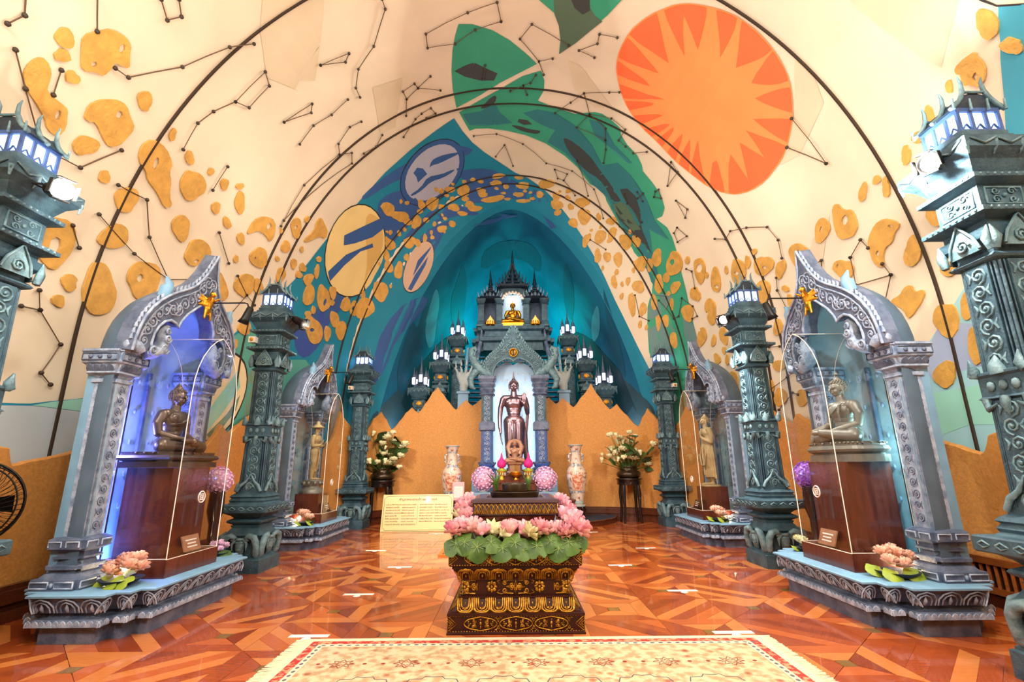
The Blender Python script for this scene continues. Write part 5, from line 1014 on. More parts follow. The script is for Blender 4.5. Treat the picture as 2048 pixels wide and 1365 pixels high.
# ---------------------------------------------------------------- lantern posts
def make_post():
    t = thing('lantern_post', 'x', 'post')
    m = M(); m.sweep(rect(.25, .25), [(.02, 0), (.02, .15), (.0, .16), (.0, .175), (-.03, .19), (-.05, .20), (-.05, .40), (-.02, .43), (-.04, .45), (-.07, .50), (-.09, .52)]); b = part(t, 'base', m, 'teal_stone')
    m = M()
    for q in range(4):
        R = Matrix.Rotation(q*PI/2, 4, 'Z'); m.x = R
        for k in (-1, 1):
            m.tube([(k*.19, -.215, .19), (k*.20, -.24, .22), (k*.205, -.25, .28), (k*.20, -.26, .35), (k*.17, -.265, .41), (k*.11, -.26, .43), (k*.07, -.25, .405), (k*.08, -.25, .375), (k*.11, -.25, .38)], [.03, .042, .04, .042, .042, .036, .028, .022, .014], 7)
        m.tube([(0, -.215, .19), (0, -.24, .24), (0, -.245, .33), (0, -.235, .40)], [.015, .05, .065, .03], 6, flat=.7)
        for z in (.27, .31, .35, .39): m.ball((0, -.265, z), (.045+.2*(z-.27), .018, .02), 6, 4)
        for k in (-1, 1): m.tube([(k*.03, -.25, .40), (k*.09, -.262, .34), (k*.085, -.26, .26)], [.02, .02, .006], 5)
    part(b, 'foot_scrolls', m, 'teal_light', stuff=True)
    m = M(); m.sweep(rect(.25, .25), [(-.09, .50), (-.07, .54), (-.09, .55), (-.04, .575), (-.03, .59), (-.04, .605), (-.09, .63), (-.06, .66), (-.0, .69), (.05, .695), (.06, .705), (.06, .785), (.05, .795), (-.02, .80), (-.04, .82), (-.03, .84), (-.05, .87), (-.03, .885), (-.05, .91), (-.08, .93), (-.08, .97)]); mo = part(t, 'base_moulding', m, 'teal_stone')
    m = M()
    for q in range(4):
        m.x = Matrix.Rotation(q*PI/2, 4, 'Z')
        for k in range(-2, 3): m.tube([(k*.115-.04, -.312, .745), (k*.115, -.316, .725), (k*.115+.04, -.312, .745), (k*.115, -.316, .765), (k*.115-.04, -.312, .745)], .007, 4)
    part(mo, 'slab_relief', m, 'teal_light', stuff=True)
    m = M(); R = []
    for z, h in ((.93, .15), (2.55, .125)): R.append([(x*h, y*h, z) for x, y in ((-1, -1), (1, -1), (1, 1), (-1, 1))])
    m.rings(R); sh = part(t, 'shaft', m, 'teal_dark')
    hw = lambda z: .15-.025*(z-.93)/1.62
    for q in range(4):
        m = M(); m.x = Matrix.Rotation(q*PI/2, 4, 'Z')
        R = []
        for z in (.95, 1.62): h = hw(z); R.append([(-h*.62, -h-.022, z), (h*.62, -h-.022, z), (h*.62, -h, z), (-h*.62, -h, z)])
        m.rings(R); R = []
        for z in (1.80, 2.50): h = hw(z); R.append([(-h*.62, -h-.022, z), (h*.62, -h-.022, z), (h*.62, -h, z), (-h*.62, -h, z)])
        m.rings(R)
        for k in (-1, 1): m.tube([(k*.135, -.15, .95), (k*.112, -.128, 2.5)], .012, 4); m.tube([(k*.112, -.16, .95), (k*.092, -.138, 2.5)], .006, 4)
        pn = part(sh, 'carved_panel', m, 'teal_stone'); pn['kind'] = 'stuff'
        m = M(); m.x = Matrix.Rotation(q*PI/2, 4, 'Z')
        scroll_panel(m, .16, .66, 6, .009, lambda u, v: (u, -hw(1.28+v)-.024, 1.29+v)); scroll_panel(m, .145, .68, 6, .009, lambda u, v: (u, -hw(2.15+v)-.024, 2.15+v))
        # pointed leaf at the foot, hanging points at the crown band
        for s_ in (-1, 1): m.tube([(s_*.15, -.19, .95), (s_*.11, -.19, 1.02), (s_*.05, -.185, 1.07), (0, -.182, 1.16)], [.02, .022, .018, .004], 5)
        m.tube([(u*.05, -.18, v) for u, v in spiral(0, 0, 1, 0, 1.5, 10)] if False else [(.05*math.cos(k*.7)*(1-k*.07), -.185, 1.0+.05*math.sin(k*.7)*(1-k*.07)) for k in range(11)], .009, 4)
        part(sh, 'scroll_relief', m, 'teal_light', stuff=True)
    m = M(); m.sweep(rect(.14, .14), [(.0, 1.62), (.035, 1.635), (.02, 1.65), (.02, 1.77), (.04, 1.785), (.04, 1.80), (.0, 1.81)]); cb = part(t, 'crown_band', m, 'teal_stone')
    m = M()
    for q in range(4):
        m.x = Matrix.Rotation(q*PI/2, 4, 'Z')
        for k in (-1, 1):
            m.tube([(k*.17, -.17, 1.79), (k*.15, -.185, 1.83), (k*.165, -.19, 1.90)], [.035, .03, .004], 5)
            m.tube([(k*.13, -.16, 1.63), (k*.12, -.17, 1.57), (k*.06, -.165, 1.60)], [.03, .022, .006], 5)
        m.tube([(0, -.165, 1.79), (0, -.18, 1.84), (0, -.17, 1.90)], [.05, .04, .004], 6); m.tube([(0, -.165, 1.64), (0, -.175, 1.59), (0, -.165, 1.52)], [.03, .03, .004], 5)
        for k in (-.08, 0, .08): m.ball((k, -.165, 1.71), (.03, .014, .035), 6, 4)
    part(cb, 'crown_leaves', m, 'teal_light', stuff=True)
    m = M(); m.sweep(rect(.14, .14), [(-.015, 2.5), (.02, 2.515), (.03, 2.53), (.01, 2.55), (-.01, 2.56), (-.01, 2.60), (.04, 2.66), (.045, 2.72), (.02, 2.73), (.02, 2.77), (.06, 2.79), (.10, 2.80), (.10, 2.83), (.04, 2.85), (.02, 2.86), (.02, 3.02), (.06, 3.035), (.09, 3.045), (.09, 3.075), (.03, 3.09), (.04, 3.11), (.08, 3.18), (.13, 3.22), (.145, 3.23), (.145, 3.31), (.06, 3.32), (.05, 3.335), (.05, 3.36), (.03, 3.37), (.035, 3.40), (.02, 3.41), (.02, 3.44)]); cp = part(t, 'capital', m, 'teal_stone')
    m = M()
    for q in range(4):
        m.x = Matrix.Rotation(q*PI/2, 4, 'Z')
        m.add([(-.11, -.19, 2.58), (.11, -.19, 2.58), (.09, -.195, 2.66), (0, -.20, 2.78), (-.09, -.195, 2.66)], [(0, 1, 2, 3, 4)])
        m.tube([(-.11, -.195, 2.59), (-.085, -.20, 2.67), (0, -.205, 2.79), (.085, -.20, 2.67), (.11, -.195, 2.59)], .012, 4)
        m.tube([(u, -.2, 2.64+v) for u, v in spiral(0, 0, .05, 0, 1.6, 12)], .010, 4)
        for k in (-1, 1): m.tube([(k*.17, -.18, 2.56), (k*.165, -.20, 2.63), (k*.18, -.19, 2.72)], [.025, .03, .004], 5)
        m.tube([(-.12, -.163, 2.88), (-.12, -.163, 3.0), (.12, -.163, 3.0), (.12, -.163, 2.88), (-.12, -.163, 2.88)], .009, 4)
        for k in (-1, 1):
            for v in (-1, 1): m.tube([(k*.055+a, -.166, 2.94+v*.03+b_) for a, b_ in spiral(0, 0, .03, 0, 1.3, 9, k*v)], .006, 4)
        m.ball((0, -.166, 2.94), .016, 5, 4)
        for k in (-1, 0, 1): m.tube([(k*.17-.085, -.29, 3.29), (k*.17, -.295, 3.245), (k*.17+.085, -.29, 3.29)], .008, 4)
        for k in (-1, 1): m.tube([(k*.085, -.285, 3.28), (k*.085, -.28, 3.24), (k*.085, -.25, 3.19)], [.014, .016, .004], 4); m.tube([(k*.275, -.275, 3.26), (k*.27, -.27, 3.18)], [.022, .008], 4)
        for k in range(-4, 5): m.ball((k*.047, -.24, 2.815), .013, 4, 3); m.ball((k*.047, -.23, 3.06), .012, 4, 3)
    part(cp, 'capital_carving', m, 'teal_light', stuff=True)
    # lantern: a little roofed house with lit windows
    m = M(); m.box(-.135, -.135, 3.44, .135, .135, 3.60); ln = part(t, 'lantern', m, 'lantern_glow')
    m = M()
    for q in range(4):
        m.x = Matrix.Rotation(q*PI/2, 4, 'Z')
        for x in (-.14, -.05, .05, .14): m.box(x-.011, -.15, 3.44, x+.011, -.13, 3.62)
        m.box(-.15, -.152, 3.595, .15, -.13, 3.625); m.box(-.15, -.152, 3.44, .15, -.13, 3.455)
        for x in (-.095, 0, .095): m.tube([(x-.03, -.14, 3.46), (x, -.142, 3.50), (x+.03, -.14, 3.46)], .008, 4)
    part(ln, 'window_frame', m, 'blue_stone', stuff=True)
    m = M()
    prof = [(.175, 3.62), (.13, 3.65), (.10, 3.685), (.075, 3.73), (0, 3.75)]
    P = [(-a, z) for a, z in prof]+[(a, z) for a, z in prof[::-1][1:]]
    m.slab(P, .30, 'y'); rf = part(t, 'lantern_roof', m, 'teal_dark')
    m = M()
    for y in (-.155, 0, .155):
        for s_ in (-1, 1):
            m.tube([(s_*.19, y, 3.61), (s_*.135, y, 3.655), (s_*.10, y, 3.70), (s_*.075, y, 3.76), (s_*.07, y, 3.83), (s_*.085, y, 3.875)] if s_ else [], [.016, .018, .018, .016, .012, .004], 5)
        m.tube([(-.075, y, 3.75), (.075, y, 3.75)], .013, 4)
    for x in (-.18, -.06, .06, .18):
        for s_ in (-1, 1): m.tube([(x, s_*.17, 3.6), (x, s_*.175, 3.68)], [.012, .008], 4)
    part(rf, 'roof_finial', m, 'teal_light', stuff=True)
    return t
post = make_post(); post['group'] = 'tall carved lantern posts'
PO = [((3.33, 6.62), 'tall teal lantern post between the two right-hand shrines'), ((-3.35, 6.6), 'tall dark teal lantern post between the two left-hand shrines'), ((3.36, 10.72), 'tall teal lantern post at the far end of the right side'), ((-3.34, 10.72), 'tall teal lantern post at the far end of the left side'), ((3.24, 3.02), 'lantern post cut off by the right edge of the photo'), ((-3.66, 3.16), 'lantern post cut off by the left edge of the photo')]
for i, ((x, y), lb) in enumerate(PO):
    if i == 0: post.location = (x, y, 0); post['label'] = lb
    else: dup(post, (x, y, 0), 0, lb)
# ---------------------------------------------------------------- flood lamps clamped to the posts, spot lamps on arms
def flood(loc, aim, label, lit=True, grp='flood lamps on the posts'):
    t = thing('flood_lamp', label, 'lamp', loc, 0, grp); t.rotation_euler = (Vector(aim)-Vector(loc)).to_track_quat('-Z', 'Y').to_euler()
    m = M(); m.lathe([(.03, .10), (.05, .07), (.055, .0), (.06, -.06), (.075, -.09), (.07, -.092), (.055, -.06)], 14); part(t, 'housing', m, 'black_metal')
    m = M(); m.lathe([(.058, -.062), (.058, -.068)], 14); part(t, 'lens', m, 'lamp_glow' if lit else 'black_metal')
    for k in range(4):
        m = M(); m.x = Matrix.Rotation(k*PI/2, 4, 'Z'); m.box(.07, -.05, -.13, .078, .05, -.08); part(t, 'barn_door', m, 'black_metal')
    m = M(); m.tube([(-.075, 0, .0), (-.085, 0, .11), (0, 0, .15), (.085, 0, .11), (.075, 0, .0)], .008, 5); part(t, 'bracket', m, 'black_metal')
flood((2.96, 2.98, 3.27), (0, 1.6, 2.2), 'glaring flood lamp on the right edge lantern post')
flood((-3.14, 2.98, 3.12), (0, 1.6, 2.2), 'glaring flood lamp on the left edge lantern post')
flood((2.95, 6.42, 3.18), (0, 4, 1.4), 'bright flood lamp clamped to the post between right shrines')
flood((-2.98, 6.5, 3.22), (0, 12, 1.8), 'black flood lamp with barn doors on the left middle post')
def arm_spot(k, label):
    x, y, s = SHR[k]; x0, z = x-.10*s, 2.92
    t = thing('spot_lamp', label, 'lamp', (x0, y+.03, z), 0, 'black spot lamps on arms', (s, 1, 1))
    m = M(); m.tube([(-.05, 0, 0), (-.40, 0, 0), (-.43, 0, -.01), (-.44, 0, -.04)], .008, 6); part(t, 'arm', m, 'black_metal')
    m = M(); m.x = Matrix.Translation((-.44, 0, -.13)) @ Matrix.Rotation(-.35, 4, 'Y'); m.lathe([(.02, .09), (.035, .07), (.04, -.05), (.055, -.10), (.05, -.10), (.04, -.08)], 12); part(t, 'lamp_head', m, 'black_metal')
    m = M(); m.x = Matrix.Translation((-.44, 0, -.13)) @ Matrix.Rotation(-.35, 4, 'Y'); m.lathe([(.042, -.085), (.042, -.09)], 12); part(t, 'lens', m, 'lamp_glow')
    lamp('spot_light', 'SPOT', (x0-.47*s, y+.03, z-.3), 40, WARM, aim=(x+.1*s, y, 1.2), size=.03, spot=60, blend=.5)
arm_spot('R1', 'black spot lamp on an arm from the nearest right arch'); arm_spot('L1', 'black spot lamp on an arm from the nearest left arch')
arm_spot('R2', 'black spot lamp on an arm from the farther right arch'); arm_spot('L2', 'black spot lamp on an arm from the farther left arch')
# small white security cameras on the posts
for (x, y, z, s, lb) in ((-3.53, 6.42, 2.93, -1, 'small white camera on the left middle lantern post'), (-3.52, 10.5, 2.9, -1, 'small white camera on the far left lantern post'), (3.53, 10.5, 2.9, 1, 'small white camera on the far right lantern post')):
    t = thing('security_camera', lb, 'camera', (x, y, z)); m = M(); m.box(-.045, -.06, -.04, .045, .06, .04); part(t, 'camera_body', m, 'white_print')
    m = M(); m.x = Matrix.Translation((0, -.06, 0)) @ Matrix.Rotation(PI/2, 4, 'X'); m.lathe([(.024, 0), (.024, .015), (.012, .016)], 10); part(t, 'camera_lens', m, 'gold_paint')
# ---------------------------------------------------------------- statues (bodies fused into one surface, facing -Y, unit height then scaled)
mat('bronze_dark', (104, 86, 74), .36, .6, rgb2=(76, 62, 54), scale=5)
mat('bronze_grey', (128, 124, 112), .45, .35, rgb2=(100, 98, 90), scale=6)
mat('bronze_mauve_lit', (164, 138, 148), .27, .9, rgb2=(136, 110, 118), scale=3)  # mauve cast of purplish light put into the bronze colour
mat('sandstone', (176, 150, 104), .7, rgb2=(146, 120, 80), scale=7, bump=.2, bscale=40)
mat('stone_tan', (180, 154, 104), .65, rgb2=(150, 124, 80), scale=7, bump=.2, bscale=40)
mat('crystal_amber', (176, 132, 100), .3, rgb2=(150, 104, 76), scale=8, spec=.6)
def head(m, c, r, ush=.5, flame=0):
    # head with jaw, nose, brows, eyelids, lips, long ears; r = half height of the face-skull
    x, y, z = c; B = lambda p, q, u=20, v=14: m.ball((x+p[0]*r, y+p[1]*r, z+p[2]*r), (q[0]*r, q[1]*r, q[2]*r), u, v)
    B((0, .06, .16), (.80, .88, .84), 16, 12); B((0, -.16, -.32), (.58, .60, .62), 14, 10); B((0, -.42, -.72), (.26, .22, .18))
    for s in (-1, 1):
        B((s*.34, -.50, -.34), (.24, .22, .24)); B((s*.30, -.70, .10), (.22, .13, .11)); m.tube([(x+s*.08*r, y-.80*r, z+.16*r), (x+s*.3*r, y-.80*r, z+.27*r), (x+s*.55*r, y-.62*r, z+.17*r)], [.035*r, .045*r, .025*r], 5)
        m.tube([(x+s*.12*r, y-.79*r, z+.04*r), (x+s*.3*r, y-.80*r, z+.0*r), (x+s*.48*r, y-.68*r, z+.05*r)], [.03*r, .05*r, .03*r], 5)
        cap(m, (x+s*.80*r, y+.08*r, z+.18*r), (x+s*.78*r, y+.06*r, z-.75*r), .13*r, .10*r, 7)
    m.tube([(x, y-.78*r, z+.2*r), (x, y-.92*r, z-.05*r), (x, y-1.0*r, z-.2*r), (x, y-.78*r, z-.28*r)], [.07*r, .10*r, .15*r, .08*r], 7)
    m.tube([(x-.24*r, y-.66*r, z-.46*r), (x, y-.80*r, z-.44*r), (x+.24*r, y-.66*r, z-.46*r)], [.03*r, .075*r, .03*r], 6); m.tube([(x-.18*r, y-.66*r, z-.54*r), (x, y-.78*r, z-.55*r), (x+.18*r, y-.66*r, z-.54*r)], [.03*r, .075*r, .03*r], 6)
    if ush: B((0, .16, 1.0), (.44, .44, ush), 24, 16)
    if flame: m.tube([(x, y+.16*r, z+1.2*r), (x, y+.16*r, z+1.5*r), (x, y+.16*r, z+(1.5+flame)*r)], [.26*r, .2*r, .03*r], 8)
def curls(c, r, mt_parent, mt, ush=.5, n=9):
    m = M(); x, y, z = c; rows = 10
    for i in range(rows):
        ph = -.45+i*(PI/2+.45)/rows*1.0; k = max(3, int(20*math.cos(ph)))
        for j in range(k):
            a = 2*PI*(j+.5*(i % 2))/k; px, py, pz = .84*math.cos(ph)*math.cos(a), .08+.92*math.cos(ph)*math.sin(a), .18+.88*math.sin(ph)
            if py < .0 and pz < .30-py*.5: continue
            if py < .35 and pz < .12: continue
            m.ball((x+px*r, y+py*r, z+pz*r), .115*r, 6, 4)
    for i in range(3):
        for j in range(9-i*2): a = 2*PI*j/(9-i*2)+i; m.ball((x+(.42-.12*i)*r*math.cos(a), y+.16*r+(.42-.12*i)*r*math.sin(a), z+(1.02+.17*i)*r), .09*r, 5, 4)
    part(mt_parent, 'hair_curls', m, mt, stuff=True)
def hand(m, w, fwd, up, side, s, L=.16, curl=.25, r=.013):
    # palm with four fingers of different lengths and a thumb from its side
    w, f, u, sd = Vector(w), Vector(fwd).normalized(), Vector(up).normalized(), Vector(side).normalized()
    p1 = w+f*L*.48
    for k in (-1.1, -.35, .35, 1.1): cap(m, w+sd*k*.016*L/.16*.6, p1+sd*k*.02*L/.16, r*1.25, r*1.1, 6)
    for k, ln in zip((-1.25, -.42, .42, 1.2), (.44, .54, .50, .38) if s > 0 else (.38, .50, .54, .44)):
        a = p1+sd*k*.02*L/.16; b = a+f*L*ln*.5-u*L*curl*.12; c_ = b+f*L*ln*.5-u*L*curl*.3; chain(m, [a, b, c_], [r, r*.9, r*.65], 6)
    t0 = w+f*L*.12+sd*s*.025*L/.16; t1 = t0+f*L*.22+sd*s*L*.2; chain(m, [t0, t1, t1+f*L*.2+sd*s*L*.02], [r*1.2, r*1.05, r*.7], 6)
def seated(name, mt, vox, earth=True, flame=0, fold=False):
    m = M()
    m.ball((0, .03, .13), (.21, .17, .13), 28, 18); m.ball((0, .02, .27), (.145, .115, .14), 28, 18); m.ball((0, .0, .45), (.205, .13, .15), 28, 18); m.ball((0, .015, .36), (.165, .12, .14), 28, 18)
    for s in (-1, 1): m.ball((s*.09, -.062, .47), (.10, .055, .075), 20, 14)
    cap(m, (-.185, .01, .535), (.185, .01, .535), .072, .072); cap(m, (0, .02, .55), (0, .005, .66), .075, .062)
    for s in (-1, 1):
        cap(m, (s*.10, .03, .11), (s*.40, -.16, .095), .12, .088, 24)
        cap(m, (s*.41, -.17, .085), (-s*.02, -.30 - (.03 if s > 0 else -.03), .075+(.07 if s > 0 else 0)), .082, .058, 24)
        y0 = -.33 if s > 0 else -.27; z0 = .145 if s > 0 else .07
        m.ball((-s*.14, y0, z0+.01), (.12, .05, .035), 20, 12)
    # right arm (viewer's left) and left arm
    a0 = (-.235, .02, .52); 
    chain(m, [a0, (-.295, .03, .40), (-.30, .0, .275), (-.34, -.16, .21), (-.36, -.235, .185)] if earth else [a0, (-.295, .03, .40), (-.29, .0, .26), (-.17, -.17, .20), (-.08, -.23, .185)], [.074, .062, .052, .042, .034])
    if earth: hand(m, (-.36, -.24, .185), (-.02, -.35, -.9), (0, -1, .3), (1, 0, 0), 1, .17, .2)
    else: hand(m, (-.08, -.23, .185), (1, -.25, -.1), (0, 0, 1), (0, 1, 0), -1, .16, .3)
    chain(m, [(.235, .02, .52), (.295, .03, .40), (.29, .0, .26), (.17, -.17, .195), (.09, -.22, .175)], [.074, .062, .052, .042, .034])
    hand(m, (.09, -.22, .175), (-1, -.25, -.05), (0, 0, 1), (0, 1, 0), 1, .17, .2)
    # robe hem across the chest and over the shoulder
    m.tube([(.16, -.08, .565), (.10, -.135, .50), (0, -.15, .43), (-.10, -.14, .40), (-.17, -.07, .385)], [.012]*5, 6, flat=.7)
    m.tube([(.13, -.12, .54), (.12, -.145, .42), (.115, -.13, .30)], [.022, .026, .02], 6, flat=.5)
    head(m, (0, -.01, .785), .125, .42, flame)
    return fuse(name, m, vox, mt, 4)
def lotus_base(t, mt, w, d, h, round_=True):
    m = M(); pl = [(w*math.copysign(abs(math.cos(a))**.6, math.cos(a)), d*math.copysign(abs(math.sin(a))**.6, math.sin(a))) for a in [2*PI*k/32 for k in range(32)]] if round_ else rect(w, d)
    m.sweep(pl, [(0, 0), (.0, h*.35), (-.03, h*.38), (-.035, h*.42), (.0, h*.5), (.015, h*.62), (0, h*.78), (-.02, h*.82), (-.02, h*.9), (-.015, h)]); b = part(t, 'statue_base', m, mt)
    m = M()
    for k in range(36): a = 2*PI*k/36; c = (w-.012)*math.copysign(abs(math.cos(a))**.6, math.cos(a)); e = (d-.012)*math.copysign(abs(math.sin(a))**.6, math.sin(a)); m.ball((c, e, h*.93), .011, 5, 4)
    part(b, 'base_beads', m, mt, stuff=True)
# nearest right: seated, earth-touching, grey bronze
t = thing('seated_statue', 'grey bronze seated statue with beaded hair in the right case', 'statue', (3.22, 4.8, 1.251), -PI/2)
lotus_base(t, 'bronze_grey', .36, .235, .18)
b = part(t, 'body', seated('seated_body', 'bronze_grey', .0055, True), None); b.location = (0, .02, .17); b.scale = (.68, .68, .68)
b2 = obj('hair', None, t); b2.location = (0, .02, .17); b2.scale = (.68, .68, .68); curls((0, -.01, .785), .125, b2, 'bronze_grey')
m = M(); m.ball((0, .01, 1.0), (.03, .03, .03), 8, 6); part(b2, 'finial', m, 'bronze_grey')
# nearest left: seated, dark bronze, hands in the lap
t = thing('seated_statue', 'dark bronze seated statue in the blue-lit left case', 'statue', (-3.30, 4.8, 1.251), PI/2)
lotus_base(t, 'bronze_dark', .36, .235, .14, False)
b = part(t, 'body', seated('seated_body_dark', 'bronze_dark', .0055, False), None); b.location = (0, .02, .135); b.scale = (.68, .68, .68)
b2 = obj('hair', None, t); b2.location = (0, .02, .135); b2.scale = (.68, .68, .68)
curls((0, -.01, .785), .125, b2, 'bronze_dark')
m = M(); m.lathe([(.062, .88), (.06, .91), (.05, .915), (.05, .94), (.038, .945), (.036, .965), (.02, .97), (.015, .99), (.004, 1.01)], 12, c=(0, .01)); part(b2, 'hair_crown', m, 'bronze_dark')
# standing figures
def standing(name, mt, vox, pose):
    m = M()
    m.ball((0, .0, .545), (.098, .075, .075), 24, 16); m.ball((0, -.005, .62), (.078, .06, .08), 24, 16); m.ball((0, -.005, .73), (.115, .072, .085), 28, 18); m.ball((0, 0, .67), (.09, .062, .09), 24, 16)
    for s in (-1, 1): m.ball((s*.05, -.036, .745), (.055, .034, .045), 20, 12)
    cap(m, (-.108, 0, .79), (.108, 0, .79), .038, .038); cap(m, (0, .0, .80), (0, -.005, .865), .042, .036)
    sw = .02 if pose == 'walk' else 0
    for s in (-1, 1):
        k = .012 if (pose == 'walk' and s < 0) else -.012
        f = -.03 if s < 0 and pose == 'walk' else (.05 if pose == 'walk' else 0)
        chain(m, [(s*.05, 0, .52), (s*.056, -.012+f*.3, .29), (s*.05, .01+f*.8, .16), (s*.05, .01+f, .045)], [.072, .050, .047, .027])
        cap(m, (s*.05, .015+f, .02), (s*.058, -.085+f, .014), .026, .018); m.ball((s*.058, -.10+f, .012), (.03, .03, .013))
        for j in range(-2, 3): cap(m, (s*.058+j*.011, -.10+f, .012), (s*.058+j*.013, -.128+f+abs(j)*.006, .01), .008, .006, 5)
    if pose == 'walk':
        chain(m, [(-.122, .0, .78), (-.150, .005, .68), (-.160, .005, .58), (-.158, -.01, .46), (-.150, -.015, .40)], [.036, .031, .027, .021, .015])
        hand(m, (-.155, -.015, .40), (.12, -.12, -1), (-1, 0, 0), (0, 1, 0), -1, .13, .2, .0085)
        chain(m, [(.122, .0, .78), (.148, .015, .70), (.152, .0, .625), (.132, -.075, .68), (.115, -.10, .715)], [.036, .031, .027, .021, .015])
        hand(m, (.115, -.10, .715), (0, -.1, 1), (0, -1, 0), (1, 0, 0), -1, .12, .1, .0085)
        # clinging robe: belt, flared hem on the right, folds
        m.tube([(.088*math.sin(a), -.005-.064*math.cos(a), .575+.006*math.cos(a)) for a in [k*PI/8 for k in range(17)]], .008, 6)
        m.tube([(.09, .0, .56), (.115, .02, .38), (.125, .035, .22), (.15, .05, .085)], [.03, .032, .03, .036], 8, flat=.5)
        m.tube([(.155, .0, .60), (.135, .02, .40), (.14, .04, .20), (.155, .055, .08)], [.02, .018, .02, .02], 6, flat=.5)
        m.rings([[(x*r_, y*r_*.6, z) for x, y in [(math.cos(2*PI*k/36), math.sin(2*PI*k/36)) for k in range(36)]] for z, r_ in ((.57, .088), (.50, .104), (.40, .104), (.28, .09), (.16, .082), (.085, .086))])
        m.tube([(-.02, -.055, .55), (-.015, -.075, .40), (-.005, -.07, .2)], [.012, .012, .01], 6)
    if pose == 'hands':
        for s in (-1, 1):
            chain(m, [(s*.125, .0, .785), (s*.15, .01, .70), (s*.15, .0, .615), (s*.11, -.10, .625), (s*.09, -.13, .64)], [.042, .036, .031, .024, .017])
            hand(m, (s*.09, -.13, .64), (-s*.1, -.55, .8), (0, -1, -.4), (1, 0, 0), -s, .10, .3, .0085)
        m.rings([[(x*r_, y*r_*.55, z) for x, y in [(math.cos(2*PI*k/32), math.sin(2*PI*k/32)) for k in range(32)]] for z, r_ in ((.56, .098), (.40, .10), (.26, .085), (.15, .09))])
        m.tube([(.088*math.sin(a), -.005-.064*math.cos(a), .575) for a in [k*PI/8 for k in range(17)]], .010, 6); m.tube([(0, -.07, .56), (0, -.085, .42), (0, -.07, .2)], [.016, .018, .008], 6, flat=.5)
        for s in (-1, 1): m.tube([(s*.15, .01, .69), (s*.13, .03, .69)], .04, 8)
    if pose == 'robe':
        chain(m, [(-.125, .0, .785), (-.15, .01, .69), (-.152, .0, .60), (-.15, -.03, .50), (-.145, -.05, .45)], [.042, .036, .031, .024, .017]); hand(m, (-.145, -.05, .45), (0, -.3, -1), (-1, 0, 0), (0, 1, 0), -1, .10, .2, .0085)
        chain(m, [(.125, .0, .785), (.155, .01, .70), (.15, .0, .61), (.09, -.09, .66), (.06, -.11, .69)], [.042, .036, .031, .024, .017]); hand(m, (.06, -.11, .69), (-.3, -.1, 1), (0, -1, 0), (1, 0, 0), -1, .10, .5, .0085)
        m.rings([[(x*r_, y*r_*.55+.01, z) for x, y in [(math.cos(2*PI*k/36), math.sin(2*PI*k/36)) for k in range(36)]] for z, r_ in ((.80, .10), (.70, .13), (.58, .125), (.40, .13), (.25, .125), (.11, .14))])
        for s in (-1, 1): m.tube([(s*.10, .02, .58), (s*.135, .02, .40), (s*.14, .02, .2), (s*.15, .02, .09)], [.03, .025, .025, .03], 6, flat=.6)
        m.tube([(-.06, -.05, .56), (-.09, -.09, .42), (-.03, -.105, .28), (.06, -.10, .28), (.09, -.08, .42), (.06, -.06, .56)], .012, 6)
        m.tube([(.0, -.075, .58), (.005, -.085, .4), (0, -.08, .14)], [.016, .018, .012], 6)
        m.tube([(.098*math.sin(a), -.0-.066*math.cos(a), .575) for a in [k*PI/8 for k in range(17)]], .010, 6)
    if pose == 'walk':
        for s in (-1, 1): chain(m, [(s*.048, -.03, .50), (s*.05, -.035, .30), (s*.046, -.03+(-.01 if s < 0 else .01), .17), (s*.046, -.02, .09)], [.052, .042, .036, .03])
    head(m, (0, -.008, .925), .066, .42 if pose != 'hands' else 0, 1.4 if pose == 'walk' else (.25 if pose == 'robe' else 0))
    return fuse(name, m, vox, mt, 7 if pose == 'walk' else 3)
t = thing('standing_statue', 'large shiny bronze standing statue with one hand raised, in the lit arch', 'statue', (.03, 11.25, 1.14))
b = part(t, 'body', standing('walking_body', 'bronze_mauve_lit', .0036, 'walk'), None); b.scale = (2.03, 2.03, 2.03)
b2 = obj('hair', None, t); b2.scale = (2.03, 2.03, 2.03); curls((0, -.008, .925), .066, b2, 'bronze_mauve_lit')
m = M(); m.sweep(redent(.36, .22, 1, .05), [(0, -.34), (0, -.2), (-.04, -.18), (-.05, -.1), (-.02, -.06), (-.02, 0)]); part(t, 'statue_base', m, 'red_brown')
t = thing('standing_statue', 'standing robed stone statue in the farther right case', 'statue', (3.43, 8.75, .861), -PI/2)
b = part(t, 'body', standing('robed_body', 'sandstone', .004, 'robe'), None); b.scale = (1.18, 1.18, 1.18); b.location = (0, 0, .02)
b2 = obj('hair', None, t); b2.scale = (1.18, 1.18, 1.18); b2.location = (0, 0, .02); curls((0, -.008, .925), .066, b2, 'sandstone')
m = M(); m.lathe([(.17, 0), (.17, .025), (.12, .03)], 16); part(t, 'statue_base', m, 'sandstone')
t = thing('standing_statue', 'standing tan statue with a brimmed hat in the farther left case', 'statue', (-3.48, 8.75, .801), PI/2)
m = M(); m.lathe([(.20, 0), (.20, .05), (.17, .07), (.145, .10), (.13, .12), (.155, .14), (.155, .2), (.165, .22), (.12, .225)], 24); sb = part(t, 'statue_base', m, 'bronze_grey')
m = M()
for k in range(10): a = 2*PI*k/10; m.ball((.158*math.cos(a), .158*math.sin(a), .17), (.035, .035, .035), 6, 5)
part(sb, 'petal_row', m, 'bronze_grey', stuff=True)
b = part(t, 'body', standing('hatted_body', 'stone_tan', .004, 'hands'), None); b.scale = (.93, .93, .93); b.location = (0, 0, .222)
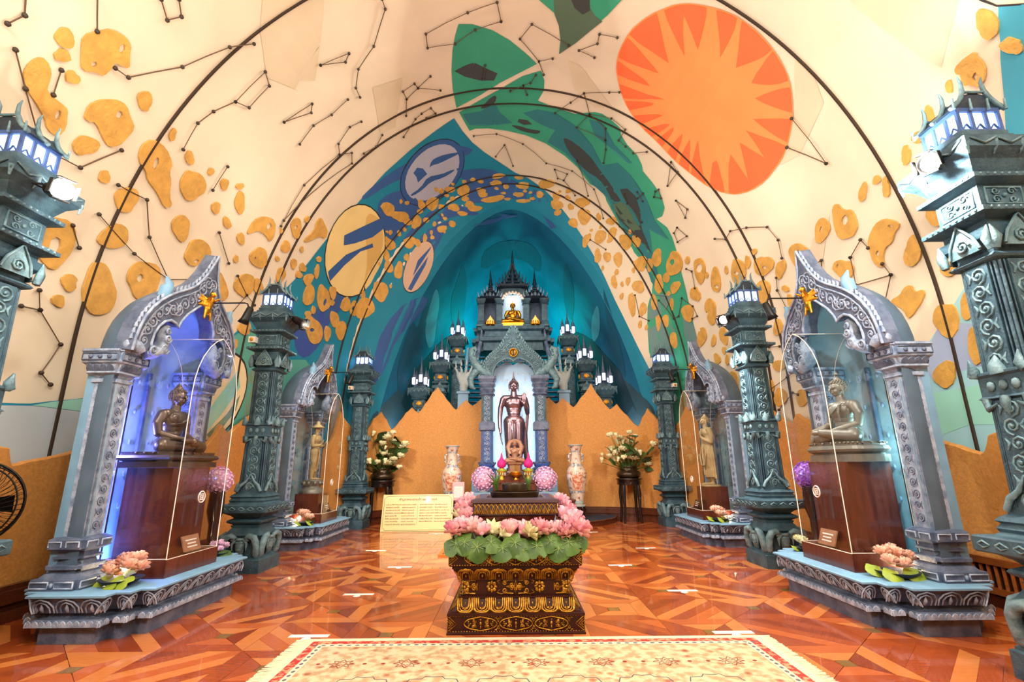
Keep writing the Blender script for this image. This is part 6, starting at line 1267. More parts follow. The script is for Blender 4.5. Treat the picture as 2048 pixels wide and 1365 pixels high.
m = M(); m.lathe([(.04, .965), (.125, .955), (.13, .962), (.075, .99), (.055, 1.02), (.03, 1.03), (.04, 1.05), (.02, 1.075), (.004, 1.09)], 20); h = part(t, 'hat', m, 'stone_tan'); h.scale = (.93, .93, .93); h.location = (0, -.008, .222)
# ---------------------------------------------------------------- plants
mat('petal_pink', (236, 150, 172), .5, rgb2=(250, 196, 196), scale=14); mat('petal_peach', (240, 176, 150), .5, rgb2=(250, 206, 180), scale=14)
mat('petal_white', (238, 228, 186), .5, rgb2=(226, 220, 160), scale=14); mat('leaf_green', (84, 118, 44), .5, rgb2=(48, 80, 28), scale=10); mat('leaf_dark', (62, 88, 40), .5, rgb2=(44, 66, 30), scale=10)
mat('leaf_lime', (160, 176, 50), .5, rgb2=(130, 152, 40), scale=10); mat('petal_magenta', (214, 30, 128), .6, var=.1, scale=30); mat('petal_lilac', (226, 176, 220), .5, rgb2=(246, 206, 226), scale=18); mat('petal_purple', (160, 90, 214), .5, rgb2=(196, 140, 236), scale=18)
mat('lacquer', (60, 20, 9), .5, rgb2=(44, 13, 6), scale=6, spec=.25); mat('leaf_vein', (126, 152, 80), .6); mat('carved_gold', (196, 146, 52), .35, .85, rgb2=(140, 92, 28), scale=30, bump=.2, bscale=80); mat('sand', (214, 176, 146), .8, bump=.5, bscale=60)
mat('lacquer_top', (84, 66, 76), .28, coat=.5, var=.08, scale=4); mat('old_bronze', (48, 34, 22), .3, .6, rgb2=(70, 52, 30), scale=7, coat=.2); mat('black_lacquer', (30, 20, 16), .25, coat=.5)
mat('porcelain', (226, 204, 182), .2, rgb2=(150, 90, 70), scale=11, ramp=(.52, .66), coat=.6, detail=6); mat('porcelain_blue', (120, 132, 150), .2, rgb2=(212, 196, 178), scale=26, ramp=(.4, .55), coat=.6); mat('pale_glaze', (150, 166, 158), .25, coat=.5)
mat('porcelain_rim', (170, 184, 176), .25, coat=.5); mat('rust_print', (190, 96, 60), .3, rgb2=(226, 190, 160), scale=22, ramp=(.4, .6), coat=.5)
mat('board_cream', (236, 206, 140), .3, coat=.3); mat('print_brown', (70, 38, 14), .6); mat('pink_card', (240, 170, 170), .5); mat('paper', (238, 220, 212), .6); mat('carpet_navy', (34, 40, 58), .9, bump=.3, bscale=120); mat('white_tape', (250, 236, 222), .5)
mat('sign_grey', (70, 62, 50), .5); mat('pale_blue_paint', (116, 152, 176), .5, var=.06); mat('niche_white', (176, 204, 226), .6)
def petal(m, base, yaw, tilt, L, W, cupn=.35):
    # one cupped petal: a curved strip of eight quads
    x = m.x; m.x = x @ Matrix.Translation(base) @ Matrix.Rotation(yaw, 4, 'Z') @ Matrix.Rotation(tilt, 4, 'Y')
    V = []; n = 4
    for i in range(n+1):
        t = i/n; w = W*(.5, .95, 1, .66, .04)[i]; b = -cupn*L*.55*math.sin(t*PI*.6)
        V += [(b*.35+.0, -w/2, t*L), (-b, 0, t*L), (b*.35, w/2, t*L)]
    m.add(V, [f for i in range(n) for f in ((3*i, 3*i+1, 3*i+4, 3*i+3), (3*i+1, 3*i+2, 3*i+5, 3*i+4))], True); m.x = x
def lotus_parts(t, size, mt, openn=.6, c=(0, 0, 0), seed=0):
    rr = random.Random(seed); m = M(); m.x = Matrix.Translation(c) @ Matrix.Rotation(rr.uniform(-.35, .35), 4, 'X') @ Matrix.Rotation(rr.uniform(-.35, .35), 4, 'Y')
    for n_, tl, L in ((5, .1*openn, .9), (7, .5*openn, 1.0), (8, .9*openn, 1.0), (7, 1.3*openn, .85)):
        for k in range(n_): petal(m, (0, 0, 0), 2*PI*k/n_+n_+rr.uniform(-.1, .1), tl+rr.uniform(-.08, .08), size*L, size*.5)
    m.ball((0, 0, size*.12), size*.22, 7, 5); return part(t, 'flower', m, mt)
def leaf_mesh(m, R, droop=.35, n=18, fold=.16):
    V = [(0, 0, 0)]; 
    for j, r in ((1, .5), (2, 1)):
        for k in range(n):
            a = 2*PI*k/n; rad = R*r*(1-(.35 if k == 0 else 0)*(r > .9)+.05*math.sin(5*a)*r); V.append((rad*math.cos(a), rad*math.sin(a), -droop*R*r*r*(.5+.5*math.sin(a*.5)**2)+fold*R*r*math.cos(3*a)*.5))
    F = [(0, 1+k, 1+(k+1) % n) for k in range(n)]+[(1+k, 1+n+k, 1+n+(k+1) % n, 1+(k+1) % n) for k in range(n)]
    m.add(V, F, True)
# ---------------------------------------------------------------- the carved offering pedestal in the middle
PX, PY = .012, 4.64
pd = thing('incense_pedestal', 'dark lacquered pedestal with gold carving in the centre of the floor', 'pedestal', (PX, PY, 0))
R1 = rect(.52, .52)
m = M(); m.sweep(R1, [(.01, 0), (.01, .012), (0, .02), (0, .125), (.008, .13), (.008, .145), (-.015, .15)]); b0 = part(pd, 'base_block', m, 'lacquer')
def medallions(par, z0, z1, hw, n, name):
    m = M(); zc = (z0+z1)/2; h = (z1-z0)*.42
    for q in range(4):
        m.x = Matrix.Rotation(q*PI/2, 4, 'Z'); y = -hw-.004
        W = 2*hw*.78/n
        for i in range(n):
            cx = -hw*.78+W*(i+.5); w = W*.43
            P = [(cx+w*(math.cos(a)+.10*math.cos(5*a)*0), y, zc+h*math.sin(a)*(1-.12*math.cos(a)**8)) for a in [2*PI*k/24 for k in range(25)]]
            P = [(cx+(p[0]-cx)*(1+.08*math.cos(4*math.atan2(p[2]-zc, p[0]-cx))), p[1], zc+(p[2]-zc)*(1+.06*math.cos(4*math.atan2(p[2]-zc, p[0]-cx)))) for p in P]
            m.tube(P, h*.13, 4)
            for s in (-1, 1):
                m.tube([(cx+s*a, y, zc+b) for a, b in spiral(w*.42, h*.25, h*.34, 2.5, 1.3, 10)], h*.12, 4); m.tube([(cx+s*a, y, zc+b) for a, b in spiral(w*.40, -h*.35, h*.28, -2.5, 1.2, 9, -1)], h*.11, 4)
                m.tube([(cx+s*w*.62, y, zc), (cx+s*w*.85, y-.003, zc+h*.1), (cx+s*w*.7, y, zc-h*.2)], h*.12, 4)
            m.ball((cx, y, zc+h*.05), (h*.24, .012, h*.34), 6, 5); m.ball((cx, y, zc-h*.5), (h*.14, .010, h*.3), 6, 5); m.ball((cx, y, zc+h*.62), (h*.18, .01, h*.12), 6, 4)
            if i < n-1 or True:
                x = cx+W/2
                for s in (-1, 1):
                    m.tube([(x-h*.35, y, zc+s*h), (x, y, zc+s*h*.25), (x+h*.35, y, zc+s*h)], h*.09, 4); m.ball((x, y, zc+s*h*.75), h*.13, 5, 4)
                    for k in (-1, 1): m.ball((x+k*h*.5, y, zc+s*h*.88), h*.10, 5, 4)
        for k in range(-24, 25):
            for v in (-1, 1): m.ball((k*hw/25, y+.002, zc+v*h*1.14), (.007, .006, .005), 5, 3)
        for i in range(n):
            cx = -hw*.78+W*(i+.5)
            for s in (-1, 1):
                for v in (-1, 1): m.tube([(cx+s*a_, y, zc+v*b_) for a_, b_ in spiral(W*.20, h*.40, h*.26, 1, 1.3, 9, v)], h*.10, 4); m.ball((cx+s*W*.34, y, zc+v*h*.3), (h*.16, .008, h*.12), 5, 4)
        for s in (-1, 1):
            for f in (1, .62, .3): m.tube([(s*hw*.99, y, zc+h*1.05*f), (s*(hw*.99-h*1.3*f), y, zc), (s*hw*.99, y, zc-h*1.05*f)], h*.10, 4)
            for k in range(4): m.ball((s*(hw*.98-h*.35), y, zc-h*.6+k*h*.4), h*.10, 5, 4)
    part(par, name, m, 'carved_gold', stuff=True)
medallions(b0, .02, .13, .52, 3, 'carved_medallions')
bell = [(-.02, .145), (-.02, .155), (-.03, .165), (-.05, .185), (-.065, .205), (-.075, .225), (-.08, .235)]
m = M(); m.sweep(R1, bell+[(-.07, .237), (-.07, .247), (-.085, .25)]); b1 = part(pd, 'bell_moulding', m, 'lacquer')
def lappets(par, name, prof, hw0, n):
    # overlapping tongue-shaped lappets that follow a curved moulding
    m = M()
    def at_v(v):
        k = v*(len(prof)-1); i = min(int(k), len(prof)-2); f = k-i; return (prof[i][0]+(prof[i+1][0]-prof[i][0])*f, prof[i][1]+(prof[i+1][1]-prof[i][1])*f)
    for q in range(4):
        m.x = Matrix.Rotation(q*PI/2, 4, 'Z'); W = 2*(hw0-.06)/n
        for i in range(n):
            cx = -(hw0-.06)+W*(i+.5)
            for sc_, r in ((.44, .011), (.33, .008), (.22, .008)):
                P = []
                for u, v in ((-1, 1), (-1, .5), (-.92, .28), (-.6, .10), (0, .03), (.6, .10), (.92, .28), (1, .5), (1, 1)):
                    v2 = 1-(1-v)*(.35+.65*sc_/.44); o, z = at_v(v2); P.append((cx+u*W*sc_, -(hw0+o)-.004, z))
                m.tube(P, r, 4)
            o, z = at_v(.62); m.ball((cx, -(hw0+o)-.002, z), (W*.07, .006, .014), 5, 4)
            for k in (-1, 1): o, z = at_v(.42); m.ball((cx+k*W*.07, -(hw0+o)-.006, z), .010, 5, 4)
            o, z = at_v(.8); o2, z2 = at_v(.3)
            if i < n-1:
                for k in (-.03, .03): m.tube([(cx+W*(.5+k), -(hw0+o)-.003, z), (cx+W*(.5+k), -(hw0+o2)-.003, z2)], .004, 4)
    part(par, name, m, 'carved_gold', stuff=True)
lappets(b1, 'carved_lappets', bell, .52, 7)
m = M(); m.sweep(R1, [(-.105, .245), (-.105, .365)]); b2 = part(pd, 'waist', m, 'lacquer')
m = M()
for q in range(4):
    m.x = Matrix.Rotation(q*PI/2, 4, 'Z'); y = -.418; zc = .31
    for fx in (-.19, .19, -.405, .405):
        for k in range(8):
            a = k*PI/4
            if abs(fx) > .3 and math.cos(a)*fx > .1: continue
            m.ball((fx+.030*math.cos(a), y, zc+.030*math.sin(a)), (.018 if abs(math.cos(a)) > .5 else .012, .006, .018 if abs(math.sin(a)) > .5 else .012), 6, 4)
        m.ball((fx, y-.003, zc), (.013, .008, .013), 6, 4)
    for s in (-1, 1):
        for cx in (0, s*.30):
            for v in (-1, 1):
                m.tube([(cx+s*a, y, zc+v*b_) for a, b_ in spiral(.03, .012, .026, 2.6, 1.2, 10)], .0095, 4); m.tube([(cx+s*a, y, zc+v*b_) for a, b_ in spiral(.085, .028, .022, 2.6, 1.3, 10, -1)], .0085, 4); m.tube([(cx+s*.125, y, zc+v*.02), (cx+s*.15, y, zc+v*.04), (cx+s*.11, y, zc+v*.055)], [.003, .010, .004], 4)
                m.tube([(cx+s*.02, y, zc+v*.05), (cx+s*.06, y, zc+v*.048), (cx+s*.11, y, zc+v*.05)], [.010, .008, .003], 4)
            m.tube([(cx+s*.045, y, zc), (cx+s*.075, y, zc)], [.02, .004], 5)
        m.tube([(0, y, zc+s*.03), (0, y, zc+s*.06)], [.008, .003], 4)
part(b2, 'painted_scrolls', m, 'carved_gold', stuff=True)
cav = [(-.03, .455), (-.035, .445), (-.05, .43), (-.07, .40), (-.085, .38), (-.09, .37)]
m = M(); m.sweep(R1, [(-.09, .36), (-.09, .37)]+cav[::-1]+[(-.02, .455), (-.02, .475), (-.005, .478)]); b3 = part(pd, 'upper_moulding', m, 'lacquer')
lappets(b3, 'upper_lappets', cav, .52, 7)
m = M(); m.sweep(R1, [(-.01, .475), (0, .48), (0, .60), (.006, .604), (-.02, .61)]); b4 = part(pd, 'top_block', m, 'lacquer'); medallions(b4, .485, .595, .52, 5, 'upper_medallions')
m = M(); m.sweep(rect(.29, .29), [(.02, .605), (.02, .63), (0, .64), (0, .74), (.03, .78), (.05, .83)]); part(pd, 'stem', m, 'red_brown')
m = M(); m.sweep(rect(.35, .35), [(-.03, .825), (-.005, .84), (.0, .86), (-.005, .93), (.01, .94), (.012, .965), (-.02, .975), (-.085, .975), (-.095, .965), (-.105, .91)]); tr = part(pd, 'tray_top', m, 'lacquer_top')
m = M()
for q in range(4):
    m.x = Matrix.Rotation(q*PI/2, 4, 'Z')
    for k in range(-9, 10):
        x = k*.036; m.tube([(x-.018, -.352, .855), (x, -.356, .915), (x+.018, -.352, .855)], .006, 4); m.tube([(x-.009, -.353, .85), (x, -.356, .885), (x+.009, -.353, .85)], .005, 4); m.tube([(x-.018, -.35, .93), (x, -.354, .90), (x+.018, -.35, .93)], .005, 4)
part(tr, 'tray_carving', m, 'carved_gold', stuff=True)
bz = thing('bronze_basin', 'fluted dark bronze basin of sand set into the pedestal top', 'basin', (PX, PY+.02, .911))
m = M(); n = 48; R = []
for z, r, f in ((0, .16, 0), (.06, .19, .05), (.10, .20, .05), (.105, .19, .04), (.06, .175, .05), (.03, .165, .05)): R.append([(1.12*r*(1+f*abs(math.sin(8*PI*k/n))*.5)*math.cos(2*PI*k/n), r*(1+f*abs(math.sin(8*PI*k/n))*.5)*math.sin(2*PI*k/n), z) for k in range(n)])
m.rings(R, True, False); part(bz, 'bowl_wall', m, 'old_bronze')
m = M(); m.x = Matrix.Diagonal((1.12, 1, 1, 1)); m.lathe([(.166, .03), (.15, .036), (.08, .042), (.0, .045)], 24); part(bz, 'sand_bed', m, 'sand')
m = M(); m.x = Matrix.Translation((0, .15, .0)); m.lathe([(.12, .10), (.125, .16), (.12, .17), (.105, .165), (.10, .12)], 20); part(bz, 'rear_bowl', m, 'old_bronze')
for i, (x, y) in enumerate(((-.17, .22), (.13, .24))):
    t = thing('grass_tuft', 'green grass tuft behind the bronze basin, %s of the two' % ('left' if i == 0 else 'right'), 'plant', (PX+x, PY+y, .976), 0, 'grass tufts on the pedestal'); rr = random.Random(i)
    for k in range(14):
        m = M(); a = rr.uniform(0, 6.28); L = rr.uniform(.12, .23); sp = rr.uniform(.03, .13); m.tube([(0, 0, -.0), (sp*.35*math.cos(a), sp*.3*math.sin(a), L*.6), (sp*math.cos(a)*1.2, sp*.8*math.sin(a), L)], [.006, .006, .001], 4); part(t, 'blade', m, 'leaf_green')
# garland of lotus flowers and leaves on the pedestal
rr = random.Random(5)
protos = []
for j, (mt, op) in enumerate((('petal_pink', .75), ('petal_pink', .5), ('petal_white', .85), ('petal_pink', .95))):
    t = thing('lotus_flower', 'x', 'flower'); lotus_parts(t, .085, mt, op, (0, 0, 0), j); m = M(); m.tube([(0, 0, .0), (0, .0, -.05)], .006, 5); part(t, 'stem', m, 'leaf_green'); protos.append(t)
spots = []
ORD = ('first', 'second', 'third', 'fourth', 'fifth', 'sixth', 'seventh', 'eighth', 'ninth', 'tenth', 'eleventh', 'twelfth', 'thirteenth', 'fourteenth', 'fifteenth', 'sixteenth')
for k in range(14): spots.append((-.50+k*.077, -.44+rr.uniform(-.03, .02), .70+rr.uniform(-.01, .03), 0, 'in the front row, %s from the left, on the carved pedestal' % ORD[k]))
for k in range(7):
    for s in (-1, 1): spots.append((s*(.46+rr.uniform(-.04, .04)), -.36+k*.125, .74+rr.uniform(-.02, .03)+.014*k, 1, 'at the %s end of the carved pedestal, %s from the front' % ('left' if s < 0 else 'right', ORD[k])))
for s in (-1, 1):
    for k, (x, y, z) in enumerate(((.40, -.34, .81), (.44, -.18, .85), (.41, -.02, .90))): spots.append((s*x, y, z, 1, 'heaped on the %s side of the carved pedestal, %s from the front' % ('left' if s < 0 else 'right', ORD[k])))
used = set()
for i, (x, y, z, sd, wh) in enumerate(spots):
    j = 2 if (sd == 0 and i in (4, 5, 8)) or i in (16, 20) else rr.choice((0, 1, 3)); pr = protos[j]
    loc = (PX+x, PY+y, z)
    lab = ('white' if j == 2 else 'pink')+' lotus flower '+wh; g = 'white lotus flowers on the pedestal' if j == 2 else 'pink lotus flowers on the pedestal'
    if j in used: o = dup(pr, loc, 0, lab, None, g)
    else: pr.location = loc; pr['label'] = lab; pr['group'] = g; used.add(j); o = pr
    q = rr.uniform(1.2, 1.5); o.scale = (q, q, q)
    o.rotation_euler = (rr.uniform(.2, .9) if sd == 0 else rr.uniform(-.2, .3), rr.uniform(-.4, .4)+(0 if sd == 0 else .5*(1 if x > 0 else -1)), rr.uniform(0, 6))
for k, pr in enumerate(protos):
    if k not in used: 
        for c_ in list(pr.children): bpy.data.objects.remove(c_)
        bpy.data.objects.remove(pr)
lf = thing('lotus_leaf', 'x', 'leaf', group='lotus leaves on the pedestal'); m = M(); leaf_mesh(m, .095, .55); part(lf, 'leaf_blade', m, 'leaf_green'); m = M()
for k in range(7): a = 2*PI*k/7+.4; m.tube([(0, 0, .004), (.045*math.cos(a), .045*math.sin(a), -.0)], .0025, 4)
part(lf, 'leaf_veins', m, 'leaf_vein', stuff=True)
first = True
LS = [(-.47, -.51, .645, 1.1), (-.40, -.535, .66, 1.0), (-.30, -.55, .625, 1.1), (-.19, -.545, .66, .9), (-.10, -.56, .615, 1.0), (.0, -.55, .655, 1.1), (.06, -.565, .60, .8), (.17, -.55, .63, 1.05), (.28, -.54, .665, .95), (.34, -.555, .61, 1.0), (.42, -.53, .655, 1.1), (.49, -.49, .65, 1.0), (.53, -.25, .66, 1.0), (-.53, -.3, .65, 1.0), (-.53, -.08, .66, 1.0), (.54, 0, .66, 1.0)]
for i, (x, y, z, s) in enumerate(LS):
    loc = (PX+x, PY+y, z); lab = 'green lotus leaf over the %s edge of the carved pedestal, %s' % (('front', ORD[i]+' from the left') if i < 12 else ('right' if x > 0 else 'left', 'farther back' if y > -.1 else 'nearer the front'))
    if first: o = lf; lf.location = loc; lf['label'] = lab; first = False
    else: o = dup(lf, loc, 0, lab)
    o.scale = (s, s, s); yaw = math.atan2(y, x) if abs(x) > .5 else -PI/2
    o.rotation_euler = (Matrix.Rotation(yaw, 3, 'Z') @ Matrix.Rotation(rr.uniform(.75, 1.15), 3, 'Y') @ Matrix.Rotation(rr.uniform(0, 6), 3, 'Z')).to_euler()
# bowls of lotus on the shrine plinths and the little plaques in the cases
def lotus_bowl(loc, label, mt, lmat, sc, rz, grp='bowls of pink lotus on the plinths'):
    t = thing('lotus_bowl', label, 'flower bowl', loc, rz, grp, (sc, sc, sc))
    m = M(); m.lathe([(.06, 0), (.10, .01), (.16, .05), (.165, .055), (.10, .04)], 20); part(t, 'bowl', m, 'carpet_navy')
    for i, (x, y, z) in enumerate(((-.10, -.02, .12), (-.03, -.09, .10), (.02, .0, .17), (.10, -.03, .14), (.06, .07, .18), (-.06, .06, .17), (.13, .05, .12))): lotus_parts(t, .085, mt, .9, (x, y, z), i)
    for i, (x, y, z, a) in enumerate(((.05, -.11, .05, .7), (.13, -.08, .05, .6), (-.13, -.07, .05, .7), (-.1, .1, .06, .6))):
        m = M(); m.x = Matrix.Translation((x, y, z)) @ Matrix.Rotation(a, 4, 'X'); leaf_mesh(m, .08, .4); part(t, 'leaf', m, lmat)
lotus_bowl((3.08, 4.24, .346), 'dark blue bowl of pink lotus on the nearest right plinth', 'petal_peach', 'leaf_lime', .95, .3)
lotus_bowl((-3.14, 4.22, .346), 'bowl of peach lotus on the nearest left plinth', 'petal_peach', 'leaf_lime', .95, -.3)
lotus_bowl((3.28, 8.2, .346), 'bowl of peach lotus on the farther right plinth', 'petal_peach', 'leaf_lime', .95, 1)
lotus_bowl((-3.33, 8.2, .346), 'bowl of peach lotus on the farther left plinth', 'petal_peach', 'leaf_lime', .95, 2)
lotus_bowl((3.05, 5.5, .346), 'small pale yellow flowers at the far end of the nearest right plinth', 'petal_white', 'leaf_lime', .6, 1, 'small flower bowls behind the cases')
lotus_bowl((-3.12, 5.5, .346), 'small pink flowers at the far end of the nearest left plinth', 'petal_lilac', 'leaf_green', .6, 1, 'small flower bowls behind the cases')
for k, lb in (('R1', 'clear acrylic name plaque at the foot of the nearest right case'), ('L1', 'clear acrylic name plaque at the foot of the nearest left case'), ('R2', 'dark name plaque in the farther right case'), ('L2', 'dark name plaque in the farther left case')):
    x, y, s = SHR[k]; t = thing('name_plaque', lb, 'plaque', (x-.30*s, y+.06, .491), 0, None, (s, 1, 1))
    m = M(); m.x = Matrix.Rotation(.35, 4, 'Y'); m.box(-.012, -.12, 0, 0, .12, .15); part(t, 'plate', m, 'crystal_amber' if k in ('R1', 'L1') else 'black_lacquer')
    m = M(); m.box(-.03, -.13, 0, .03, .13, .012); part(t, 'stand', m, 'black_lacquer')
    m = M(); m.x = Matrix.Rotation(.35, 4, 'Y')
    for i, L in enumerate((.08, .06, .07)): m.box(-.014, -L, .10-i*.03, -.012, L, .112-i*.03)
    part(t, 'lettering', m, 'white_print', stuff=True)
def flower_ball(loc, r, mt, label, grp=None):
    t = thing('flower_ball', label, 'flowers', loc, 0, grp); rr = random.Random(int(loc[0]*10)); m = M(); N = 120
    for i in range(N):
        z = 1-2*(i+.5)/N; a = i*2.39996; q = math.sqrt(1-z*z); c = Vector((q*math.cos(a), q*math.sin(a), z)); m.x = Matrix.Translation(c*r*.92) @ c.to_track_quat('Z', 'Y').to_matrix().to_4x4()
        m.x = m.x @ Matrix.Rotation(rr.uniform(0, 6), 4, 'Z') @ Matrix.Translation((rr.uniform(-.05, .05)*r, rr.uniform(-.05, .05)*r, rr.uniform(-.03, .09)*r))
        for k in range(5): petal(m, (0, 0, 0), 2*PI*k/5, rr.uniform(.7, 1.25), .165*r, .15*r)
    part(t, 'blossoms', m, mt, stuff=True); m = M(); m.ball((0, 0, 0), r*.88, 12, 8); part(t, 'core', m, mt); return t
def fl_stand(t, r, z): m = M(); m.lathe([(.09, -z), (.09, -z+.02), (.03, -z+.04), (.03, -r*.8), (.05, -r*.7)], 12); part(t, 'vase_foot', m, 'pale_glaze')
fl_stand(flower_ball((-.62, 10.6, .97), .24, 'petal_lilac', 'round ball of pink and lilac blossoms left of the altar', 'blossom balls beside the altar'), .24, .27)
fl_stand(flower_ball((.67, 10.6, .96), .24, 'petal_lilac', 'round ball of pink and lilac blossoms right of the altar', 'blossom balls beside the altar'), .24, .26)
for x, lb in ((3.52, 'purple blossom ball beyond the nearest right case'), (-3.5, 'lilac blossom ball beyond the nearest left case')):
    t = flower_ball((x, 6.02 if x > 0 else 6.0, 1.10), .15, 'petal_purple' if x > 0 else 'petal_lilac', lb, 'blossom balls beyond the near cases'); m = M(); m.lathe([(.16, -1.10), (.16, -1.07), (.05, -1.04), (.05, -.5), (.09, -.35), (.08, -.12)], 14); part(t, 'tall_vase', m, 'black_lacquer')
# ---------------------------------------------------------------- stage and altar niche at the far end
st = thing('altar_stage', 'low stage with dark navy carpet and wooden edge at the far end', 'stage', (0, 0, 0))
P = [(-2.35, 11.75), (-2.2, 11.2), (-1.8, 10.75), (-1.25, 10.35), (1.3, 10.35), (1.85, 10.75), (2.2, 11.2), (2.35, 11.75)]
m = M(); m.sweep(P, [(0, 0), (0, .085), (.02, .09), (.02, .11), (-.02, .112)]); part(st, 'wood_edge', m, 'dark_wood'); m = M(); m.sweep(P, [(-.02, .111), (-.03, .118)]); part(st, 'carpet_top', m, 'carpet_navy')
gt = thing('altar_arch', 'tall carved altar arch with blue columns and starred white niche', 'shrine', (.03, 11.35, .119))
Z = -.119
m = M(); m.box(-.95, -.18, 0, .95, .45, .95+Z); m.box(-.85, -.22, .9+Z, .85, .45, 1.0+Z); part(gt, 'altar_base', m, 'pale_blue_paint')
for s in (-1, 1):
    m = M(); at(m, (s*.62, 0, Z)); m.sweep(redent(.17, .17, 1, .03), [(.03, 1.0), (.03, 1.08), (-.01, 1.10), (.02, 1.16), (-.02, 1.20), (.01, 1.26), (-.03, 1.32)]); cb = part(gt, 'column_base', m, 'blue_stone')
    m = M(); at(m, (s*.62, 0, Z)); leaf_petals(m, rect(.17, .17), .03, 1.17, .0, 1.06, .12, .014); leaf_petals(m, rect(.16, .16), .02, 1.31, -.01, 1.22, .12, .014); part(cb, 'base_leaves', m, 'stone', stuff=True)
    m = M(); at(m, (s*.62, 0, Z)); m.sweep(redent(.135, .135, 1, .03), [(0, 1.3), (0, 2.14)]); m2 = part(gt, 'lower_shaft', m, 'blue_stone')
    m = M(); at(m, (s*.62, 0, Z)); m.sweep(redent(.135, .135, 1, .03), [(0, 2.0), (.045, 2.02), (.045, 2.18), (0, 2.22)]); part(gt, 'column_band', m, 'stone')
    m = M(); at(m, (s*.62, 0, Z)); m.sweep(redent(.13, .13, 1, .03), [(0, 2.18), (0, 2.84)]); m3 = part(gt, 'upper_shaft', m, 'teal_stone')
    m = M(); scroll_panel(m, .15, .68, 6, .010, lambda u, v: (s*.62+u, -.138, 1.66+v+Z)); scroll_panel(m, .15, .6, 5, .010, lambda u, v: (s*.62+u, -.133, 2.52+v+Z)); part(gt, 'shaft_scrolls', m, 'stone_light', stuff=True)
    m = M(); at(m, (s*.62, 0, Z)); m.sweep(redent(.13, .13, 1, .03), [(0, 2.8), (.05, 2.84), (.0, 2.88), (.05, 2.96), (.01, 3.0), (.06, 3.08), (.03, 3.12), (.08, 3.2), (.08, 3.27), (0, 3.28)]); part(gt, 'column_capital', m, 'stone')
    # makara scroll at the side of the arch
    m = M(); m.tube([(s*.52, -.02, 3.30+Z), (s*.66, -.05, 3.36+Z), (s*.80, -.06, 3.46+Z), (s*.92, -.06, 3.62+Z), (s*1.0, -.05, 3.80+Z), (s*1.0, -.04, 3.93+Z), (s*.92, -.04, 3.97+Z), (s*.88, -.04, 3.91+Z), (s*.92, -.04, 3.87+Z)], [.09, .11, .12, .11, .09, .07, .05, .04, .02], 8)
    m.tube([(s*.80, -.05, 3.46+Z), (s*.92, -.05, 3.36+Z), (s*1.02, -.04, 3.2+Z), (s*.98, -.04, 3.02+Z), (s*.90, -.03, 2.98+Z)], [.10, .09, .08, .06, .02], 8)
    for k in range(4): m.tube([(s*(.70+k*.08), -.12, 3.46+k*.1+Z), (s*(.66+k*.08), -.12, 3.56+k*.1+Z)], [.05, .006], 5)
    m.tube([(s*a, -.15, b+Z) for a, b in spiral(.80, 3.46, .09, 0, 1.5, 12)], .016, 4); part(gt, 'makara_scroll', m, 'teal_light')
O = [(.78, 3.27), (.76, 3.42), (.70, 3.56), (.62, 3.68), (.54, 3.77), (.46, 3.84), (.38, 3.90), (.30, 4.0), (.22, 4.12), (.14, 4.26), (.07, 4.40), (0, 4.55)]; I = [(.50, 3.22), (.50, 3.32), (.48, 3.42), (.44, 3.5), (.39, 3.57), (.33, 3.62), (.26, 3.66), (.19, 3.69), (.13, 3.70), (.08, 3.69), (.03, 3.66), (0, 3.62)]
O = [(a, b+Z) for a, b in O]; I = [(a, b+Z) for a, b in I]; full = lambda P: [(-a, b) for a, b in P]+[(a, b) for a, b in P[::-1][1:]]
m = M(); m.band(full(O), full(I), .2, 'y'); ar = part(gt, 'gable', m, 'teal_stone')
m = M()
for s in (-1, 1):
    for i in range(len(O)-1):
        for f in (0, .5):
            a, b = O[i][0]*(1-f)+O[i+1][0]*f, O[i][1]*(1-f)+O[i+1][1]*f; m.tube([(s*a, -.06, b-.02), (s*a+s*.03, -.07, b+.03), (s*a+s*.005, -.06, b+.075)], [.035, .025, .004], 5)
        R = min(math.dist(O[i], I[i])*.26, .08); m.tube([(s*u, -.105, v) for u, v in spiral((O[i][0]+I[i][0])/2, (O[i][1]+I[i][1])/2, R, i, 1.5, 12, 1 if i % 2 else -1)], .014, 4)
    for k in range(5): m.tube([(s*u, -.11, v) for u, v in spiral(.09+.05*(k % 2), 3.86+k*.12+Z, .07-.008*k, k, 1.4, 10)], .014, 4)
    m.tube([(s*a, -.11, b) for a, b in I], .018, 5); m.tube([(s*(a*.96), -.10, b-.04) for a, b in O[:9]], .014, 4)
    for i in range(1, len(I)-1): m.tube([(s*I[i][0], -.08, I[i][1]), (s*(I[i][0]-.02), -.08, I[i][1]-.06)], [.03, .004], 4)
part(ar, 'gable_flames', m, 'teal_light', stuff=True)
m = M(); m.x = Matrix.Translation((0, -.12, 3.83+Z)) @ Matrix.Rotation(PI/2, 4, 'X'); m.lathe([(.105, 0), (.105, .03), (.09, .035), (.085, .02), (0, .02)], 24); md = part(ar, 'gold_medallion', m, 'gold')
m = M(); m.box(-.018, -.165, 3.77+Z, .018, -.14, 3.86+Z); m.ball((0, -.15, 3.87+Z), .02, 6, 5); m.box(-.03, -.165, 3.755+Z, .03, -.14, 3.78+Z); part(md, 'dark_figure', m, 'black_lacquer')
m = M(); bw = full([(.56, .95), (.56, 3.28)]+[(a*1.0+.02, b-Z) for a, b in I[2:]]); m.x = Matrix.Translation((0, .40, Z)); m.slab(bw, .05, 'y'); nb = part(gt, 'niche_back', m, 'niche_white')
m = M()
for r_ in range(14):
    for c_ in range(-3, 4): m.ball((c_*.15+(.075 if r_ % 2 else 0), .372, 1.2+r_*.17+Z), (.022, .006, .022), 5, 4)
part(nb, 'star_studs', m, 'white_print', stuff=True)
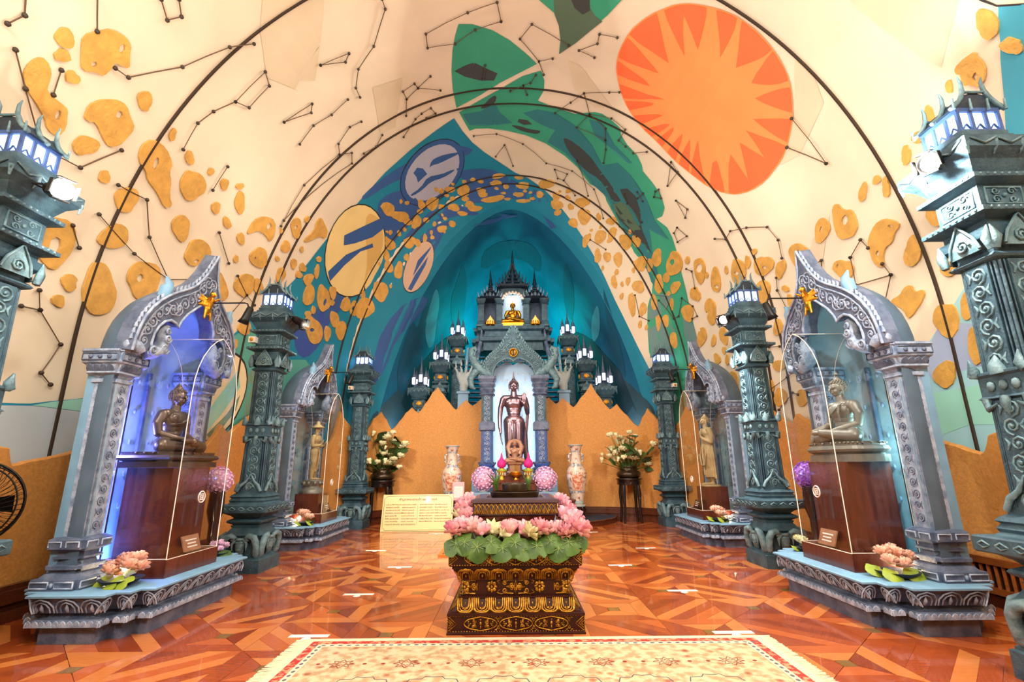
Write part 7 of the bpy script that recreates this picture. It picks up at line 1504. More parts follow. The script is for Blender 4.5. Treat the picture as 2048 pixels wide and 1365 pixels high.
for s in (-1, 1):
    m = M(); m.box(min(s*.52, s*.57), 0, .95+Z, max(s*.52, s*.57), .4, 3.25+Z); part(gt, 'niche_side', m, 'niche_white')
    lamp('niche_strip', 'AREA', (.03+s*.46, 11.52, 2.1), 8, (.82, .9, 1), aim=(.03, 11.75, 2.1), size=.05, shape='RECTANGLE', size_y=2.2)
    lamp('column_led', 'POINT', (.03+s*.62, 11.05, 1.02), 1.6, BLUE, size=.03)
# offering table with its things
t = thing('offering_table', 'stepped brown offering table before the altar arch', 'table', (.04, 10.72, .119)); m = M(); m.sweep(rect(.46, .2), [(0, 0), (0, .74), (.02, .76), (.02, .80), (-.02, .82)]); part(t, 'table_body', m, 'red_brown'); m = M(); m.sweep(rect(.24, .13, 0, .05), [(0, .82), (0, .90), (.02, .91), (.02, .94), (-.02, .95)]); part(t, 'upper_step', m, 'red_brown')
for s, lb in ((-1, 'pale blue side table left of the offering table'), (1, 'pale blue side table right of the offering table')):
    t = thing('side_table', lb, 'table', (.04+s*.66, 10.6, .119), 0, 'pale blue side tables'); m = M(); m.box(-.19, -.17, .50, .19, .17, .58); part(t, 'table_top', m, 'pale_blue_paint')
    for a in (-1, 1):
        for b in (-1, 1): m = M(); m.box(a*.15-.02, b*.13-.02, 0, a*.15+.02, b*.13+.02, .50); part(t, 'leg', m, 'pale_blue_paint')
t = thing('carved_figure', 'pale amber carved seated figure at the foot of the large statue', 'statue', (.04, 10.77, 1.07)); m = M(); m.lathe([(.19, 0), (.19, .03), (.15, .05), (.15, .17), (.19, .19), (.20, .22), (.15, .23)], 8, False); part(t, 'figure_base', m, 'crystal_amber')
b = part(t, 'body', seated('amber_body', 'crystal_amber', .012, False), None); b.scale = (.44, .44, .52); b.location = (0, 0, .22)
m = M()
for s in (-1, 1): m.tube([(s*.10, 0, .40), (s*.15, .02, .55), (s*.10, .02, .66), (0, .02, .70)], [.05, .055, .05, .03], 8, flat=.6)
part(t, 'hood', m, 'crystal_amber')
for s, lb in ((-1, 'magenta lotus bud on a yellow stand, left side of the offering table'), (1, 'magenta lotus bud on a yellow stand, right side of the offering table')):
    t = thing('lotus_bud', lb, 'offering', (.04+s*.285, 10.66, .94), 0, 'magenta buds on the offering table'); m = M(); m.lathe([(.03, .235), (.085, .27), (.10, .32), (.085, .38), (.05, .42), (.025, .46), (.02, .50), (.006, .56)], 14); part(t, 'bud', m, 'petal_magenta')
    m = M(); m.lathe([(.06, 0), (.065, .03), (.05, .05), (.06, .12), (.10, .16), (.11, .19), (.07, .20), (.06, .235)], 14); sd = part(t, 'bud_stand', m, 'gold_paint')
    m = M()
    for k in range(14): a = 2*PI*k/14; m.tube([(.085*math.cos(a), .085*math.sin(a), .16), (.09*math.cos(a), .09*math.sin(a), .09)], .008, 4)
    part(sd, 'garland_fringe', m, 'petal_white', stuff=True); m = M(); m.x = Matrix.Translation((0, 0, .19)); m.lathe([(.10, -.02), (.115, 0), (.10, .025)], 14); part(sd, 'green_ring', m, 'leaf_lime')
t = thing('incense_bowl', 'gold footed incense bowl at the centre of the offering table', 'bowl', (.06, 10.58, .94)); m = M(); m.lathe([(.06, 0), (.065, .015), (.025, .04), (.03, .05), (.10, .08), (.12, .11), (.115, .15), (.125, .165), (.10, .16)], 18); part(t, 'bowl_body', m, 'gold')
for k in range(9): m = M(); m.tube([(-.05+k*.0125, .01*(k % 3), .15), (-.055+k*.0135, .01*(k % 3), .29)], .0022, 4); part(t, 'incense_stick', m, 'gold_paint')
# floor vases
def vase(x, lab, wm):
    t = thing('floor_vase', lab, 'vase', (x, 11.15, .40)); n = 28
    m = M(); m.lathe([(.13, 0), (.135, .03), (.14, .10), (.17, .25), (.215, .48), (.225, .62), (.205, .72), (.16, .80), (.12, .87), (.105, .95), (.105, 1.08), (.12, 1.17), (.15, 1.24), (.168, 1.265), (.15, 1.265), (.11, 1.2)], n); part(t, 'vase_body', m, 'porcelain')
    m = M(); m.lathe([(.152, 1.243), (.17, 1.262), (.172, 1.275), (.155, 1.275)], n); part(t, 'rim', m, 'porcelain_rim')
    for z0, r0, z1, r1, mt in ((.02, .142, .08, .143, 'porcelain_rim'), (.24, .172, .29, .181, 'porcelain_blue'), (.645, .226, .675, .221, 'rust_print'), (.80, .165, .86, .13, 'porcelain_blue'), (1.10, .111, 1.15, .12, 'porcelain_blue')):
        m = M(); m.rings([[(r*math.cos(2*PI*k/n), r*math.sin(2*PI*k/n), z) for k in range(n)] for r, z in ((r0, z0), (r1, z1))], False, False, True); part(t, 'painted_band', m, mt)
    m = M()
    for a0 in (-PI/2, ):
        R = []
        for z, r in ((.30, .187), (.40, .206), (.48, .2185), (.56, .2245), (.63, .228)): R.append([(r*math.cos(a0+u), r*math.sin(a0+u), z) for u in [-.55+.11*k for k in range(11)]])
        m.rings(R, False, False, True, closed=False)
    part(t, 'painted_scene', m, 'rust_print')
    for s in (-1, 1):
        m = M(); m.tube([(s*.105, 0, 1.08), (s*.15, 0, 1.06), (s*.16, 0, 1.0), (s*.135, 0, .97), (s*.16, 0, .93), (s*.13, 0, .89)], [.022, .026, .028, .022, .026, .014], 7); part(t, 'handle', m, 'porcelain_blue')
    s_ = thing('vase_stand', 'carved dark stand under the %s floor vase' % wm, 'stand', (x, 11.15, .119), 0, 'vase stands'); m = M(); m.lathe([(.17, .235), (.18, .25), (.18, .27), (.15, .28)], 20); part(s_, 'stand_top', m, 'porcelain_rim' if wm == 'right' else 'black_lacquer')
    for k in range(5): a = 2*PI*k/5+.3; m = M(); m.tube([(.13*math.cos(a), .13*math.sin(a), .24), (.17*math.cos(a), .17*math.sin(a), .16), (.13*math.cos(a), .13*math.sin(a), .08), (.19*math.cos(a), .19*math.sin(a), .0)], [.03, .035, .022, .03], 6); part(s_, 'leg', m, 'black_lacquer')
vase(-1.36, 'tall porcelain floor vase with red painted scenes left of the altar', 'left'); vase(1.40, 'tall porcelain floor vase with birds and flowers right of the altar', 'right')
# stools with white lotus arrangements
def stool(x, side):
    t = thing('round_stool', 'round black lacquered stool at the %s of the altar wall' % side, 'stool', (x, 11.25, 0), 0, 'black stools by the altar wall'); m = M(); m.lathe([(.26, .80), (.27, .82), (.27, .90), (.29, .91), (.29, .935), (.26, .94)], 24); part(t, 'seat', m, 'black_lacquer')
    for k in range(4): a = PI/4+k*PI/2; m = M(); m.tube([(.22*math.cos(a), .22*math.sin(a), .80), (.24*math.cos(a), .24*math.sin(a), .62), (.23*math.cos(a), .23*math.sin(a), .3), (.26*math.cos(a), .26*math.sin(a), .0)], [.04, .045, .03, .025], 8); part(t, 'leg', m, 'black_lacquer')
    p = thing('flower_pot', 'dark glazed pot on the %s round stool' % side, 'pot', (x, 11.25, .941), 0, 'dark pots on the stools'); m = M(); m.lathe([(.20, 0), (.26, .03), (.27, .08), (.25, .13), (.20, .16), (.20, .24), (.215, .26), (.18, .26), (.18, .18)], 24); part(p, 'pot_body', m, 'old_bronze')
    q = thing('lotus_arrangement', 'bushy arrangement of white lotus and leaves, %s of the altar' % side, 'flowers', (x, 11.2, 1.10), 0, 'white lotus arrangements', (1.18, 1.1, 1.08)); r_ = random.Random(side)
    for k in range(54):
        a = r_.uniform(0, 6.28); rad = r_.uniform(.05, .52)*(1 if k > 6 else .4); h = r_.uniform(.16, .82)-rad*.28; c = (rad*math.cos(a), rad*math.sin(a)*.7-.05, h)
        if k % 3 == 2:
            m = M(); m.x = Matrix.Translation(c) @ Matrix.Rotation(r_.uniform(-.9, .9), 4, 'X') @ Matrix.Rotation(r_.uniform(-.9, .9), 4, 'Y'); leaf_mesh(m, r_.uniform(.09, .14), .3); part(q, 'leaf', m, r_.choice(('leaf_green', 'leaf_dark', 'leaf_dark')))
        else: lotus_parts(q, r_.uniform(.075, .115), 'petal_white', r_.choice((.25, .7, .95)), c, k)
        m = M(); m.tube([(c[0]*.2, c[1]*.2, 0), (c[0]*.6, c[1]*.6, h*.55), c], .006, 4); part(q, 'stem', m, 'leaf_green')
stool(-2.92, 'left'); stool(2.58, 'right')
# donation box, notice, side table, prayer board
t = thing('donation_box', 'brown wooden donation box with a dark lettered panel left of the pedestal', 'box', (-1.08, 10.62, .119)); m = M(); m.sweep(rect(.2, .18), [(0, 0), (0, .38), (.02, .39), (.02, .425), (-.02, .43)]); part(t, 'box_body', m, 'red_brown'); m = M(); m.box(-.14, -.19, .05, .14, -.181, .34); pn = part(t, 'sign_panel', m, 'sign_grey')
def text(parent, name, s, loc, size, mt, rot=(PI/2, 0, 0), align='CENTER', sl=1.0):
    c = bpy.data.curves.new(name, 'FONT'); c.body = s; c.size = size; c.offset = size*.008; c.align_x = align; c.extrude = .0008; c.materials.append(MATS[mt]); c.resolution_u = 2; c.space_line = sl; tmp = bpy.data.objects.new('t', c); COL.objects.link(tmp); bpy.context.view_layer.update(); me = bpy.data.meshes.new_from_object(tmp.evaluated_get(bpy.context.evaluated_depsgraph_get())); bpy.data.objects.remove(tmp); o = obj(name, me, parent); o['kind'] = 'stuff'; o.location = loc; o.rotation_euler = rot; return o
text(t, 'lettering', 'ตู้ทำบุญ\nบำรุงพระ', (0, -.192, .24), .085, 'white_print')
t = thing('donation_box', 'plain brown wooden box to the right behind the pedestal', 'box', (1.06, 10.62, .119)); m = M(); m.sweep(rect(.2, .18), [(0, 0), (0, .38), (.02, .39), (.02, .425), (-.02, .43)]); part(t, 'box_body', m, 'red_brown')
t = thing('notice_frame', 'small pink notice in a clear frame on the left donation box', 'notice', (-1.14, 10.54, .55)); m = M(); m.box(-.12, -.012, 0, .12, .0, .36); part(t, 'card', m, 'pink_card'); m = M(); m.box(-.09, -.014, .05, .09, -.0125, .27); part(t, 'sheet', m, 'paper')
m = M()
for k in range(7): m.box(-.07, -.0155, .08+k*.025, .07-.01*(k % 3), -.0142, .084+k*.025)
part(t, 'print_lines', m, 'pink_card', stuff=True)
m = M(); m.box(-.13, .002, 0, .13, .03, .008); part(t, 'foot', m, 'acrylic_edge_glow')
bd = thing('prayer_board', 'cream prayer board with brown Thai text leaning at the left', 'sign', (-1.90, 10.05, 0)); bd.rotation_euler = (-.20, 0, 0)
m = M(); m.box(-.70, 0, .005, .70, .03, .70); part(bd, 'board', m, 'board_cream')
m = M(); c_ = .05
P = [(-.67+c_, .03), (.67-c_, .03), (.67-c_*.6, .03+c_*.6), (.67, .03+c_), (.67, .67-c_), (.67-c_*.6, .67-c_*.6), (.67-c_, .67), (-.67+c_, .67), (-.67+c_*.6, .67-c_*.6), (-.67, .67-c_), (-.67, .03+c_), (-.67+c_*.6, .03+c_*.6), (-.67+c_, .03)]
m.tube([(x, -.001, z) for x, z in P], .003, 4); m.box(.0, -.002, .13, .003, 0, .52); part(bd, 'border_line', m, 'print_brown')
text(bd, 'title_lettering', 'คำบูชาพระพุทธเจ้า ๒๘ พระองค์', (0, -.002, .585), .062, 'print_brown')
C1 = ['นะโม เม สัพพะพุทธานัง', 'ตัณหังกะโร มะหาวีโร', 'สะระณังกะโร โลกะหิโต', 'โกณฑัญโญ ชะนะปาโมกโข', 'สุมะโน สุมะโน ธีโร', 'โสภีโต คุณะสัมปันโน', 'ปะทุโม โลกะปัชโชโต', 'ปะทุมุตตะโร สัตตะสาโร']; C2 = ['อุปปันนานัง มะเหสินัง', 'เมธังกะโร มะหายะโส', 'ทีปังกะโร ชุตินธะโร', 'มังคะโล ปุริสาสะโภ', 'เรวะโต ระติวัฑฒะโน', 'อะโนมะทัสสี ชะนุตตะโม', 'นาระโท วะระสาระถี', 'สุเมโธ อัปปะฏิปุคคะโล']
C3 = ['สุชาโต สัพพะโลกัคโค', 'อัตถะทัสสี การุณิโก', 'สิทธัตโถ อะสะโม โลเก', 'ปุสโส จะ วะระโท พุทโธ', 'สิขี สัพพะหิโต สัตถา', 'กะกุสันโธ สัตถะวาโห', 'กัสสะโป สิริสัมปันโน']; C4 = ['ปิยะทัสสี นะราสะโภ', 'ธัมมะทัสสี ตะโมนุโท', 'ติสโส จะ วะทะตัง วะโร', 'วิปัสสี จะ อะนูปะโม', 'เวสสะภู สุขะทายะโก', 'โกนาคะมะโน ระณัญชะโห', 'โคตะโม สักยะปุงคะโว']
for x, L in ((-.63, C1), (-.31, C2), (.04, C3), (.34, C4)):
    o = text(bd, 'verse_lettering', '\n'.join(L), (x, -.002, .495), .034, 'print_brown', align='LEFT', sl=1.55)
lamp('board_spot', 'SPOT', (-1.4, 8.2, 5.4), 160, WARM, aim=(-1.9, 10.2, .3), size=.06, spot=30, blend=.6)
# ---------------------------------------------------------------- upper sanctuary above the screen
pv = thing('upper_pavilion', 'grey-green spired pavilion glowing against the teal apse', 'pavilion', (.03, 13.4, 4.3))
def block_(name, a, mt='teal_stone'): m = M(); m.box(*a); return part(pv, name, m, mt)
m = M(); m.sweep(redent(1.12, .5, 2, .12), [(-.06, 0), (-.06, .22), (.03, .26), (.03, .36), (-.08, .40), (-.1, .55), (-.02, .60), (0, .68), (-.04, .70)]); part(pv, 'platform', m, 'teal_stone')
for x in (-.90, -.38, .38, .90):
    m = M(); at(m, (x, -.28, 0)); m.sweep(redent(.085, .085, 1, .02), [(.04, .70), (.04, .76), (0, .79), (.02, .84), (0, .87), (0, 1.35), (.03, 1.37), (0, 1.40), (.05, 1.48), (.05, 1.54), (0, 1.56)]); part(pv, 'pillar', m, 'teal_stone')
m = M(); m.box(-.40, .0, .7, .40, .04, 1.75); part(pv, 'shrine_back', m, 'niche_white')
for s in (-1, 1):
    m = M(); m.box(s*.64-.22, .02, .7, s*.64+.22, .06, 1.75); part(pv, 'side_back', m, 'stone_dark')
    P = [(s*.64-.24, 1.5), (s*.64-.22, 1.58), (s*.64-.1, 1.64), (s*.64, 1.74), (s*.64+.1, 1.64), (s*.64+.22, 1.58), (s*.64+.24, 1.5), (s*.64+.14, 1.5), (s*.64+.1, 1.56), (s*.64, 1.62), (s*.64-.1, 1.56), (s*.64-.14, 1.5)]
    m = M(); m.x = Matrix.Translation((0, -.3, 0)); m.slab(P, .1, 'y'); part(pv, 'side_gable', m, 'teal_stone')
    m = M(); at(m, (s*.64, -.12, 0)); m.sweep(rect(.3, .28), [(a_, 1.5+(b_-1.5)*.74) for a_, b_ in [(0, 1.52), (.05, 1.55), (.03, 1.60), (-.08, 1.68), (-.05, 1.70), (-.14, 1.80), (-.12, 1.82), (-.20, 1.92), (-.19, 1.95), (-.235, 2.02), (-.23, 2.05), (-.255, 2.15), (-.27, 2.42)]]); r = part(pv, 'side_roof', m, 'teal_dark')
    m = M()
    for a in (-1, 1):
        for z, w in ((1.54, .33), (1.64, .24), (1.73, .17), (1.83, .10)): m.tube([(s*.64+a*w*.9, -.12-w, z), (s*.64+a*w, -.12-w-.01, z+.06), (s*.64+a*w*1.05, -.12-w, z+.16)], [.03, .025, .004], 5)
    for k in range(-2, 3): m.tube([(s*.64+k*.1, -.42, 1.58), (s*.64+k*.1, -.40, 1.72-abs(k)*.03)], [.04, .005], 5)
    part(r, 'roof_finials', m, 'stone_light', stuff=True)
    m = M(); m.tube([(s*.30, -.28, 1.80), (s*.36, -.28, 1.95), (s*.44, -.28, 1.98), (s*.46, -.28, 1.90)], [.07, .07, .05, .02], 6); part(pv, 'gable_scroll', m, 'teal_stone')
    m = M(); at(m, (s*.64, -.12, 0)); m.lathe([(.06, 2.0), (.07, 2.04), (.04, 2.12), (.05, 2.15), (.025, 2.24), (.03, 2.27), (.003, 2.52)], 8); part(r, 'roof_spire', m, 'teal_dark')
    # lotus lamps in the side bays
    lm = thing('lotus_lamp', 'glowing golden lotus lamp in the %s bay of the upper pavilion' % ('left' if s < 0 else 'right'), 'lamp', (.03+s*.64, 13.22, 5.0), 0, 'golden lamps in the pavilion')
    m = M(); m.lathe([(.06, 0), (.02, .03), (.03, .06), (.10, .09), (.12, .10)], 12); part(lm, 'lamp_foot', m, 'gold')
    m = M(); m.lathe([(.10, .10), (.125, .15), (.11, .22), (.06, .28), (.02, .34), (.005, .38)], 12); sh_ = part(lm, 'lamp_shade', m, 'lamp_amber' if 'lamp_amber' in MATS else emis('lamp_amber', (255, 176, 84), 1.1).name)
    m = M()
    for k in range(12): a = 2*PI*k/12; m.tube([(.12*math.cos(a), .12*math.sin(a), .10), (.13*math.cos(a), .13*math.sin(a), .16), (.09*math.cos(a), .09*math.sin(a), .24)], [.02, .022, .004], 4)
    part(sh_, 'petals', m, 'gold', stuff=True)
A0 = [(.46, 1.48), (.46, 1.60), (.40, 1.70), (.28, 1.80), (.14, 1.86), (0, 1.96)]; A1 = [(.34, 1.46), (.33, 1.53), (.28, 1.59), (.20, 1.64), (.10, 1.67), (0, 1.70)]
fl = lambda P: [(-a, b) for a, b in P]+[(a, b) for a, b in P[::-1][1:]]
m = M(); m.x = Matrix.Translation((0, -.32, 0)); m.band(fl(A0), fl(A1), .14, 'y'); g = part(pv, 'main_gable', m, 'teal_stone')
m = M()
for i in range(9): a = -PI/2*.8+i*PI/2*.2; m.ball((.30*math.sin(a), -.40, 1.44+.25*math.cos(a)), (.045, .03, .05), 6, 5)
part(g, 'lit_scallops', m, 'acrylic_edge_glow', stuff=True)
m = M(); at(m, (0, -.12, 0)); m.sweep(redent(.35, .33, 2, .05), [(a_, 1.5+(b_-1.5)*.72) for a_, b_ in [(.06, 1.95), (.10, 1.98), (.10, 2.06), (-.06, 2.16), (-.03, 2.18), (-.04, 2.26), (-.14, 2.38), (-.12, 2.40), (-.13, 2.46), (-.20, 2.58), (-.18, 2.60), (-.19, 2.65), (-.235, 2.75), (-.225, 2.77), (-.26, 2.86), (-.285, 3.1)]], True); rf = part(pv, 'main_roof', m, 'teal_dark')
m = M(); at(m, (0, -.12, 0)); m.lathe([(a_, 1.5+(b_-1.5)*.72) for a_, b_ in [(.12, 2.55), (.13, 2.6), (.07, 2.7), (.09, 2.73), (.05, 2.83), (.06, 2.86), (.045, 3.06), (.06, 3.09), (.035, 3.2), (.045, 3.23), (.004, 3.75)]], 10); part(pv, 'spire', m, 'teal_dark')
m = M()
for z, w, d in ((1.90, .46, .36), (2.03, .36, .26), (2.16, .28, .18), (2.29, .2, .12)):
    for a in (-1, 1):
        for b in (-1, 1): m.tube([(a*w*.92, -.12+b*d*.9, z-.04), (a*w, -.12+b*d, z), (a*w*1.04, -.12+b*d, z+.14)], [.035, .03, .004], 5)
    for k in (-.5, 0, .5): m.tube([(k*w, -.12-d, z-.02), (k*w, -.12-d-.01, z+.08), (k*w, -.12-d+.02, z+.17)], [.06, .04, .004], 5)
part(rf, 'roof_leaves', m, 'teal_stone', stuff=True)
lamp('pavilion_lamp', 'POINT', (.03, 13.2, 5.92), 7, WHITE, size=.05)
t = thing('seated_statue', 'small golden seated statue in the upper pavilion', 'statue', (.03, 13.15, 5.001)); m = M(); m.sweep(rect(.34, .15), [(0, 0), (0, .05), (-.03, .07), (-.03, .10), (.0, .12)]); part(t, 'statue_base', m, 'gold'); b = part(t, 'body', seated('gold_body', 'gold', .011, False, .7), None); b.scale = (.68, .68, .68); b.location = (0, .04, .11)
b2 = obj('hair', None, t); b2.scale = (.68,)*3; b2.location = (0, .04, .11); curls((0, -.01, .785), .125, b2, 'gold')
# stairs below the pavilion
sr = thing('altar_stairs', 'dark stairs with pale nosings behind the altar arch', 'stairs', (.03, 12.25, 0))
for k in range(14):
    m = M(); m.box(-1.25, k*.085, 2.4+k*.135, 1.25, k*.085+.12, 2.44+k*.135); tr_ = part(sr, 'tread', m, 'rock_paint' if 'rock_paint' in MATS else mat('rock_paint', (24, 34, 42), .6).name); m = M(); m.box(-1.25, k*.085-.012, 2.415+k*.135, 1.25, k*.085, 2.44+k*.135); part(tr_, 'nosing', m, 'stone')
for s in (-1, 1):
    m = M(); m.rings([[(s*1.25, y, z), (s*1.32, y, z), (s*1.32, y, z+.3), (s*1.25, y, z+.3)] for y, z in ((-.05, 2.35), (1.2, 4.2))], True, True); part(sr, 'stringer', m, 'pale_blue_paint')
    m = M(); m.tube([(s*1.05, -.02, 3.7), (s*.98, .5, 4.05), (s*.9, .7, 4.5), (s*.86, .75, 5.0)], [.06, .075, .06, .015], 7); part(sr, 'rail_horn', m, 'stone')
# hands on blue posts
def big_hand(s, lb):
    t = thing('giant_hand', lb, 'sculpture', (.03+s*1.26, 12.15, 2.2), 0, 'carved hands on posts', (s, 1, 1))
    m = M(); m.sweep(rect(.13, .13), [(0, 0), (0, .76), (.03, .78), (.03, .83), (-.02, .85)]); part(t, 'post', m, 'pale_blue_paint')
    m = M(); cap(m, (0, 0, .82), (.0, 0, .98), .10, .11)
    for k in range(4): cap(m, (.0, 0, 1.0), (-.10+k*.075, -.01, 1.24), .085, .062)
    for k, (L, dx) in enumerate(((.12, -.03), (.13, .0), (.13, .03), (.11, .06))):
        a = Vector((-.12+k*.085, -.02, 1.25)); b = a+Vector((dx-.03, -.05, L)); c = b+Vector((dx, .02, .09)); chain(m, [a, b, c], [.045, .036, .022], 7)
    chain(m, [(-.07, -.02, 1.0), (-.17, -.06, 1.10), (-.21, -.06, 1.20)], [.06, .048, .028]); hd = part(t, 'hand', fuse('giant_hand', m, .016, 'stone_white' if 'stone_white' in MATS else mat('stone_white', (170, 180, 176), .6, var=.1, bump=.2).name, 2), None)
    m = M()
    for k, (dx, z) in enumerate(((-.21, 1.46), (-.075, 1.5), (.06, 1.5), (.19, 1.44))): m.tube([(dx, -.04, z), (dx+.01, -.03, z+.08), (dx+.02, -.02, z+.18)], [.026, .022, .003], 6)
    part(hd, 'finger_spire', m, 'stone_white', stuff=True)
big_hand(-1, 'pale carved hand on a blue post left of the altar arch'); big_hand(1, 'pale carved hand on a blue post right of the altar arch')
# six small towers with crystal-lit crowns
def make_tower():
    t = thing('small_tower', 'x', 'tower')
    m = M(); m.sweep(redent(.15, .15, 1, .03), [(0, 0), (0, 1.62), (.03, 1.64), (.0, 1.68)]); sh = part(t, 'shaft', m, 'teal_stone')
    m = M(); scroll_panel(m, .18, .9, 6, .012, lambda u, v: (u, -.155, 1.0+v))
    for k in (-1, 0, 1):
        m.tube([(k*.1-.05, -.16, 1.60), (k*.1, -.17, 1.48), (k*.1+.05, -.16, 1.60)], .018, 4)
    part(sh, 'shaft_relief', m, 'teal_light', stuff=True)
    m = M(); m.sweep(redent(.16, .16, 1, .03), [(-.02, 1.66), (.04, 1.70), (.0, 1.73), (0, 1.78), (.05, 1.84), (.05, 1.90), (-.01, 1.93), (.05, 1.97), (.05, 2.0), (-.01, 2.03), (-.01, 2.22), (.05, 2.25), (.02, 2.28), (.10, 2.42), (.11, 2.44), (.11, 2.52), (.0, 2.55), (-.01, 2.60)]); cp = part(t, 'tower_cap', m, 'teal_stone')
    m = M()
    for q in range(4):
        m.x = Matrix.Rotation(q*PI/2, 4, 'Z'); m.add([(-.14, -.20, 1.74), (.14, -.20, 1.74), (.07, -.205, 1.86), (0, -.21, 1.98), (-.07, -.205, 1.86)], [(0, 1, 2, 3, 4)]); m.tube([(-.14, -.205, 1.74), (-.07, -.21, 1.86), (0, -.215, 1.98), (.07, -.21, 1.86), (.14, -.205, 1.74)], .015, 4)
        for k in range(-2, 3): m.tube([(k*.11-.05, -.275, 2.51), (k*.11, -.28, 2.42), (k*.11+.05, -.275, 2.51)], .016, 4)
        for k in (-1, 1): m.tube([(k*.26, -.26, 2.46), (k*.27, -.27, 2.32)], [.03, .006], 4)
    part(cp, 'cap_relief', m, 'teal_light', stuff=True)
    for q in range(4):
        m = M(); m.x = Matrix.Rotation(q*PI/2, 4, 'Z'); m.ball((0, -.165, 2.12), (.06, .03, .05), 7, 5)
        for k in range(5): a = k*PI/4; m.ball((.055*math.cos(a), -.17, 2.12+.05*math.sin(a)), (.025, .02, .025), 5, 4)
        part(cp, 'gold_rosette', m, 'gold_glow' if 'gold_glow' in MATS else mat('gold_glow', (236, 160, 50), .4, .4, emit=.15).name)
    m = M(); m.lathe([(.17, 2.58), (.18, 2.62), (.10, 2.66), (.08, 2.70)], 10); part(t, 'crown_base', m, 'teal_dark')
    for k, (x, y, h) in enumerate(((0, 0, .48), (-.15, -.15, .27), (.15, -.15, .27), (.15, .15, .27), (-.15, .15, .27))):
        m = M(); m.lathe([(.04, 2.62), (.055, 2.66), (.05, 2.66+h*.5), (.02, 2.66+h*.62)], 6, False, c=(x, y)); part(t, 'crystal', m, 'crystal_glow' if 'crystal_glow' in MATS else emis('crystal_glow', (226, 232, 255), 2.2).name)
        m = M(); m.lathe([(.065, 2.66+h*.5), (.05, 2.66+h*.7), (.02, 2.66+h*1.0), (.004, 2.66+h*1.5)], 6, True, c=(x, y))
        m.tube([(x-.05, y-.05, 2.62), (x-.055, y-.055, 2.66+h*.5)], .012, 4); m.tube([(x+.05, y-.05, 2.62), (x+.055, y-.055, 2.66+h*.5)], .012, 4); part(t, 'crystal_spire', m, 'stone')
    return t
tw = make_tower(); tw['group'] = 'small crystal-topped towers beside the altar'
def twz(zt): return zt-3.38
TW = [(-2.38, 12.5, 4.03, 'lowest crystal-topped tower on the left of the altar'), (-1.92, 12.9, 4.78, 'middle crystal-topped tower on the left of the altar'), (-1.55, 13.5, 5.64, 'highest crystal-topped tower on the left of the altar'), (2.38, 12.5, 4.03, 'lowest crystal-topped tower on the right of the altar'), (1.97, 12.9, 4.78, 'middle crystal-topped tower on the right of the altar'), (1.60, 13.5, 5.64, 'highest crystal-topped tower on the right of the altar')]
for i, (x, y, zt, lb) in enumerate(TW):
    o = tw if i == 0 else dup(tw, (0, 0, 0)); o.location = (x, y, zt-3.38); o['label'] = lb
    # masonry pier under each tower, part of the same tower
    m = M(); m.box(-.14, -.14, -(zt-3.38), .14, .14, .0); part(o, 'pier', m, 'teal_dark')
# ---------------------------------------------------------------- rug
def rug_mat():
    m = bpy.data.materials.new('rug'); m.use_nodes = True; N = m.node_tree.nodes; L = m.node_tree.links; b = N['Principled BSDF']; b.inputs['Roughness'].default_value = .95
    tc = N.new('ShaderNodeTexCoord'); v = N.new('ShaderNodeTexVoronoi'); v.inputs['Scale'].default_value = 9; v.feature = 'F1'; L.new(tc.outputs['Object'], v.inputs['Vector'])
    r = N.new('ShaderNodeValToRGB'); e = r.color_ramp.elements; e[0].position = .10; e[0].color = lin((164, 104, 74)); e[1].position = .42; e[1].color = lin((206, 184, 144)); x = e.new(.22); x.color = lin((196, 156, 112)); x = e.new(.30); x.color = lin((212, 190, 152))
    L.new(v.outputs['Distance'], r.inputs[0]); n = N.new('ShaderNodeTexNoise'); n.inputs['Scale'].default_value = 16; n.inputs['Detail'].default_value = 5; L.new(tc.outputs['Object'], n.inputs['Vector'])
    r2 = N.new('ShaderNodeValToRGB'); f = r2.color_ramp.elements; f[0].position = .40; f[0].color = lin((176, 134, 80)); f[1].position = .56; f[1].color = (1, 1, 1, 1); L.new(n.outputs['Fac'], r2.inputs[0])
    mx = N.new('ShaderNodeMix'); mx.data_type = 'RGBA'; mx.blend_type = 'MULTIPLY'; mx.inputs[0].default_value = .55; L.new(r.outputs[0], mx.inputs[6]); L.new(r2.outputs[0], mx.inputs[7]); L.new(mx.outputs[2], b.inputs['Base Color']); MATS['rug'] = m
rug_mat(); mat('rug_cream', (222, 204, 168), .95, bump=.3, bscale=90); mat('rug_red', (176, 44, 34), .95, rgb2=(206, 150, 110), scale=24, ramp=(.48, .58)); mat('rug_line', (150, 46, 36), .95); mat('rug_blue', (96, 92, 104), .95); mat('fringe', (226, 206, 170), .9)
rg = thing('persian_rug', 'cream patterned rug with a narrow red border, cut by the photo bottom', 'rug', (.14, 2.0, 0))
m = M(); m.box(-1.66, -2.0, .001, 1.66, 2.02, .010); part(rg, 'rug_ground', m, 'rug')
def frame(i0, i1, z, mt, nm):
    m = M(); a, b, c, d = 1.66-i0, 2.02-i0, 1.66-i1, 2.02-i1; m.band([(-a, -2.0), (-a, b), (a, b), (a, -2.0)], [(-c, -2.0), (-c, d), (c, d), (c, -2.0)], .002, 'z'); o = part(rg, nm, m, mt); o.location = (0, 0, z); return o
frame(0, .055, .0115, 'rug_cream', 'outer_border'); frame(.055, .115, .0115, 'rug_red', 'red_border'); frame(.115, .165, .0115, 'rug_cream', 'inner_border')
m = M()
for k in range(-26, 27): m.ball((k*.06, 2.02-.14, .0125), (.018, .012, .002), 8, 4)
for k in range(50):
    for s in (-1, 1): m.ball((s*(1.66-.14), 1.85-k*.06, .0125), (.012, .018, .002), 8, 4)
part(rg, 'border_dots', m, 'rug_blue', stuff=True)
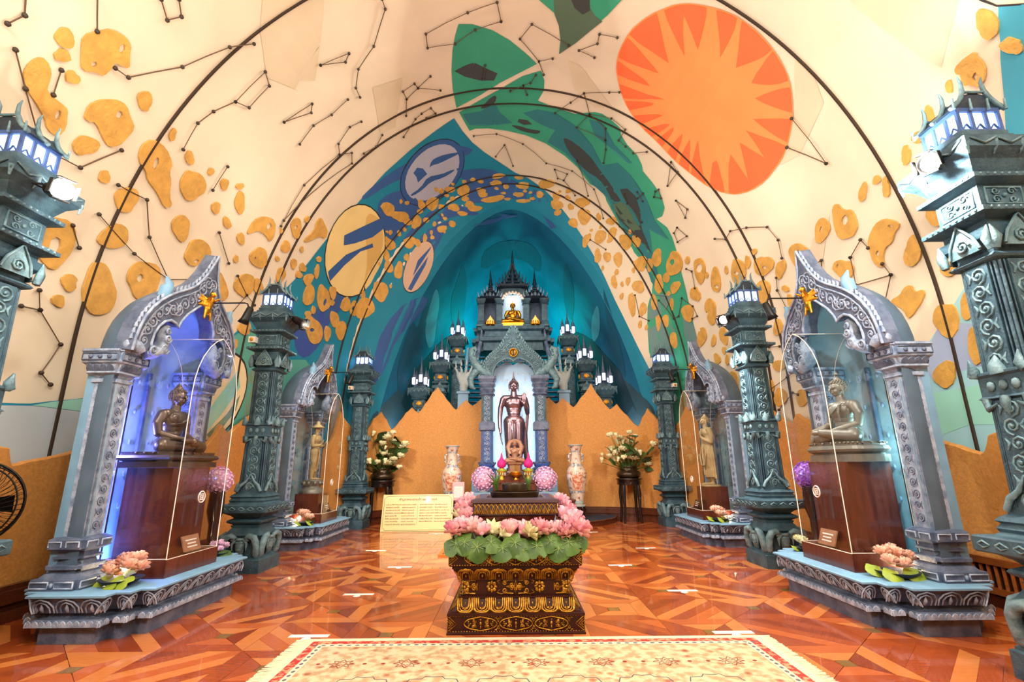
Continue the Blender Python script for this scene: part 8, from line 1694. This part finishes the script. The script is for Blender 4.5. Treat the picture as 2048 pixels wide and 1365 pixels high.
for nm, mt, w in (('red_rosettes', 'rug_line', 0), ('blue_cartouches', 'rug_blue', 1)):
    m = M()
    for ix in range(-3, 4):
        for iy in range(0, 6):
            cx, cy = ix*.42+(.21 if iy % 2 else 0), 1.55-iy*.26
            if abs(cx) > 1.35: continue
            if w == 0 and iy % 2 == 0:
                P = [(cx+(.085 if k % 2 == 0 else .05)*math.cos(k*PI/8), cy+(.07 if k % 2 == 0 else .04)*math.sin(k*PI/8), .0108) for k in range(17)]; m.tube(P, .0045, 4, flat=.3)
                for s in (-1, 1): m.ball((cx+s*.15, cy, .0108), (.016, .014, .002), 6, 3)
                m.tube([(cx+(p[0]-cx)*.5, cy+(p[1]-cy)*.5, p[2]) for p in P], .003, 4, flat=.3)
            if w == 1 and iy % 2: m.tube([(cx-.16, cy-.04, .0106), (cx-.14, cy+.02, .0106), (cx-.07, cy+.025, .0106), (cx-.05, cy+.06, .0106), (cx, cy+.05, .0106), (cx+.05, cy+.06, .0106), (cx+.07, cy+.025, .0106), (cx+.14, cy+.02, .0106), (cx+.16, cy-.04, .0106)], .004, 4, flat=.3)
    part(rg, nm, m, mt, stuff=True)
m = M(); rr = random.Random(8)
for s in (-1, 1):
    for k in range(260): y = 2.02-k*.0155; m.tube([(s*1.66, y, .007), (s*1.70, y+rr.uniform(-.006, .006), .006), (s*(1.74+rr.uniform(0, .012)), y+rr.uniform(-.012, .012), .004)], .0045, 4)
part(rg, 'fringe', m, 'fringe', stuff=True)
# ---------------------------------------------------------------- floor tapes and orange mats
TP = [(-2.1, 7.93, 'left, fourth'), (-1.56, 5.34, 'left, second'), (-1.56, 4.12, 'left beside the rug corner, first'), (-1.45, 9.77, 'by the prayer board, left'), (2.01, 7.95, 'right, fourth'), (1.35, 6.68, 'right, third'), (1.70, 5.38, 'right, second'), (1.66, 4.12, 'right beside the rug corner, first'), (1.44, 9.79, 'farthest right'), (-1.45, 6.68, 'left, third')]
tp = None
for x, y, w_ in TP:
    lab = 'white floor marker strip, %s in its row from the camera' % w_ if 'row' not in w_ else w_
    if tp is None:
        tp = thing('floor_marker', lab, 'floor marker', (x, y, .0), 0, 'white floor markers'); m = M(); m.box(-.15, -.03, .0008, .15, .03, .0022); part(tp, 'strip', m, 'white_tape'); m = M(); m.lathe([(.035, .0008), (.035, .0022)], 14, c=(0, -.065)); part(tp, 'dot', m, 'white_tape')
    else: dup(tp, (x, y, 0), 0, lab)
mat('mat_orange', (206, 120, 50), .8, var=.12, scale=40)
for s, lb in ((-1, 'orange woven floor mat showing to the left of the pedestal'), (1, 'orange woven floor mat showing to the right of the pedestal')):
    t = thing('floor_mat', lb, 'mat', (s*.66, 7.9, 0), 0, 'orange floor mats'); m = M(); m.box(-.42, -.5, .001, .42, .5, .02); b = part(t, 'mat_pad', m, 'mat_orange')
    m = M(); m.tube([(-.36, -.44, .021), (.36, -.44, .021), (.36, .44, .021), (-.36, .44, .021), (-.36, -.44, .021)], .006, 4); part(b, 'stitch_line', m, 'dark_wood')
# ---------------------------------------------------------------- vent grille set into the right screen
vt = thing('vent_grille', 'low wooden louvred vent grille at the right wall', 'vent', (4.235, 4.1, .0), 0)
m = M(); Y0, Y1 = -.85, .85
m.box(-.05, Y0, .36, 0, Y1, .42); part(vt, 'top_rail', m, 'vent_wood'); m = M(); m.box(-.05, Y0, .12, 0, Y1, .17); part(vt, 'bottom_rail', m, 'vent_wood')
for y in (Y0, Y1-.06): m = M(); m.box(-.05, y, .17, 0, y+.06, .36); part(vt, 'stile', m, 'vent_wood')
me = None
for k in range(22):
    if me is None: m = M(); m.x = Matrix.Rotation(.5, 4, 'Z'); m.box(-.03, -.012, .17, .008, .012, .36); o = part(vt, 'slat', m, 'vent_wood'); me = o.data
    else: o = part(vt, 'slat', me, None)
    o.location = (-.012, -.75+k*.07, 0)
m = M(); m.box(-.004, Y0, .12, .0, Y1, .40); part(vt, 'vent_back', m, 'gap_dark')
# ---------------------------------------------------------------- fan at the left edge
fn = thing('standing_fan', 'black caged fan cut off by the left edge of the photo', 'fan', (-3.82, 3.74, 0)); c = Vector((-.18, 0, 1.0)); rz = Matrix.Rotation(.5, 4, 'Z')
X = Matrix.Translation(c) @ rz @ Matrix.Rotation(PI/2, 4, 'X')
for z, R in ((-.07, .28), (.07, .28), (0, .305)): m = M(); m.x = X; m.tube([(R*math.cos(k*PI/20), R*math.sin(k*PI/20), z) for k in range(41)], .009 if z == 0 else .006, 5); part(fn, 'cage_ring', m, 'black_metal')
m = M(); m.x = X
for k in range(44):
    a = 2*PI*k/44
    for s in (-1, 1): m.tube([(.05*math.cos(a), .05*math.sin(a), s*.10), (.2*math.cos(a+.15), .2*math.sin(a+.15), s*.095), (.28*math.cos(a+.25), .28*math.sin(a+.25), s*.07), (.305*math.cos(a+.28), .305*math.sin(a+.28), 0)], .0025, 3)
part(fn, 'cage_wires', m, 'black_metal', stuff=True)
for k in range(3): m = M(); m.x = X @ Matrix.Rotation(k*2*PI/3, 4, 'Z'); m.add([(.04, -.03, .0), (.24, -.07, -.03), (.25, .06, .03), (.04, .03, .01), (.04, -.03, .004), (.24, -.07, -.026), (.25, .06, .034), (.04, .03, .014)], [(0, 1, 2, 3), (7, 6, 5, 4), (0, 4, 5, 1), (1, 5, 6, 2), (2, 6, 7, 3), (3, 7, 4, 0)]); part(fn, 'blade', m, 'black_metal')
m = M(); m.x = X; m.lathe([(.05, -.11), (.06, .08), (.06, -.2), (.03, -.22)], 12); part(fn, 'motor', m, 'black_metal'); m = M(); m.tube([(c.x, c.y+.1, .02), (c.x, c.y+.1, .95)], .02, 8); part(fn, 'pole', m, 'black_metal'); m = M(); m.x = Matrix.Translation((c.x, c.y+.1, 0)); m.lathe([(.2, .001), (.2, .02), (.05, .04)], 20); part(fn, 'foot', m, 'black_metal')
